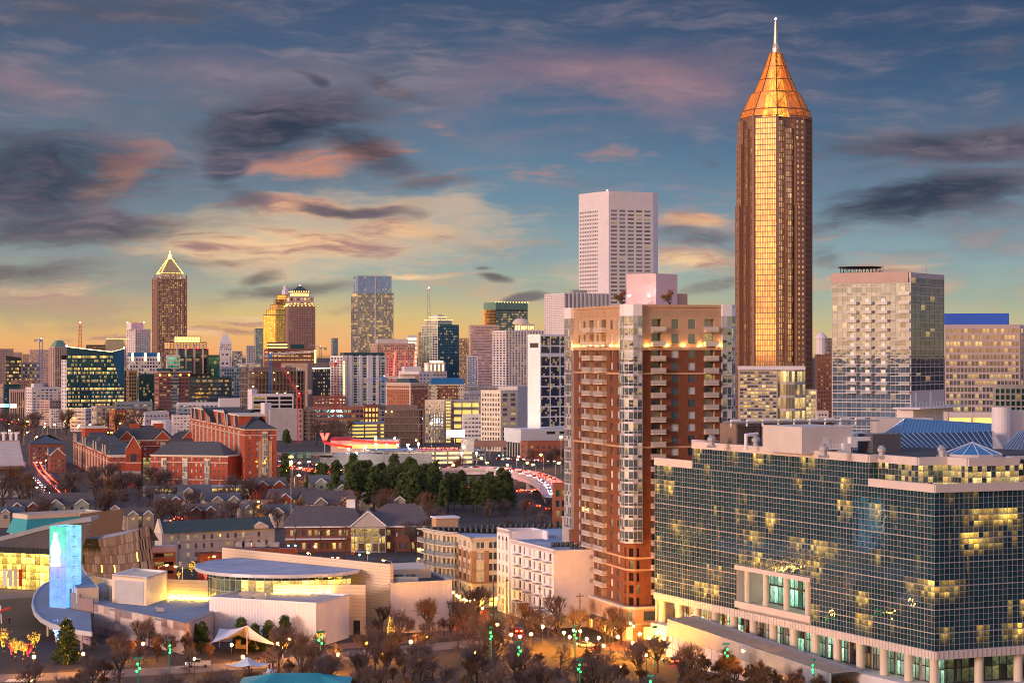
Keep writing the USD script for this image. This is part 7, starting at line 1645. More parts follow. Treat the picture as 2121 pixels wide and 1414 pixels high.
facade(w, A, B, 0, ze, spread(Dp, 1, 0.16), [[2.2, 3.6], [6, 7.4]], 0.15, None, lambda c, r, mb: t.part("window", mb, "glass_motel")); facade(w, C_, D_, 0, ze, [], []); facade(w, D_, A, 0, ze, [], [])
zr = ze + 3.6
for x in (-0.3, L - 0.5):
 m = MB(); a_, b_, c_ = (x, -0.2, ze), (x, Dp + .2, ze), (x, Dp / 2, zr + 0.9); a2_, b2_, c2_ = [(q[0] + .8, q[1], q[2]) for q in (a_, b_, c_)]; V = fr.w(np.array([a_, b_, c_, a2_, b2_, c2_])); m.tri(V, [[0, 2, 1], [3, 4, 5], [0, 3, 5], [0, 5, 2], [1, 2, 5], [1, 5, 4]]); t.part("gable_end", m, "stone_cream")
m = MB(); m.quads([fr.w(np.array([[0.4, -0.5, ze - .1], [L - .4, -0.5, ze - .1], [L - .4, Dp / 2, zr], [0.4, Dp / 2, zr]])), fr.w(np.array([[L - .4, Dp + .5, ze - .1], [.4, Dp + .5, ze - .1], [.4, Dp / 2, zr], [L - .4, Dp / 2, zr]]))]); t.part("roof", m, "shingle_green"); t.part("wall", w, "stone_cream2")
for x0, x1 in xs_:
 for k in range(4): m = MB(); m.box(x0 + .1, x1 - .1, -0.12, 0.02, ze - 3.1 - 2.75 * k, ze - 2.65 - 2.75 * k, fr); t.part("air_conditioner", m, "metal_grey")
m = MB(); x = L * 0.875; m.tri(fr.w(np.array([[x - 2.6, -.4, ze - .1], [x + 2.6, -.4, ze - .1], [x + 2.6, -.4, ze + .8], [x, -.4, ze + 2.2], [x - 2.6, -.4, ze + .8]])), [[0, 1, 2], [0, 2, 3], [0, 3, 4]]); m.quads([fr.w(np.array([[x + 2.6, -.4, ze + .8], [x + 2.6, 4, ze + .8], [x, 4, ze + 2.2], [x, -.4, ze + 2.2]])), fr.w(np.array([[x - 2.6, 4, ze + .8], [x - 2.6, -.4, ze + .8], [x, -.4, ze + 2.2], [x, 4, ze + 2.2]]))]); t.part("dormer", m, "stone_cream")
t = tower("office_block", "small orange-brown office with dark window bands beside the leaning panelled building", "office", 312, 316, 364, 1133, 645, "brick_orange", "glass_black", 17, 24, fx=0.96, fz=0.40, ratio=0.6, sep=True, para=0.6)
m = MB(); q = offset(t.poly, 0.3); m.prism(q, t.z1 - 1.5, t.z1 + 0.2, True); t.part("roof_band", m, "stone_pinkpale")
t = tower("shop_building", "flat blue-roofed low brick building behind the oval roof", "building", 409, 412, 470, 1146, 655, "brick_orange2", "glass_black", 0, 0, ratio=0.7, roof="roof_blue", para=0.5)
t = tower("shop_building", "flat-roofed low shop with rooftop units behind the cream blade wall", "building", 470, 474, 617, 1137, 668, "brick_orange2", "glass_black", 0, 0, ratio=0.35, roof="roof_blue", para=0.4)
for px in (512, 540, 569, 498): m = MB(); x, y = V2(px, 677); m.box(x - 1.4, x + 1.4, y - 1, y + 1, t.z1, t.z1 + 1.4); t.part("roof_unit", m, "metal_grey")
# ------------------------------------------------------------------ the red brick dormitories
def gable(t, f, x, w, z, h, depth, y0=-0.5, mat="brick_red", roof="shingle_dorm", trim="stone_cream"):
 """A gable on a face of frame f at x: brick front with pale edge, its little roof running back."""
 m = MB(); a, b, c = (x - w, y0, z), (x + w, y0, z), (x, y0, z + h); m.tri(f.w(np.array([a, b, c])), [[0, 1, 2]]); pth = t.part("gable", m, mat)
 m = MB()
 for p, q in ((a, c), (c, b)): m.rod(f.w((p[0], y0 - .1, p[2] + .25)), f.w((q[0], y0 - .1, q[2] + .25)), 0.28, k=4)
 t.part("trim", m, trim, parent=pth)
 m = MB(); A, B, C = (x - w - .3, y0 - .2, z - .1), (x + w + .3, y0 - .2, z - .1), (x, y0 - .2, z + h + .3); A2, B2, C2 = (A[0], depth, A[2]), (B[0], depth, B[2]), (x, depth, z + h + .3)
 m.quads([f.w(np.array([A, C, C2, A2])), f.w(np.array([C, B, B2, C2]))]); t.part("slope", m, roof, parent=pth)
def hip_roof(t, f, x0, x1, y0, y1, z, h, mat="shingle_dorm", inset=None):
 i = (y1 - y0) / 2 if inset is None else inset; ym = (y0 + y1) / 2
 c = f.w(np.array([[x0, y0, z], [x1, y0, z], [x1, y1, z], [x0, y1, z], [x0 + i, ym, z + h], [x1 - i, ym, z + h]]))
 m = MB(); m.quads([[c[0], c[1], c[5], c[4]], [c[2], c[3], c[4], c[5]]]); m.tri([c[1], c[2], c[5]], [[0, 1, 2]]); m.tri([c[3], c[0], c[4]], [[0, 1, 2]]); return t.part("roof", m, mat)
def dorm_face(t, f, L, z1, nf, cols, y=0.0, x0=0.0, bays=(), single=True):
 """Brick face along frame f's x: rows of windows, tall pale bay strips where asked, cream bands."""
 w = MB(); hh = z1 / nf; zs = np.array([[k * hh + hh * .28, k * hh + hh * .80] for k in range(nf)])
 facade(w, f.w2(x0, y), f.w2(x0 + L, y), 0, z1, spread(L, cols, 0.34, 0.8), zs, 0.18, None, lambda c, r, mb: t.part("window", mb, "glass_dorm")) if single else facade(w, f.w2(x0, y), f.w2(x0 + L, y), 0, z1, spread(L, cols, 0.34, 0.8), zs, 0.18, (p := MB()))
 t.part("brick_wall", w, "brick_red")
 if not single: t.part("window_panes", p, "glass_dorm", kind="stuff")
 for b in bays:
  w, p = MB(), MB(); bw = 1.5; A, B = f.w2(x0 + b - bw, y - .5), f.w2(x0 + b + bw, y - .5)
  facade(w, A, B, 1.0, z1 - 1.2, spread(2 * bw, 3, 0.86), np.array([[1.2 + hh * k, 1.2 + hh * k + hh * .86] for k in range(int((z1 - 2.6) / hh))]), 0.08, p)
  for q in (0, 1): facade(w, *((f.w2(x0 + b - bw, y), A) if q == 0 else (B, f.w2(x0 + b + bw, y))), 1.0, z1 - 1.2, [], [])
  pth = t.part("window_bay", w, "stone_cream"); t.part("bay_panes", p, "glass_dormbay", parent=pth, kind="stuff")
 m = MB()
 for z in (hh * 1.05, z1 - hh * 1.1, z1 - 0.5): m.box(x0 - .1, x0 + L + .1, y - 0.14, y + 0.1, z, z + (0.4 if z < z1 - 1 else 0.75), f)
 t.part("stone_band", m, "stone_cream", kind="stuff")
A16 = math.radians(16.5)
t = Thing("dormitory_tower", "tall red brick dormitory wing with gables receding at the right", "dormitory", (*V2(507, 1117), 0))
f = Fr(V2(507, 1117), A16); Wd, Dd, zt = 16.5, 200.0, 29.5
dorm_face(t, f, Wd, zt, 10, 4, bays=(10.4,))
m = MB(); m.box(7.2, 8.7, -.25, .1, 0, zt - 6, f); m.box(12.1, 14.2, -.25, .1, 0, zt - 6, f); t.part("stone_strip", m, "stone_tan_pale", kind="stuff")
fl = Fr(f.w2(0, Dd), A16 - PI / 2)
dorm_face(t, fl, Dd, zt, 10, 34, bays=tuple(np.arange(12, Dd - 4, 15.5)), single=False)
m = MB(); q = [f.w2(0, 0), f.w2(Wd, 0), f.w2(Wd, Dd), f.w2(0, Dd)]; facade(m, q[1], q[2], 0, zt, [], []); facade(m, q[2], q[3], 0, zt, [], []); m.cap([(*p, zt) for p in q]); t.part("back_wall", m, "brick_red")
hip_roof(t, f, -.5, Wd + .5, -.5, 22, zt + .2, 6.2)
for y0, y1, up, nm in ((26, 60, 6.0, "brick_red"), (72, 112, 6.5, "brick_red"), (130, 190, 6.0, "brick_red")):
 m = MB(); m.box(1.2, Wd - 1, y0, y1, zt, zt + up, f); t.part("upper_wall", m, nm); m = MB(); m.box(0.9, Wd - .7, y0 - .3, y1 + .3, zt + up, zt + up + 0.9, f); t.part("stone_parapet", m, "stone_cream")
for y in (30, 55, 62, 88, 118, 126, 150, 175, 190): gable(t, fl, Dd - y, 3.2, zt, 6.0, 7)
for y0, y1 in ((62, 72), (112, 130)): hip_roof(t, f, -.3, Wd, y0 - 12, y1 + 12, zt + .1, 8.5)
t = Thing("dormitory_wing", "long front red brick dormitory wing under a dark hip roof", "dormitory", (*V2(390, 1117), 0))
f = Fr(V2(313, 1130), math.atan2(-13, gx(472, 1117) - gx(313, 1130))); L = float(np.linalg.norm(V2(472, 1117) - V2(313, 1130))); zt = 15.6
dorm_face(t, f, L, zt, 5, 16, bays=(7.5, 19.5, 32.0))
m = MB(); facade(m, f.w2(L, 0), f.w2(L, 18), 0, zt, [], []); facade(m, f.w2(0, 18), f.w2(0, 0), 0, zt, [], []); facade(m, f.w2(L, 18), f.w2(0, 18), 0, zt, [], []); t.part("back_wall", m, "brick_red")
m = MB(); m.box(-.5, L + .5, -.5, 18.5, zt - .2, zt + .5, f); t.part("cornice", m, "stone_cream"); hip_roof(t, f, -.2, L - 2, 0, 18, zt + .4, 6.8, inset=7)
w, p = MB(), MB(); fx = f; facade(w, f.w2(-5.2, 1.0), f.w2(0, 1.0), 0, 14.5, spread(5.2, 3, .86), spread(14.5, 7, .86), .1, p); t.part("stair_frame", w, "metal_dark"); t.part("lit_stair", p, "glass_stair", kind="stuff")
t = Thing("dormitory_gable_tower", "red brick gabled tower joining the two front dormitory wings", "dormitory", (*V2(277, 1128), 0))
f = Fr(V2(261, 1130), math.radians(12)); zt = 18.6
m = MB(); m.box(0, 7.8, 0, 9, 0, zt, f); t.part("brick_wall", m, "brick_red"); gable(t, f, 3.9, 3.9, zt, 6.6, 9, y0=0)
m = MB(); m.box(2.3, 5.5, -.06, .1, zt - 6.2, zt - 2.2, f); m.box(.8, 1.3, -.06, .1, zt - 6, zt - 2.4, f); m.box(6.5, 7, -.06, .1, zt - 6, zt - 2.4, f); t.part("dark_window", m, "metal_dark", kind="stuff"); m = MB(); m.box(-.1, 7.9, -.12, .1, zt - 7.2, zt - 6.7, f); t.part("stone_band", m, "stone_cream")
t = Thing("dormitory_wing", "red brick dormitory wing with paired gables stepping back at the left", "dormitory", (*V2(230, 1130), 0))
f = Fr(V2(229, 1130), A16); zt = 15.0; Dd = 215.0
dorm_face(t, f, 8.4, zt, 5, 2)
fl = Fr(f.w2(0, Dd), A16 - PI / 2); dorm_face(t, fl, Dd, zt, 5, 36, bays=tuple(np.arange(8, Dd - 2, 16.0)), single=False)
m = MB(); q = [f.w2(0, 0), f.w2(8.4, 0), f.w2(16, 20), f.w2(16, Dd), f.w2(0, Dd)]
for a, b in zip(q[1:], q[2:] + q[:1]): facade(m, a, b, 0, zt, [], [])
m.cap([(*p, zt) for p in q]); t.part("back_wall", m, "brick_red")
m = MB(); m.box(-.3, 8.8, -.3, 3, zt - .1, zt + .8, f); t.part("cornice", m, "stone_cream")
for y in (22, 34, 70, 84, 132, 146, 190, 202): gable(t, fl, Dd - y, 3.0, zt - .5, 5.4, 6)
hip_roof(t, f, -.2, 16, 4, 60, zt + .2, 6.0, inset=4); hip_roof(t, f, -.2, 16, 56, 120, zt + .2, 7.2, inset=4); hip_roof(t, f, -.2, 16, 116, 185, zt + .2, 7.2, inset=4)
m = MB(); m.box(1, 14, 150, 172, zt, zt + 9.5, f); t.part("lift_tower", m, "brick_red"); m = MB(); m.box(.7, 14.3, 149.7, 172.3, zt + 9.5, zt + 10.4, f); t.part("tower_cap", m, "stone_cream")
m = MB(); f3 = Fr(V2(231, 1112), math.radians(10)); m.box(0, 14.5, 0, 8, 0, 7.3, f3); t.part("porch_block", m, "brick_red"); m = MB(); m.box(-.3, 14.8, -.3, 8, 6.9, 7.8, f3); t.part("porch_cornice", m, "stone_cream")
for x in (1.8, 4.6, 7.2, 10, 12.6):
 m = MB(); m.quads([f3.w(np.array([[x - .6, -.05, 4.2], [x + .6, -.05, 4.2], [x + .6, -.05, 5.8], [x - .6, -.05, 5.8]]))], [[[900 + x, 3], [900.9 + x, 3], [900.9 + x, 3.9], [900 + x, 3.9]]]); t.part("window", m, "glass_dorm")
t = Thing("dormitory_wing", "rear red brick dormitory wing with wide gables behind the gabled tower", "dormitory", (*V2(310, 1290), 0))
f = Fr(V2(228, 1285), math.radians(14)); zt = 17.0; L = 52.0
dorm_face(t, f, L, zt, 5, 14, bays=(31,)); m = MB(); m.box(.1, L - .1, .2, 16, 0, zt, f); t.part("back_wall", m, "brick_red"); m = MB(); m.box(-.4, L + .4, -.4, 16.4, zt - .3, zt + .3, f); t.part("cornice", m, "stone_cream")
hip_roof(t, f, -.3, L * .74, 0, 16, zt + .3, 8.2); hip_roof(t, f, L * .64, L + 8, -3, 13, zt - 1, 6.2)
for x in (10, 31, 47): gable(t, f, x, 5.0, zt + .2, 5.0, 8)
for x in (15, 29): m = MB(); m.box(x - 3, x + 3, 6.5, 9.5, zt + 6, zt + 9.6, f); t.part("roof_box", m, "brick_red")
t = Thing("gabled_brick_building", "old brown-red brick building with blue-grey gabled roofs by the red-lit street", "building", (*V2(95, 1290), 0))
f = Fr(V2(62, 1330), math.radians(14)); building("", None, None, [f.w2(0, 0), f.w2(20, 0), f.w2(20, 24), f.w2(0, 24)], 13, "brick_old", "glass_far", 4, [5, 5], .4, .5, thing=t); hip_roof(t, f, -.5, 21, -.5, 25, 13.2, 5, "shingle_blue")
f2 = Fr(V2(103, 1250), math.radians(14)); building("", None, None, [f2.w2(0, 0), f2.w2(9, 0), f2.w2(9, 20), f2.w2(0, 20)], 9.5, "brick_old", "glass_far", 3, [4, 2], .4, .5, thing=t); gable(t, f2, 4.5, 4.6, 9.4, 4.2, 20, y0=-.1, mat="brick_old", roof="shingle_blue"); gable(t, Fr(f2.w2(0, 20), math.radians(14) - PI / 2), 8, 4, 9.4, 4, 5, mat="brick_old", roof="shingle_blue")
t = Thing("stadium_stand", "white tiered stadium stand with three floodlight masts at the left edge", "stadium", (*V2(10, 1280), 0))
f = Fr(V2(40, 1290), math.radians(20))
for k in range(14):
 m = MB(); m.box(-50, 0 - .2 * k * 0, -2 - 2.2 * k * 0 + (-1.6) * (13 - k), 0 + (-1.6) * (13 - k), 3.0 + k * .95, 3.9 + k * .95, f); t.part("seat_row", m, "panel_silver")
m = MB(); m.box(-50, .3, 0, 1, 0, 17, f); m.box(.1, .8, -22, 0, 2, 5, f); t.part("back_wall", m, "stone_pink")
for px in (8, 23, 34):
 m = MB(); x, y = V2(px, 1305); m.rod((x, y, 0), (x, y, gz(896, 1305)), .9, k=6); m.box(x - 1.8, x + 1.8, y - .3, y + .3, gz(898, 1305), gz(894.5, 1305)); t.part("light_mast", m, "panel_white")
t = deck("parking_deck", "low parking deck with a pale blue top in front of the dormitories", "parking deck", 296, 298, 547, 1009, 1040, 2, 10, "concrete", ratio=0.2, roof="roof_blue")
# ------------------------------------------------------------------ houses and the hipped-roof school
def house(label, px, py, wpx, mat, roof, yaw=0.25, storeys=2, two=True, seed=0):
 """A house seen over its eaves: gabled wings, windows, a porch gable; its foot at column px and row py."""
 Y = gY(py); wpx *= 1.2; w = wpx * Y / FPX; t = Thing("house", label, "house", (gx(px, Y), Y, 0)); r = random.Random(seed); f = Fr(V2(px - wpx / 2, Y), yaw); d = w * .62; z = storeys * 2.9
 for k, (A, B) in enumerate(((f.w2(0, d), f.w2(0, 0)), (f.w2(0, 0), f.w2(w, 0)), (f.w2(w, 0), f.w2(w, d)), (f.w2(w, d), f.w2(0, d)))):
  m = MB(); L = np.linalg.norm(B - A); facade(m, A, B, 0, z, spread(L, max(2, int(L / 3.4)), .36, .5) if k < 2 else [], [[1 + 2.9 * i, 2.4 + 2.9 * i] for i in range(storeys)], .12, None, lambda c, rr_, mb: t.part("window", mb, "glass_house")); t.part("wall", m, mat)
 h = d * .36; m = MB(); e = .5
 m.quads([f.w(np.array([[-e, -e, z - .1], [w + e, -e, z - .1], [w + e, d / 2, z + h], [-e, d / 2, z + h]])), f.w(np.array([[w + e, d + e, z - .1], [-e, d + e, z - .1], [-e, d / 2, z + h], [w + e, d / 2, z + h]]))]); m.tri(f.w(np.array([[0, 0, z], [0, d, z], [0, d / 2, z + h - .1]])), [[0, 2, 1]]); m.tri(f.w(np.array([[w, 0, z], [w, d, z], [w, d / 2, z + h - .1]])), [[0, 1, 2]]); t.part("roof", m, roof)
 for x in ((w * .27, w * .76) if two else (w * .3,)):
  gable(t, f, x, min(3.0, w * .17), z - .1, min(3, w * .17) * .8, d / 2, y0=-1.3, mat=mat, roof=roof, trim="paint_white"); m = MB(); g_ = min(3.0, w * .17); m.box(x - g_, x + g_, -1.3, 0, 0, z - .1, f); t.part("wing", m, mat); m = MB(); m.quads([f.w(np.array([[x - .7, -1.36, z - 2.2], [x + .7, -1.36, z - 2.2], [x + .7, -1.36, z - .8], [x - .7, -1.36, z - .8]]))], [[[px, 5], [px + .9, 5], [px + .9, 5.9], [px, 5.9]]]); t.part("window", m, "glass_house")
 return t
HS = [("brick house with white-edged gables under the dormitory tower", 560, 1046, 60, "brick_red", "shingle_brown", 3), ("brick house with a pair of porch gables left of the grey-green gabled row", 612, 1062, 78, "brick_red", "shingle_brown", 2),
 ("grey-green house with sharp stepped gables before the pines", 680, 1040, 62, "siding_green", "shingle_grey", 3), ("second grey-green gabled house nearest the pines", 722, 1052, 50, "siding_green", "shingle_grey", 3),
 ("dark-roofed long house with low gables below the grey-green row", 690, 1072, 92, "siding_tan", "shingle_brown", 2), ("blue-grey roofed house among bare trees left of the school", 590, 1092, 62, "siding_tan", "shingle_blue", 2),
 ("low house with a grey-blue hip behind the motel's right end", 536, 1082, 60, "siding_tan", "shingle_grey", 2), ("grey house half hidden by trees above the motel", 466, 1066, 60, "siding_tan", "shingle_grey", 2), ("small gabled house under the parking deck's pale top", 404, 1046, 56, "siding_tan", "shingle_grey", 2),
 ("brick house with a dark roof between the trees above the motel's left end", 420, 1088, 52, "brick_old", "shingle_brown", 2), ("blue-roofed house between the school and the bare tree group", 770, 1056, 52, "siding_tan", "shingle_blue", 2), ("dim grey house right of the blue-roofed one, before the pines", 842, 1066, 60, "siding_tan", "shingle_grey", 2),
 ("green-grey house with two white-edged gables above the teal building", 140, 1076, 90, "siding_green", "shingle_brown", 2), ("dark low house left of the green-grey gabled one", 50, 1080, 56, "brick_old", "shingle_brown", 2), ("tan row house with small gables right of the teal building", 250, 1084, 50, "siding_tan", "shingle_brown", 2),
 ("row house with a white dormer between teal building and motel", 290, 1098, 54, "siding_tan", "shingle_brown", 2), ("pale roofed house behind the red-lit street at the left edge", 20, 1030, 64, "siding_pale", "roof_grey", 2), ("striped-roof house at the left edge behind the teal building", 22, 1092, 44, "siding_tan", "shingle_blue", 2), ("low brick house glimpsed behind trees left of the motel", 350, 1064, 44, "brick_old", "shingle_grey", 2)]
for i, (lb, px, py, w, mt, rf, st) in enumerate(HS): house(lb, px, py, w, mt, rf, 0.32 + 0.1 * math.sin(i * 2.1), st, i % 3 != 2, i)
t = Thing("school", "brown hipped-roof building with a yellow-lit gabled entrance and white bell turret", "school", (*V2(740, 750), 0))
f = Fr(V2(592, 752), math.radians(4)); L = gx(905, 752) - gx(592, 752); zt = 8.6; w = MB()
facade(w, f.w2(0, 0), f.w2(L, 0), 0, zt, spread(L, 24, .5, 1), [[1.0, 3.2], [5.6, 7.6]], .2, None, lambda c, r, mb: t.part("window", mb, "glass_school" if 3 < c < 18 else "glass_house")); facade(w, f.w2(0, 24), f.w2(0, 0), 0, zt, [], []); facade(w, f.w2(L, 0), f.w2(L, 24), 0, zt, [], [])
t.part("brick_wall", w, "brick_old"); m = MB(); m.box(-.5, L + .5, -1.0, 24.5, zt - .1, zt + .35, f); m.box(-.2, L * .4, -2.0, 0, 4.4, 4.8, f); t.part("eave", m, "paint_white")
hip_roof(t, f, -1, L * .52, -1, 25, zt + .4, 6.2, "shingle_brown", inset=4); hip_roof(t, f, L * .50, L + 1, -1, 25, zt + .4, 6.8, "shingle_brown", inset=9)
xg = L * .545; gable(t, f, xg, 6.2, zt + .2, 5.2, 14, y0=-2.6, mat="stone_cream2", roof="shingle_brown", trim="paint_white"); w, p = MB(), MB(); facade(w, f.w2(xg - 6, -2.4), f.w2(xg + 6, -2.4), 0, zt, spread(12, 5, .8), [[.3, 3.0], [3.3, 5.4], [5.7, 8.2]], .1, p); t.part("entrance_frame", w, "stone_cream2"); t.part("entrance_panes", p, "glass_school", kind="stuff")
m = MB(); c = f.w((L * .43, 12, 0)); m.box(c[0] - 1.5, c[0] + 1.5, c[1] - 1.5, c[1] + 1.5, zt + 4, zt + 9.0); t.part("turret", m, "paint_white"); m = MB(); m.lathe((c[0], c[1], 0), [(2.9, zt + 9), (0.1, zt + 12.2)], 4, PI / 4); t.part("turret_roof", m, "shingle_brown")
t = Thing("steeple", "small white pointed steeple left of the school roof", "steeple", (*V2(606, 775), 0)); m = MB(); x, y = V2(606, 775); m.lathe((x, y, 0), [(1.0, 0), (1.0, 8.5), (1.25, 8.6), (0.08, 13.2)], 8); t.part("spire", m, "paint_white")
# ------------------------------------------------------------------ roads, motorway and the curved ramp
def gp(px, py): Y = gY(py); return V2(px, Y)
def strip_mesh(pts, w, z, mat, name, kind="structure"):
 p = np.array(pts, float); d = np.gradient(p, axis=0); d /= np.linalg.norm(d, axis=1)[:, None]; n = np.column_stack([d[:, 1], -d[:, 0]]); w = np.broadcast_to(w, len(p)); zz = np.broadcast_to(z, len(p))
 a, b = np.column_stack([p - n * w[:, None] / 2, zz]), np.column_stack([p + n * w[:, None] / 2, zz]); m = MB(); m.quads(np.stack([a[:-1], b[:-1], b[1:], a[1:]], 1)); return solo(name, m, mat, kind=kind) if name else m
def smooth_path(pts, n=40):
 from scipy.interpolate import PchipInterpolator as CS
 p = np.array(pts, float); s = np.concatenate([[0], np.cumsum(np.linalg.norm(np.diff(p, axis=0), axis=1))]); u = np.linspace(0, s[-1], n); return np.column_stack([CS(s, p[:, k])(u) for k in range(p.shape[1])])
west_street = smooth_path([gp(142, 1042), gp(122, 1024), gp(104, 1006), gp(88, 990), gp(76, 976), gp(70, 964), gp(60, 955)], 30)
strip_mesh(west_street, 15, 0.02, "asphalt", "west_street")
far_street = smooth_path([gp(70, 882), gp(40, 876), gp(10, 869), gp(-20, 864)], 12); strip_mesh(far_street, 26, 0.02, "asphalt", "far_street")
motorway = smooth_path([gp(480, 948), gp(575, 958), gp(660, 968), gp(740, 981), gp(850, 999), gp(960, 1008), gp(1090, 1014), gp(1200, 1016)], 40)
strip_mesh(motorway, 46, 0.02, "asphalt", "motorway")
slip_road = smooth_path([gp(1060, 1040), gp(1105, 1050), gp(1150, 1066), gp(1200, 1085)], 10); strip_mesh(slip_road, 14, 0.06, "asphalt", "slip_road")
overpass_y = 952
park_road = smooth_path([gp(1500, 1412), gp(1330, 1352), gp(1230, 1338), gp(1120, 1318), gp(1040, 1290), gp(985, 1262)], 30); strip_mesh(park_road, 13, 0.03, "asphalt", "park_road")
front_road = smooth_path([gp(-40, 1404), gp(150, 1398), gp(330, 1388), gp(520, 1376), gp(700, 1358), gp(900, 1338), gp(1060, 1325)], 30); strip_mesh(front_road, 11, 0.025, "paving", "front_road")
strip_mesh(smooth_path([gp(690, 1338), gp(790, 1330), gp(880, 1318), gp(960, 1300)], 14), 9, 0.03, "brick_paving", "plaza_path")
strip_mesh(smooth_path([gp(1260, 1345), gp(1330, 1330), gp(1400, 1322)], 8), 12, 0.035, "brick_paving", "corner_pavement")
strip_mesh(smooth_path([gp(560, 1162), gp(700, 1156), gp(880, 1160), gp(1000, 1170)], 14), 14, 0.02, "asphalt", "cross_street")
strip_mesh(smooth_path([gp(330, 1095), gp(375, 1072), gp(410, 1060)], 8), 14, 0.02, "asphalt", "hill_street")
m = MB(); m.tri([(*gp(*q), 0.015) for q in ((-60, 1240), (110, 1228), (180, 1300), (60, 1318), (-60, 1322))], [[0, 1, 2], [0, 2, 3], [0, 3, 4]]); solo("lawn", m, "lawn", kind="structure")
m = MB(); m.tri([(*gp(*q), 0.02) for q in ((-60, 1222), (104, 1216), (108, 1232), (-60, 1246))], [[0, 1, 2], [0, 2, 3]]); solo("forecourt", m, "paving", kind="structure")
m = MB(); m.tri([(*gp(*q), 0.012) for q in ((1080, 975), (1190, 960), (1190, 1012), (1120, 1010))], [[0, 1, 2], [0, 2, 3]]); solo("embankment", m, "lawn", kind="structure")
for dx in (-4.2, 4.2):
 d = np.gradient(park_road, axis=0); d /= np.linalg.norm(d, axis=1)[:, None]; n = np.column_stack([d[:, 1], -d[:, 0]])
 for k in range(0, 28, 2): solo("road_line", strip_mesh(park_road[k:k + 2] + n[k:k + 2] * dx * .45, .16, 0.05, None, None), "road_line", kind="structure")
for k in range(8):
 c = gp(18 + 7 * k, 1408); m = MB(); m.quads([[(c[0] - .25, c[1] - 2, .045), (c[0] + .25, c[1] - 2, .045), (c[0] + .25, c[1] + 2, .045), (c[0] - .25, c[1] + 2, .045)]]); solo("road_line", m, "road_line", kind="structure")
rp = Thing("elevated_ramp", "pale concrete curved motorway ramp on piers behind the pine trees", "ramp", (*V2(1050, 1250), 0))
zr_ = 7.5
def rpt(px, py): Y = (EYE - zr_) * FPX / (py - HOR); return V2(px, Y)
path = smooth_path([rpt(830, 973), rpt(900, 972), rpt(960, 971), rpt(1010, 971), rpt(1060, 976), rpt(1100, 984), rpt(1128, 995), rpt(1146, 1010), rpt(1156, 1030)], 44)
d = np.gradient(path, axis=0); d /= np.linalg.norm(d, axis=1)[:, None]; n = np.column_stack([d[:, 1], -d[:, 0]]); hw = 6.0
def ribbon(o0, z0, o1, z1): return np.column_stack([path + n * o0, np.full(len(path), z0)]), np.column_stack([path + n * o1, np.full(len(path), z1)])
def sweep(name, prof, mat):
 m = MB()
 for (o0, z0), (o1, z1) in zip(prof, prof[1:] + prof[:1]):
  a, b = ribbon(o0, z0, o1, z1); m.quads(np.stack([a[:-1], a[1:], b[1:], b[:-1]], 1))
 rp.part(name, m, mat)
sweep("deck", [(-hw, zr_ - .5), (hw, zr_ - .5), (hw, zr_), (-hw, zr_)], "concrete_pale"); sweep("parapet", [(hw, zr_ - .5), (hw + .4, zr_ - .5), (hw + .4, zr_ + 1.1), (hw, zr_ + 1.1)], "concrete_pale"); sweep("parapet", [(-hw - .4, zr_ - .5), (-hw, zr_ - .5), (-hw, zr_ + 1.1), (-hw - .4, zr_ + 1.1)], "concrete_pale"); sweep("girder", [(hw - 1.2, zr_ - 2.6), (hw - .5, zr_ - 2.6), (hw - .5, zr_ - .5), (hw - 1.2, zr_ - .5)], "concrete_white"); sweep("girder", [(-hw + .5, zr_ - 2.6), (-hw + 1.2, zr_ - 2.6), (-hw + 1.2, zr_ - .5), (-hw + .5, zr_ - .5)], "concrete_pale")
for k in (6, 16, 25, 34): m = MB(); m.rod((*path[k], 0), (*path[k], zr_ - 2.0), 1.1, k=12); m.box(path[k][0] - 5, path[k][0] + 5, path[k][1] - 1, path[k][1] + 1, zr_ - 3.4, zr_ - 2.4); rp.part("pier", m, "concrete_pale")
m = MB(); fr = Fr(rpt(828, 975), 0); m.box(-30, 18, 0, 10, 0, zr_, fr); rp.part("abutment", m, "concrete")
ov_ = Thing("overpass", "dark road overpass crossing the motorway before the red drive-in", "bridge", (*V2(640, 1400), 0))
Yo = 1330; zo = 7.0; m = MB(); x0, x1 = gx(470, Yo), gx(690, Yo); m.box(x0, x1, Yo, Yo + 16, zo - 2, zo); ov_.part("deck", m, "scaffold"); m = MB(); m.box(x0, x1, Yo - .3, Yo, zo - 1, zo + 1.1); ov_.part("parapet", m, "concrete")
m = MB(); m.box(x1 - 8, x1 + 60, Yo + 0, Yo + 20, 0, zo); ov_.part("abutment", m, "concrete_grey")
for px in (560, 620): m = MB(); m.box(gx(px, Yo) - .8, gx(px, Yo) + .8, Yo + 4, Yo + 12, 0, zo - 2); ov_.part("pier", m, "concrete")
Ys = Yo - 3
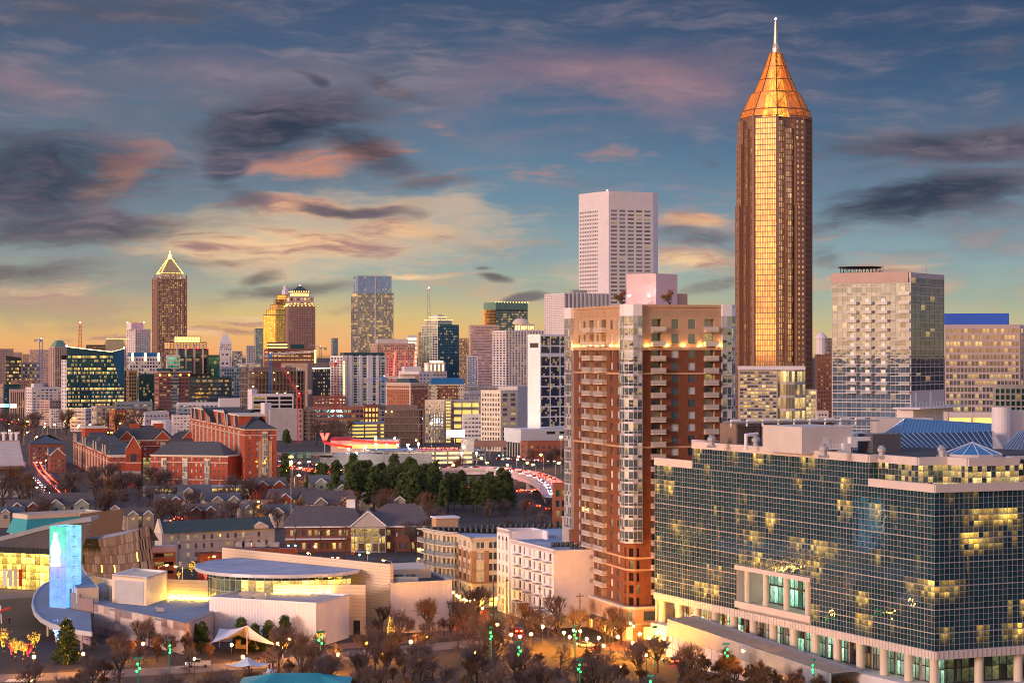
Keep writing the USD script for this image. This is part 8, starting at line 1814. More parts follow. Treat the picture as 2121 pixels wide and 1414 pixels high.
for k, (xa, xb, ya, yb) in enumerate(((598, 611, 936, 949), (614, 629, 936, 948), (631, 646, 935, 948))):
 s = Thing("road_sign", ["left green motorway sign with a yellow exit strip", "middle green motorway sign with a route shield", "right green motorway sign above the red traffic"][k], "sign", (gx(xa, Ys), Ys, gz(yb, Ys)))
 m = MB(); m.box(gx(xa, Ys), gx(xb, Ys), Ys, Ys + .3, gz(yb, Ys), gz(ya, Ys)); s.part("sign_board", m, "sign_green"); m = MB(); m.box(gx(xa, Ys) + .2, gx(xb, Ys) - .2, Ys - .04, Ys, gz(yb, Ys) + .2, gz(yb, Ys) + .3); m.box(gx(xa, Ys) + .2, gx(xb, Ys) - .2, Ys - .04, Ys, gz(ya, Ys) - .3, gz(ya, Ys) - .2); s.part("border", m, "paint_white")
 m = MB(); rr = random.Random(k); zl = gz(ya, Ys) - .75
 while zl > gz(yb, Ys) + .6:          # lines of lettering too small to read
  xw = gx(xa, Ys) + rr.uniform(.4, 1.0)
  while xw < gx(xb, Ys) - .7: w_ = rr.uniform(.25, .7); m.box(xw, min(xw + w_, gx(xb, Ys) - .35), Ys - .05, Ys, zl - .32, zl); xw += w_ + rr.choice([.08, .08, .35])
  zl -= .72
 s.part("lettering", m, "paint_white", kind="stuff")
 if k == 1: xs0 = gx(xa, Ys) + .45; z0_ = gz(ya, Ys) - 1.5; m = MB(); m.tri([(xs0, Ys - .07, z0_ + 1.0), (xs0 + 1.1, Ys - .07, z0_ + 1.0), (xs0 + .55, Ys - .07, z0_)], [[0, 2, 1]]); s.part("route_shield", m, "blue_panel")
 m = MB(); m.rod((gx((xa + xb) / 2, Ys), Ys + .5, zo - 1.5), (gx((xa + xb) / 2, Ys), Ys + .5, gz(yb, Ys) + .5), .15); s.part("bracket", m, "metal_dark")
 if k == 0: m = MB(); m.box(gx(xa, Ys) + .1, gx(xb, Ys) - 1.0, Ys - .05, Ys, gz(yb, Ys) + .4, gz(yb, Ys) + 1.4); s.part("yellow_strip", m, "glow_gold")
Y = 1480
dr = Thing("drive_in_restaurant", "red-roofed drive-in restaurant with red neon and a lit yellow pylon", "restaurant", (gx(760, Y), Y, 0))
m = MB(); m.box(gx(685, Y), gx(826, Y), Y, Y + 22, 0, gz(911, Y)); dr.part("wall", m, "stone_cream2"); m = MB(); m.prism([V2(684, Y - 1), V2(735, Y - 1), V2(735, Y + 20), V2(684, Y + 20)], gz(912, Y), gz(906, Y), True, True, [V2(689, Y + 3), V2(730, Y + 3), V2(730, Y + 16), V2(689, Y + 16)]); dr.part("red_roof", m, "red_metal")
for xa, xb, ya, yb in ((676, 730, 918, 925), (730, 826, 912, 917)):
 m = MB(); m.hexa([(gx(xa, Y), Y - 5, gz(ya, Y) - .3), (gx(xb, Y), Y - 5, gz(yb, Y) - 1.0), (gx(xb, Y), Y + 4, gz(yb, Y) - .3), (gx(xa, Y), Y + 4, gz(ya, Y) - .3), (gx(xa, Y), Y - 5, gz(ya, Y) + .7), (gx(xb, Y), Y - 5, gz(yb, Y) + .6), (gx(xb, Y), Y + 4, gz(yb, Y) + .8), (gx(xa, Y), Y + 4, gz(ya, Y) + .8)]); dr.part("red_canopy", m, "neon_dim")
m = MB(); m.box(gx(700, Y), gx(822, Y), Y - .3, Y, gz(928, Y), gz(920, Y)); dr.part("lit_front", m, "glow_dim"); m = MB(); m.box(gx(776, Y), gx(781, Y), Y - 1, Y, gz(921, Y), gz(902, Y)); dr.part("lit_pylon", m, "glow_gold"); m = MB(); m.box(gx(775, Y), gx(776, Y), Y - 1.1, Y, gz(921, Y), gz(902, Y)); dr.part("pylon_neon", m, "neon_red")
vs = Thing("neon_sign", "big red neon V sign on a post beside the drive-in", "sign", (gx(672, Y - 8), Y - 8, 0)); Yv = Y - 8; m = MB()
for xa, xb in ((666, 671), (679, 674)): m.hexa([(gx(xb, Yv) - .8, Yv, gz(911, Yv)), (gx(xb, Yv) + .8, Yv, gz(911, Yv)), (gx(xb, Yv) + .8, Yv + 1, gz(911, Yv)), (gx(xb, Yv) - .8, Yv + 1, gz(911, Yv)), (gx(xa, Yv) - 1.1, Yv, gz(897, Yv)), (gx(xa, Yv) + 1.1, Yv, gz(897, Yv)), (gx(xa, Yv) + 1.1, Yv + 1, gz(897, Yv)), (gx(xa, Yv) - 1.1, Yv + 1, gz(897, Yv))])
vs.part("letter", m, "neon_red"); m = MB(); m.prism([V2(668, Yv), V2(677, Yv), V2(677, Yv + 1), V2(668, Yv + 1)], gz(917, Yv), gz(909, Yv), True, True); vs.part("sign_box", m, "red_metal"); m = MB(); m.rod((gx(672.5, Yv), Yv + .5, 0), (gx(672.5, Yv), Yv + .5, gz(917, Yv)), .4); vs.part("post", m, "metal_grey")
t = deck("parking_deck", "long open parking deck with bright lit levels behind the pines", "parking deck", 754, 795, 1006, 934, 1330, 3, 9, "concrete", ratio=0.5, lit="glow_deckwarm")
stack(t, 955, 957, 982, 909, 936, 1345, "concrete_pale", 0.6, "stair_tower")
for lb, xa, xb, ya, yb, Yb in (("bright billboard with red and white panels behind the long parking deck", 924, 963, 890, 905, 1420), ("white lit billboard at the far left street", 21, 34, 836, 844, 1900), ("blue and white billboard left of the white lit one", 10, 19, 836, 843, 1905), ("pale billboard nearest the left edge", 0, 9, 836, 843, 1910)):
 b = Thing("billboard", lb, "billboard", (gx((xa + xb) / 2, Yb), Yb, 0)); m = MB(); m.box(gx(xa, Yb), gx(xb, Yb), Yb, Yb + .5, gz(yb, Yb), gz(ya, Yb)); b.part("board", m, "screen_white" if "blue" not in lb else "screen_blue"); m = MB(); m.rod((gx((xa + xb) / 2, Yb), Yb + .6, 0), (gx((xa + xb) / 2, Yb), Yb + .6, gz(yb, Yb)), .4); b.part("post", m, "metal_dark")
 if xb > 900: m = MB(); [m.box(gx(xa, Yb), gx(xa + 17, Yb), Yb - .06, Yb, gz(y_ + 1.6, Yb), gz(y_, Yb)) for y_ in (890.4, 897, 902)]; b.part("red_bands", m, "neon_dim")
# ------------------------------------------------------------------ trees
def bare_tree(name, label, seed, h, spread_=0.55, up=0.35, n_twigs=1500, lights=None, mat="bark", twig="twig"):
 """A leafless tree: tapered trunk and limbs (trunk), and a crown of fine twigs."""
 r = np.random.RandomState(seed); t = Thing(name, label, "tree", (0, -300, 0)); tr, tw = MB(), MB(); tips = []
 def grow(p, d, L, rad, depth):
  q = p + d * L; (tr if depth < 3 else tw).rod(p, q, rad, rad * .66, k=5 if depth < 2 else 3, caps=False)
  if depth >= 4: tips.append((q, d, L)); return
  for _ in range((5, 4, 3, 3)[depth]):
   v = d + r.normal(0, spread_, 3); v[2] += up; v /= np.linalg.norm(v); s = r.uniform(.55, 1.0); grow(p + d * L * s, v, L * r.uniform(.58, .82), rad * .60, depth + 1)
 grow(np.array([0, 0, -.1]), np.array([0, 0, 1.0]), h * .30, h * .024, 0)
 per = max(2, n_twigs // max(1, len(tips)))
 for q, d, L in tips:
  for _ in range(per):
   v = d + r.normal(0, .6, 3); v[2] += .25; v /= np.linalg.norm(v); a = q - d * L * r.uniform(0, 1); b = a + v * L * r.uniform(.6, 1.3); tw.rod(a, b, .032, .014, k=3, caps=False)
 o = np.array([0, -300, 0])
 for m in (tr, tw): m.v = [v + o for v in m.v]
 t.part("trunk", tr, mat); t.part("crown", tw, twig)
 if lights:
  for lm, frac, where in lights:
   m = MB(); src = np.vstack((tr if where == "trunk" else tw).v); k = r.choice(len(src), int(frac))
   for p in src[k]: m.ball(p + r.normal(0, .05, 3), .06, 0)
   t.part("string_lights", m, lm, kind="stuff")
 return t
def pine(name, label, seed, h, w, mat="needles", n=900, lights=0, conic=False):
 r = np.random.RandomState(seed); t = Thing(name, label, "tree", (0, -300, 0)); tr, cr = MB(), MB(); o = np.array([0, -300, 0]); tr.rod((0, 0, -.1) + o, (0, 0, h * .95) + o, h * .014, h * .003, k=6); pts = []
 nl = 26
 for i in range(nl):
  z = h * (.12 + .86 * i / nl) if conic else h * (.28 + .70 * i / nl); rr = w * ((1 - z / h) ** .8 if conic else (0.25 + .75 * math.sin(PI * min(1, (1.02 - (z / h)) * 1.25) / 2) ** 1.2) * r.uniform(.65, 1.1))
  for k in range(5 if not conic else 7):
   a = r.uniform(0, 2 * PI); e = np.array([math.cos(a) * rr, math.sin(a) * rr, z + rr * r.uniform(-.1, .25) - (rr * .25 if conic else 0)]); tr.rod(np.array([0, 0, z]) + o, e + o, .06, .02, k=3, caps=False)
   for s in r.uniform(.35, 1.05, n // (nl * 5)): pts.append(np.array([0, 0, z]) + (e - [0, 0, z]) * s + r.normal(0, .30, 3))
 pts = np.array(pts); k = len(pts); c = np.repeat(pts, 3, 0)
 for rep in range(3):
  u = r.normal(0, 1, (k, 3)); u /= np.linalg.norm(u, axis=1)[:, None]; v = np.cross(u, r.normal(0, 1, (k, 3))); v /= np.linalg.norm(v, axis=1)[:, None]; s = r.uniform(.28, .55, (k, 1)) * (1.0 if not conic else .7); p = pts + r.normal(0, .25, (k, 3)) + o
  cr.quads(np.stack([p - u * s - v * s * .45, p + u * s - v * s * .45, p + u * s * .7 + v * s * .45, p - u * s * .7 + v * s * .45], 1))
 t.part("trunk", tr, "bark"); t.part("crown", cr, mat)
 if lights:
  m = MB()
  for p in pts[r.choice(k, lights)]: m.ball(p * [1.05, 1.05, 1] + o, .10, 0)
  t.part("string_lights", m, "fairy_yellow", kind="stuff")
 return t
rg = random.Random(21)
class Kinds:
 """Prototypes stand where their first copy goes; further ones are instances."""
 def __init__(s, protos): s.p, s.used = protos, set()
 def put(s, i, xy, rot=0.0, sc=1.0, label=None, group=None, z=0.0):
  t = s.p[i % len(s.p)]
  if id(t) not in s.used:
   s.used.add(id(t)); t.x.ClearXformOpOrder(); t.x.MakeMatrixXform().Set(mat4((*xy, z), rot, sc)); tag(t.prim, label, None, group); return t.prim
  return copy_of(t, (*xy, z), rot, sc, label, group)
TREES = Kinds([bare_tree("bare_tree", "x", 1, 11.0, n_twigs=900), bare_tree("bare_tree", "x", 2, 10.0, .65, .25, 800, twig="twig_grey"), bare_tree("bare_tree", "x", 3, 12.5, .5, .45, 1000), bare_tree("bare_tree", "x", 4, 8.5, .75, .3, 800), bare_tree("bare_tree", "x", 5, 13.0, .42, .5, 900, twig="twig_warm"), bare_tree("bare_tree", "x", 6, 9.5, .8, .15, 700, twig="twig_grey")])
TWIGGY = Kinds([bare_tree("bare_shrub", "x", 7, 6.5, .55, .7, 2600, twig="twig_warm"), bare_tree("bare_shrub", "x", 8, 5.5, .6, .6, 2400, twig="twig_warm")])
PINES = Kinds([pine("pine_tree", "x", 1, 20, 4.6, n=1500), pine("pine_tree", "x", 2, 17, 4.8, n=1500), pine("pine_tree", "x", 3, 22, 4.4, n=1500)])
ORD = "first second third fourth fifth sixth seventh eighth ninth tenth eleventh twelfth thirteenth fourteenth fifteenth sixteenth".split()
def ordinal(label, k, n):
 """Rows short enough to count get the place in the row."""
 if n > 16 or n < 2 or len(label.split()) > 13: return label
 return label + (", leftmost" if k == 0 else ", rightmost" if k == n - 1 else f", {ORD[k]} from left")
def grove(kinds, n, box, label, group, sc=(.8, 1.15), avoid=lambda px, py: False):
 """n trees with their feet inside the photo box (columns, rows), spread evenly by rejection."""
 x0, x1, y0, y1 = box; pts = []; tries = 0
 while len(pts) < n and tries < n * 60:
  tries += 1; px, py = rg.uniform(x0, x1), rg.uniform(y0, y1); p = gp(px, py)
  if avoid(px, py) or any(np.hypot(*(p - q)) < 2.6 for q in pts): continue
  pts.append(p)
 nr = math.ceil(n / 14); pts.sort(key=lambda p: p[1]); per = math.ceil(len(pts) / nr)
 for r in range(nr):
  row = sorted(pts[r * per:(r + 1) * per], key=lambda p: p[0] / p[1]); lb = label + ("" if nr == 1 else " (front row)" if r == 0 else " (back row)" if r == nr - 1 else f" ({ORD[r]} row)")
  for k, p in enumerate(row): kinds.put(rg.randrange(9), p, rg.uniform(0, 6.28), rg.uniform(*sc), ordinal(lb, k, len(row)), group)
def road_near(px, py): p = gp(px, py); return min(np.min(np.hypot(*(park_road - p).T)), np.min(np.hypot(*(front_road - p).T))) < 6.0
BT = "bare tree "
grove(TREES, 46, (560, 1090, 1352, 1475), BT + "in the park thicket at the bottom middle", "bare park trees, bottom middle", (.75, 1.1), road_near)
grove(TREES, 26, (1090, 1470, 1375, 1490), BT + "below the brick tower's street corner", "bare park trees, bottom right", (.7, 1.0), road_near)
grove(TREES, 26, (60, 560, 1370, 1480), BT + "along the walk at the bottom left", "bare park trees, bottom left", (.55, .85), road_near)
grove(TWIGGY, 34, (560, 1400, 1385, 1490), "low brown undergrowth bush in the bottom park thicket", "undergrowth bushes of the park", (.6, 1.1), road_near)
grove(TWIGGY, 16, (60, 560, 1392, 1480), "low brown bush along the bottom left walk", "bushes of the bottom left walk", (.6, 1.0), road_near)
grove(TWIGGY, 16, (1400, 1560, 1400, 1470), "round brown leafless shrub at the foot of the glass office", "brown shrubs by the glass office", (.9, 1.5))
grove(TWIGGY, 10, (1560, 1760, 1425, 1480), "rust-brown leafless shrub under the glass office columns", "rust shrubs under the columns", (.9, 1.4))
grove(TWIGGY, 12, (215, 440, 1352, 1372), "low golden-brown shrub lit by lamps below the stone wall", "golden shrubs below the stone wall", (.6, 1.0))
grove(TREES, 9, (190, 380, 1338, 1352), BT + "standing before the patchwork stone wall", "bare trees before the stone wall", (.55, .8))
grove(TREES, 14, (760, 960, 1312, 1345), BT + "before the white ribbed boxes of the museum", "bare trees before the museum", (.6, 1.0), road_near)
grove(TREES, 12, (930, 1010, 1290, 1350), BT + "beside the red ramp wall left of the white-wrapped apartments", "bare trees by the ramp wall", (.8, 1.0), road_near)
grove(TREES, 8, (1060, 1180, 1308, 1322), BT + "on the pavement before the white-wrapped apartments", "street trees by the white-wrapped apartments", (.75, 1.0))
grove(TREES, 5, (1190, 1290, 1326, 1336), BT + "on the lit pavement of the brick tower", "street trees by the brick tower", (.7, .9))
grove(TREES, 3, (1372, 1384, 1318, 1340), BT + "between the brick tower and the glass office", "street trees between tower and office", (.9, 1.1))
grove(TREES, 6, (1960, 2130, 1430, 1445), BT + "before the right face of the glass office", "bare trees at the bottom right corner", (.55, .8))
grove(TREES, 46, (300, 600, 1010, 1105), BT + "among the houses above the motel", "bare trees among the houses", (1.0, 1.5))
grove(TREES, 17, (600, 920, 1070, 1150), BT + "around the hipped-roof school", "bare trees round the school", (1.0, 1.5), lambda px, py: 690 < px < 830 and py < 1155 and py > 1130)
grove(TREES, 10, (835, 925, 1090, 1150), BT + "left of the rounded condominium end", "bare trees by the condominium", (1.1, 1.6))
grove(TREES, 34, (0, 330, 1020, 1085), BT + "in the dusky hollow below the red-lit street", "bare trees below the red-lit street", (1.1, 1.7), lambda px, py: np.min(np.hypot(*(west_street - gp(px, py)).T)) < 14)
grove(TREES, 12, (195, 330, 1008, 1035), BT + "in front of the left dormitory wing", "bare trees before the dormitories", (1.1, 1.6))
grove(TREES, 24, (0, 330, 880, 925), BT + "in the purple wooded belt behind the dormitories", "trees of the purple belt at left", (1.6, 2.5), lambda px, py: np.min(np.hypot(*(far_street - gp(px, py)).T)) < 20)
grove(TREES, 10, (652, 722, 908, 936), BT + "in the dark clump right of the grey concrete building", "dark tree clump by the concrete building", (1.6, 2.3))
grove(TREES, 8, (960, 1090, 893, 925), BT + "behind the covered walkway bridge", "bare trees behind the walkway", (1.2, 1.9))
grove(TREES, 12, (1085, 1175, 958, 966), BT + "in the row along the street right of the ramp", "street tree row right of the ramp", (.9, 1.1))
grove(TREES, 10, (880, 990, 978, 1010), BT + "beside the ramp abutment", "bare trees beside the ramp", (.9, 1.2))
grove(TREES, 10, (1010, 1180, 1075, 1110), BT + "behind the flat roofs of the condominium", "bare trees behind the condominium roofs", (.9, 1.2))
grove(PINES, 8, (640, 700, 1012, 1040), "dark green pine at the left end of the main belt", "pines at the belt's left end", (.62, .8))
grove(PINES, 54, (692, 905, 1022, 1066), "dark green pine in the belt before the motorway", "pines before the motorway", (.72, .98))
grove(PINES, 14, (890, 965, 1035, 1066), "dark green pine at the right end of the main belt", "pines at the belt's right end", (.6, .8))
grove(PINES, 12, (975, 1082, 1050, 1072), "dark green pine in the separate group below the curved ramp", "pines below the ramp", (.68, .85))
grove(PINES, 2, (585, 600, 1008, 1014), "dark cone-shaped evergreen beside the right dormitory", "evergreens by the dormitory", (.7, .9))
grove(PINES, 3, (576, 602, 921, 926), "dark round evergreen left of the overpass", "evergreens left of the overpass", (.55, .7))
grove(PINES, 4, (1030, 1050, 905, 915), "dark evergreen between walkway and hotel podium", "evergreens by the podium", (.8, 1.0))
ce = pine("evergreen", "x", 9, 6.0, 1.6, "needles", 900, conic=True); CE = Kinds([ce])
for k, (px, py) in enumerate(((402, 1345), (420, 1348), (500, 1345), (528, 1346), (556, 1345), (590, 1340))): CE.put(0, gp(px, py), k, .95 + .1 * (k % 3), "dark clipped evergreen in the row at the white box's foot", "evergreens at the white box's foot")
lt = pine("lit_conifer", "x", 12, 9.5, 3.2, "needles", 1500, lights=70, conic=True); Kinds([lt]).put(0, gp(139, 1372), 0, 1.0, "tall dark conifer dotted with yellow lights before the crescent roof")
LY_ = Kinds([bare_tree("lit_tree", "x", 31, 7.5, .5, .6, 500, [("fairy_yellow", 190, "crown"), ("fairy_yellow", 90, "trunk")])]); RY = Kinds([bare_tree("lit_tree", "x", 33, 5.0, .5, .7, 300, [("fairy_red", 160, "trunk"), ("fairy_red", 60, "crown")])]); BY = Kinds([bare_tree("lit_tree", "x", 35, 8.0, .45, .8, 300, [("fairy_blue", 700, "trunk"), ("fairy_blue", 300, "crown")])])
for k, (px, py, s, lb) in enumerate(((8, 1360, 1.15, "tree wrapped in yellow lights at the left edge"), (33, 1368, .9, "smaller yellow-lit tree right of the left-edge one"), (48, 1372, .85, "low yellow-lit tree between two red-lit trunks"), (70, 1360, 1.0, "yellow-lit tree nearest the crescent roof"), (398, 1196, .9, "yellow-lit tree left of the oval roof"), (371, 1204, .55, "small yellow-lit tree beside the shutter box"), (664, 1346, .85, "yellow-lit tree in front of the white box's corner"), (592, 1352, .5, "small yellow-lit shrub by the white box's steps"))): LY_.put(0, gp(px, py), k * 1.3, s, lb)
for k, (px, py, lb) in enumerate(((8, 1364, "red-lit trunk at the left edge"), (24, 1362, "red-lit trunk left of the low yellow tree"), (58, 1366, "red-lit trunk right of the low yellow tree"), (426, 1206, "red-lit tree under the oval roof's left tip"), (178, 1196, "red-lit tree behind the shutter box"))): RY.put(0, gp(px, py), k, 1.0, lb)
for k, (px, py) in enumerate(((108, 1330), (120, 1334), (150, 1330))): BY.put(0, gp(px, py), k, .85, "blue-lit tree under the crescent roof", "blue-lit trees under the crescent roof")
fm2 = Thing("lit_sculpture", "bottle-shaped sculpture of yellow lights on a pale plinth before the blade wall", "sculpture", (*gp(810, 1324), 0)); c = gp(810, 1324); m = MB(); r_ = random.Random(3)
for _ in range(330):
 h = r_.random(); rr = float(np.interp(h, [0, .45, .7, .85, 1], [.75, .85, .55, .3, .28])); a = r_.uniform(0, 2 * PI); m.ball((c[0] + rr * math.cos(a), c[1] + rr * math.sin(a), 1.0 + 4.6 * h), .06, 0)
fm2.part("lights", m, "fairy_yellow", kind="stuff"); m = MB(); m.lathe((*c, 0), [(.7, 1), (.8, 3), (.5, 4.2), (.25, 5), (.24, 5.5)], 10); fm2.part("frame", m, "metal_dark"); m = MB(); m.box(c[0] - 1.1, c[0] + 1.1, c[1] - 1.1, c[1] + 1.1, 0, .9); fm2.part("plinth", m, "concrete_white")
for px, lb in ((1290, "small potted tree at the left of the brick tower's roof house"), (1388, "small potted tree at the right of the brick tower's roof house")): RT = bare_tree("roof_tree", lb, 50, 6.0, .6, .5, 900, twig="twig_gold"); RT.x.ClearXformOpOrder(); RT.x.MakeMatrixXform().Set(mat4((*V2(px, 530), 79.6), 0, 1.0))
# ------------------------------------------------------------------ lamps
def lamp_proto(name, kind, h, lamp, r=.28, col="metal_dark"):
 t = Thing(name, "x", "lamp", (0, -300, 0)); y = -300.0; m = MB(); m.rod((0, y, 0), (0, y, h - r), .09 if h < 8 else .16, .06 if h < 8 else .1, k=6); g = MB()
 if kind == "globe": t.part("post", m, col); g.ball((0, y, h), r, 2); t.part("globe", g, lamp)
 elif kind == "green":
  t.part("post", m, col); b = MB(); b.box(-.8, .8, y - .25, y + .25, h, h + .35); t.part("crossbar", b, col)
  for dx, dz in ((-.12, -.9), (.3, -1.7), (-.25, -2.3)): g = MB(); g.ball((dx, y - .15, h + dz), r, 1); t.part("spot_lamp", g, lamp)
 else:
  m.rod((0, y, h - .3), (2.2, y, h + .2), .06, k=5); t.part("pole", m, col); b = MB(); b.box(1.9, 2.9, y - .2, y + .2, h + .1, h + .35); t.part("lamp_head", b, col); g = MB(); g.ball((2.4, y, h - .05), r, 1, .7); t.part("bulb", g, lamp)
 return t
GLO = Kinds([lamp_proto("park_lamp", "globe", 4.0, "lamp_orange", .34)]); WAR = Kinds([lamp_proto("park_lamp", "globe", 4.2, "lamp_warm", .26)]); GRN = Kinds([lamp_proto("green_lamp_post", "green", 9.0, "lamp_green", .24, "green_paint")]); STR = Kinds([lamp_proto("street_lamp", "arm", 8.5, "lamp_orange", .34, "metal_grey")]); FAR = Kinds([lamp_proto("street_lamp", "arm", 9, "lamp_far", .75, "metal_grey")]); LOT = Kinds([lamp_proto("lot_lamp", "globe", 8.5, "lamp_white", .8, "metal_grey")]); MST = Kinds([lamp_proto("high_mast", "globe", 26, "lamp_far", .7, "metal_grey")])
def put_lamps(kinds, spots, h, label, group, rots=None):
 for k, (px, py) in enumerate(sorted(spots)): Y = (EYE - h) * FPX / (py - HOR); kinds.put(0, V2(px, Y), (k * 1.7 if rots is None else rots), 1.0, ordinal(label, k, len(spots)), group)
put_lamps(GLO, [(71, 1359), (173, 1353), (297, 1332), (480, 1334), (504, 1359), (574, 1331), (700, 1354), (760, 1330), (851, 1328)], 4, "orange globe lamp on a dark post in the park before the museum", "orange park lamps before the museum")
put_lamps(GLO, [(1030, 1292), (1059, 1313), (1077, 1317), (1124, 1297), (1202, 1306), (1344, 1320), (1168, 1309), (1250, 1336), (1310, 1330), (1240, 1320), (1375, 1322), (1215, 1322), (1280, 1318), (1325, 1312), (1360, 1310), (1180, 1318), (1100, 1312)], 4, "orange globe lamp near the street corner of the brick tower", "orange lamps by the brick tower corner")  # later spots are lamps added to deepen the orange street glow
put_lamps(WAR, [(196, 1375), (403, 1363), (600, 1322), (795, 1353), (884, 1318), (984, 1351), (1339, 1356), (1288, 1380), (1188, 1304)], 4.2, "pale warm globe lamp on a dark post among the park trees", "pale park lamps")
put_lamps(WAR, [(939, 1234), (950, 1243), (960, 1248), (972, 1250), (982, 1249), (1029, 1246), (999, 1267), (946, 1240), (966, 1250)], 3.2, "warm lamp along the foot of the curved condominium", "lamps at the condominium's foot")
put_lamps(GRN, [(351, 1327), (287, 1364), (664, 1309), (1018, 1300), (1075, 1330), (1191, 1298), (1201, 1366), (1356, 1299), (1504, 1334), (1685, 1367), (1349, 1400)], 9, "tall green post with a cluster of green floodlights", "green lamp posts along the park edge")
put_lamps(STR, [(1553, 1349), (576, 1124), (644, 1143), (432, 1151), (378, 1171), (329, 1171), (761, 1145), (811, 1160), (915, 1128), (864, 1154), (219, 1071), (229, 1076), (528, 1039), (66, 1009), (94, 953), (690, 1048), (340, 1100)], 8.5, "orange street lamp on a grey arm among streets and houses", "orange street lamps in the middle ground")
put_lamps(FAR, [(8, 886), (26, 891), (50, 895), (72, 904), (18, 878), (55, 880), (88, 884), (116, 879), (170, 881), (254, 876), (216, 896), (233, 895), (98, 876), (128, 872), (36, 868), (583, 953), (618, 958), (587, 974), (1126, 941), (1177, 940), (866, 911), (186, 879), (160, 884), (62, 872), (606, 962), (632, 968), (660, 962), (684, 978), (592, 990), (610, 984), (646, 986), (720, 968), (905, 958), (940, 962), (1010, 958), (1060, 962), (1085, 958), (1110, 962), (1150, 958), (988, 948), (1070, 945), (745, 958), (888, 868), (930, 866), (640, 955), (700, 972)], 9, "distant orange street lamp glowing over roads and trees", "distant orange street lamps")  # later spots are extra lamps, put in for more glow around the centre
put_lamps(LOT, [(757, 925), (779, 921), (801, 921), (823, 921), (818, 907), (845, 921), (867, 920), (849, 931), (956, 938), (987, 938), (722, 930), (738, 938)], 8.5, "glaring white lot lamp around the drive-in and long parking deck", "white lot lamps round the drive-in")
put_lamps(MST, [(961, 925), (893, 876), (1162, 905), (603, 957)], 26, "tall slender high-mast light pole beside the motorway", "high-mast poles by the motorway")
TL = Thing("traffic_signal", "x", "traffic light", (0, -300, 0)); m = MB(); m.rod((0, -300, 0), (0, -300, 6.2), .1); m.rod((0, -300, 6), (5, -300, 6.2), .07); m.box(4.6, 5.0, -300.2, -299.9, 5.2, 6.3); TL.part("pole", m, "metal_dark"); m = MB(); m.ball((4.8, -300.3, 5.5), .3, 1); TL.part("green_lamp", m, "signal_green"); TK = Kinds([TL])
for px, py in ((612, 1129), (1034, 943), (1043, 942), (598, 1130), (745, 1148), (1305, 1290), (1312, 1296)): Y = (EYE - 5.5) * FPX / (py - HOR); TK.put(0, V2(px, Y) - [4.8, 0], 0, 1.0, "traffic signal showing green on a dark mast arm", "green traffic signals")
RL = Thing("traffic_signal", "x", "traffic light", (0, -300, 0)); m = MB(); m.rod((0, -300, 0), (0, -300, 6.2), .1); m.box(-.25, .25, -300.2, -299.9, 5.2, 6.4); RL.part("pole", m, "metal_dark"); m = MB(); m.ball((0, -300.3, 6.0), .45, 1); RL.part("red_lamp", m, "signal_red"); RK = Kinds([RL])
for px, py in ((67, 958), (76, 957), (86, 958), (166, 1029), (689, 1155), (700, 1155), (653, 1131)): Y = (EYE - 6) * FPX / (py - HOR); RK.put(0, V2(px, Y), 0, 1.0, "traffic signal showing red over a street", "red traffic signals")
UP = Thing("utility_pole", "x", "pole", (0, -300, 0)); m = MB(); m.rod((0, -300, 0), (0, -300, 12), .17, .12, k=7); m.box(-1.2, 1.2, -300.1, -299.9, 11, 11.2); UP.part("pole", m, "wood_pole"); m = MB(); m.rod((.4, -300, 9.2), (.4, -300, 10.2), .25, k=8); UP.part("transformer", m, "metal_grey"); UK = Kinds([UP])
upts = []
for px, py in ((369, 1186), (664, 1164), (716, 1160), (708, 1165), (756, 1168), (735, 1170), (790, 1172), (800, 1166), (820, 1168), (866, 1164), (612, 1158), (1022, 1296), (1050, 1292), (1118, 1312), (1201, 1330)): p = gp(px, py); upts.append(p); UK.put(0, p, .1 * px, 1.0, "brown wooden utility pole with crossarm beside the streets", "wooden utility poles")
wr = MB()
for a, b in ((1, 10), (1, 2), (2, 4), (4, 6), (6, 8), (8, 9), (0, 10), (1, 5), (3, 7)):
 for dz in (11.1, 9.8):
  A, B = np.array([*upts[a], dz]), np.array([*upts[b], dz]); pr = None
  for s in np.linspace(0, 1, 7):
   q = A + (B - A) * s - np.array([0, 0, 1.2 * 4 * s * (1 - s)])
   if pr is not None: wr.rod(pr, q, .04, k=3, caps=False)
   pr = q
solo("overhead_wires", wr, "metal_dark", "sagging black overhead wires strung between the wooden utility poles", "wires")
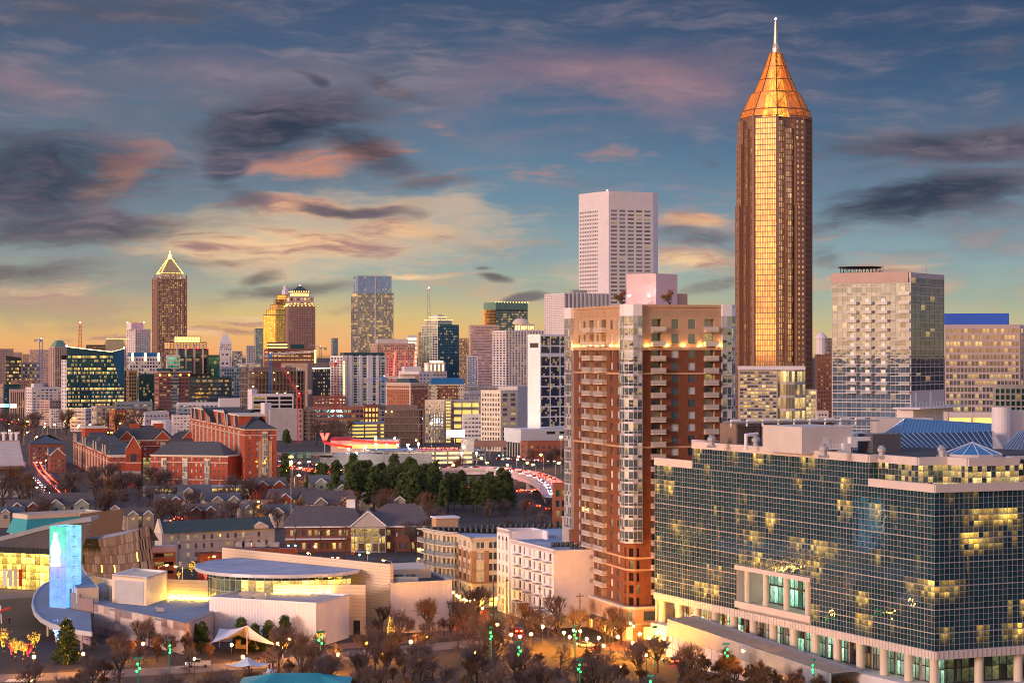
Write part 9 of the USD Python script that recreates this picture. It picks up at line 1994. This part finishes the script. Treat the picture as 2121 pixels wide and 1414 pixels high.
# ------------------------------------------------------------------ traffic
def car_proto(name, mat, seed):
 t = Thing(name, "x", "car", (0, -300, 0)); o = np.array([0, -300, 0]); side = [(-2.2, .35), (2.2, .35), (2.25, .75), (1.3, .92), (.55, 1.40), (-.95, 1.42), (-1.75, .98), (-2.25, .92)]
 def loft(prof, w0, w1, mat_, nm):
  n = len(prof); z = np.array([p[1] for p in prof]); wd = np.interp(z, [.35, .95, 1.42], [w0, w0, w1]); a = np.array([[p[0], -w, p[1]] for p, w in zip(prof, wd)]) + o; b = np.array([[p[0], w, p[1]] for p, w in zip(prof, wd)]) + o; j = (np.arange(n) + 1) % n; m = MB(); m.quads(np.stack([a, b, b[j], a[j]], 1)[:, ::-1]); m.tri(a, [[0, i, i + 1] for i in range(1, n - 1)]); m.tri(b[::-1], [[0, i, i + 1] for i in range(1, n - 1)]); t.part(nm, m, mat_)
 loft(side, .88, .68, mat, "body"); loft([(1.28, .96), (.56, 1.37), (-.9, 1.39), (-1.6, 1.0)], .89, .71, "glass_wall_dark", "windows")
 for x in (-1.35, 1.35):
  for y in (-.8, .8): m = MB(); m.rod((x, -300 + y - .1, .33), (x, -300 + y + .1, .33), .33, k=10); t.part("wheel", m, "rubber")
 for y in (-.62, .62):
  m = MB(); m.box(-2.34, -2.15, -300 + y - .26, -300 + y + .26, .62, .88); t.part("tail_light", m, "tail_red"); m = MB(); m.box(2.16, 2.30, -300 + y - .2, -300 + y + .2, .58, .76); t.part("headlight", m, "head_white")
 return t
CARS = Kinds([car_proto("car", "car_dark", 1), car_proto("car", "car_silver", 2), car_proto("car", "car_red", 3)])
def traffic(path, lanes, gap, label, group, sense=1, z=0.0, lim=400, jitter=3.0):
 s = np.concatenate([[0], np.cumsum(np.linalg.norm(np.diff(path, axis=0), axis=1))]); k = 0
 for off in lanes:
  u = rg.uniform(2, gap)
  while u < s[-1] - 3 and k < lim:
   p = np.array([np.interp(u, s, path[:, i]) for i in (0, 1)]); q = np.array([np.interp(u + 2, s, path[:, i]) for i in (0, 1)]); d = (q - p) / np.linalg.norm(q - p); p = p + np.array([d[1], -d[0]]) * off; a = math.atan2(d[1], d[0]) + (0 if sense > 0 else PI); CARS.put(rg.randrange(3), p, a, 1.0, label, group, z + .03); k += 1; u += gap + rg.uniform(0, jitter)
traffic(west_street, (1.6, 4.8), 9.0, "car with red tail lights queuing up the red-lit street", "cars queuing on the red-lit street", 1, lim=86)
traffic(west_street, (-4.5,), 20, "car with headlights coming down the red-lit street", "oncoming cars on the red-lit street", -1, lim=10)
traffic(far_street, (-4, 0, 4), 9, "distant car with red tail lights on the far left street", "cars on the far left street", 1, lim=22)
traffic(motorway[::-1], (-20, -16.5, -13, -9.5, -6), 10, "car with red tail lights on the motorway behind the dormitory", "red-lit cars on the motorway", 1, lim=112)
traffic(motorway[::-1], (6, 11), 26, "car with bright headlights coming along the motorway", "oncoming cars on the motorway", -1, lim=14)
traffic(path[::-1], (1.9, 4.3), 15, "car with red tail lights on the curved ramp", "red-lit cars on the curved ramp", 1, zr_, lim=30); traffic(path[::-1], (-2.6,), 19, "car with headlights coming down the curved ramp", "oncoming cars on the curved ramp", -1, zr_, lim=12)
traffic(slip_road, (-2, 2), 16, "car with headlights on the slip road below the ramp", "cars on the slip road", -1, lim=8)
traffic(park_road, (-2.6,), 30, "car on the lit park road below the brick tower", "cars on the park road", 1, lim=5)
traffic(smooth_path([gp(340, 1086), gp(378, 1068)], 6), (0, 3.4), 8, "car with red tail lights on the hill street above the motel", "cars on the hill street", 1, lim=10)
traffic(smooth_path([gp(1035, 951), gp(1170, 958)], 6), (-3, 3), 12, "car with lamps lit on the street beside the hotel podium", "cars beside the hotel podium", 1, lim=14)
for k, (px, py, lb) in enumerate(((748, 1146, "silver car parked before the school entrance"), (466, 1008, "white car on the parking deck's pale top"), (390, 1086, "blue-lit parked car at the end of the hill street"), (866, 1134, "pale car parked right of the school"))): CARS.put(1, gp(px, py), .2 + k, 1.0, lb, z=.05)
for k in range(9): CARS.put(k, V2(872 + 9.5 * k, 1352 + 2 * (k % 2)), 1.2, 1.0, "car parked on top of the long lit parking deck", "cars parked on the long parking deck", z=gz(934, 1330) + .1)
# ------------------------------------------------------------------ tents, pavilion, small things of the park
def tent(name, label, cat, corners, peak, mat, posts, n=6):
 t = Thing(name, label, cat, (*corners[0][:2], 0)); c = np.array(corners, float); pk = np.array(peak, float); m = MB()
 for i in range(len(c)):
  a, b = c[i], c[(i + 1) % len(c)]
  for u in range(n):
   for v in range(n):
    def S(uu, vv): e = a + (b - a) * uu; p = e + (pk - e) * vv; return p - [0, 0, .9 * math.sin(PI * vv) * .6 + .5 * math.sin(PI * uu) * (1 - vv)]
    m.quads([[S(u / n, v / n), S((u + 1) / n, v / n), S((u + 1) / n, (v + 1) / n), S(u / n, (v + 1) / n)]])
 t.part("canopy", m, mat, smooth=True)
 for q in posts: m = MB(); m.rod((q[0], q[1], 0), q, .13, k=6); t.part("post", m, "stone_pinkpale")
 return t
G3 = lambda px, py, z: (*V2(px, (EYE - z) * FPX / (py - HOR)), z)
c_ = [G3(437, 1330, 3.2), G3(512, 1305, 3.6), G3(586, 1338, 3.2), G3(455, 1300, 4.4)]; pk = G3(512, 1294, 6.6)
tent("canopy_tent", "white and orange-lit peaked canopy on slender posts before the white box", "canopy", c_, pk, "canvas", [pk, c_[0], c_[2], c_[3]])
for k, (lb, cs, pk) in enumerate((("pale blue tent roof left of the teal pavilion", [(468, 1374), (520, 1376), (562, 1372), (505, 1362)], (512, 1359)), ("small pale blue tent corner right of the larger tent", [(547, 1390), (566, 1392), (572, 1384), (555, 1382)], (562, 1380)))): cc = [G3(*q, 3.0) for q in cs]; tent("blue_tent", lb, "tent", cc, G3(*pk, 4.6), "canvas_blue", cc, 4)
pv = Thing("pavilion", "bright teal hipped metal pavilion roof at the bottom edge", "pavilion", (*G3(600, 1420, 0)[:2], 0)); f = Fr(G3(492, 1414, 5)[:2], .03); w_ = gx(712, 445) - gx(492, 445); hip_roof(pv, f, 0, w_, 0, 12, 4.4, 1.7, "teal_metal", 6.5); m = MB()
for x in (1, w_ * .35, w_ * .65, w_ - 1): m.rod(f.w((x, 1, 0)), f.w((x, 1, 4.6)), .2)
pv.part("post", m, "metal_white", kind="stuff"); m = MB()
for x in np.linspace(6.5, w_ - 6.5, 28): m.rod(f.w((x + (x - w_ / 2) * .35, 0, 4.46)), f.w((x, 6, 6.16)), .05, k=3)
pv.part("seam", m, "teal_metal", kind="stuff")
tk = Thing("pickup_truck", "silver pickup truck parked at the kerb below the stone wall", "truck", (*gp(398, 1384), 0)); f = Fr(gp(385, 1382), .1); m = MB(); m.box(0, 5.4, 0, 1.9, .5, 1.1, f); m.box(1.4, 3.2, .1, 1.8, 1.1, 1.85, f); m.box(3.3, 5.4, 0, .12, 1.1, 1.35, f); m.box(3.3, 5.4, 1.78, 1.9, 1.1, 1.35, f); tk.part("body", m, "car_silver"); m = MB(); m.box(1.5, 3.1, .06, 1.84, 1.2, 1.75, f); m.box(1.37, 3.22, .25, 1.65, 1.25, 1.75, f); tk.part("windows", m, "glass_wall_dark")
for x in (1.1, 4.3):
 for y in (0, 1.7): m = MB(); m.rod(f.w((x, y, .4)), f.w((x, y + .2, .4)), .4, k=10); tk.part("wheel", m, "rubber")
m = MB(); m.box(-.06, .05, .2, .5, .8, 1.0, f); m.box(-.06, .05, 1.4, 1.7, .8, 1.0, f); tk.part("headlight", m, "head_white")
ex = Thing("excavator", "small orange-lit excavator under the peaked canopy", "excavator", (*gp(500, 1352), 0)); f = Fr(gp(486, 1350), .1); m = MB(); m.box(0, 2.6, 0, .5, 0, .7, f); m.box(0, 2.6, 1.5, 2, 0, .7, f); ex.part("track", m, "rubber"); m = MB(); m.box(.2, 2.6, .2, 1.8, .8, 1.7, f); m.box(.3, 1.4, .2, 1.2, 1.7, 2.8, f); ex.part("cab", m, "stone_ochre"); m = MB(); m.rod(f.w((2.4, 1, 1.4)), f.w((4.2, 1, 3.2)), .18); m.rod(f.w((4.2, 1, 3.2)), f.w((5.2, 1, 1.2)), .15); m.box(4.9, 5.6, .6, 1.4, .6, 1.2, f); ex.part("arm", m, "stone_ochre")
um = Thing("red_canopy", "tilted red canopy on a white mast at the left edge of the lawn", "canopy", (*gp(2, 1290), 0)); a = gp(4, 1290); m = MB(); m.hexa([(a[0] - 1, a[1] - 1, 2.6), (a[0] + 2.4, a[1] - 1, 3.8), (a[0] + 2.4, a[1] + 1.5, 3.9), (a[0] - 1, a[1] + 1.5, 2.7), (a[0] - 1, a[1] - 1, 3.1), (a[0] + 2.4, a[1] - 1, 4.3), (a[0] + 2.4, a[1] + 1.5, 4.4), (a[0] - 1, a[1] + 1.5, 3.2)]); um.part("canopy", m, "red_metal"); m = MB(); m.rod((*a, 0), (a[0] - .3, a[1], 4.6), .16); um.part("mast", m, "panel_white")
def person(px, py, label, coat, h=1.72, rot=.3):
 import manifold3d as mf
 x, y = gp(px, py); J = {"hip": (0, 0, .93, .13), "chest": (0, 0, 1.32, .17), "neck": (0, 0, 1.48, .06), "sl": (-.19, 0, 1.40, .07), "sr": (.19, 0, 1.40, .07), "el": (-.25, .02, 1.12, .05), "er": (.25, -.03, 1.12, .05), "hl": (-.24, -.08, .86, .045), "hr": (.25, -.10, .88, .045), "ll": (-.09, 0, .9, .10), "lr": (.09, 0, .9, .10), "kl": (-.10, -.06, .5, .065), "kr": (.10, .05, .5, .065), "fl": (-.10, .02, .07, .05), "fr": (.10, .16, .07, .05), "tl": (-.10, -.14, .05, .04), "tr": (.10, 0, .05, .04)}
 sp = lambda k: mf.Manifold.sphere(J[k][3], 12).translate(J[k][:3]); out = mf.Manifold()
 for a_, b_ in (("hip", "chest"), ("chest", "neck"), ("chest", "sl"), ("chest", "sr"), ("sl", "el"), ("el", "hl"), ("sr", "er"), ("er", "hr"), ("hip", "ll"), ("hip", "lr"), ("ll", "kl"), ("kl", "fl"), ("lr", "kr"), ("kr", "fr"), ("fl", "tl"), ("fr", "tr")): out += mf.Manifold.batch_hull([sp(a_), sp(b_)])
 v, fc, _ = meshkit.arrays(out); t = Thing("person", label, "person", (x, y, 0)); c, s = math.cos(rot), math.sin(rot); R = np.array([[c, -s, 0], [s, c, 0], [0, 0, 1]]); k = h / 1.72; m = MB(); m.tri(v @ R.T * k + [x, y, 0], fc); t.part("body", m, coat, smooth=40); m = MB(); m.ball((x, y, 1.62 * k), .115, 2, 1.2); t.part("head", m, "skin"); m = MB(); m.ball((x, y + .02, 1.66 * k), .122, 2, 1.0); t.part("hair", m, "rubber")
person(20, 1290, "person in dark clothes standing by the red-coated one on the lawn path", "rubber"); person(13, 1289, "person in a red coat beside the red canopy", "red_metal", 1.6, 1.2)
m = MB(); fa, fb = gp(940, 1306), gp(1012, 1288); d = fb - fa; f = Fr(fa, math.atan2(d[1], d[0])); m.box(0, np.linalg.norm(d), 0, .4, 0, 3.4, f); solo("ramp_wall", m, "brick_red", "dark red ramp wall between the white ribbed box and the condominium", "wall")
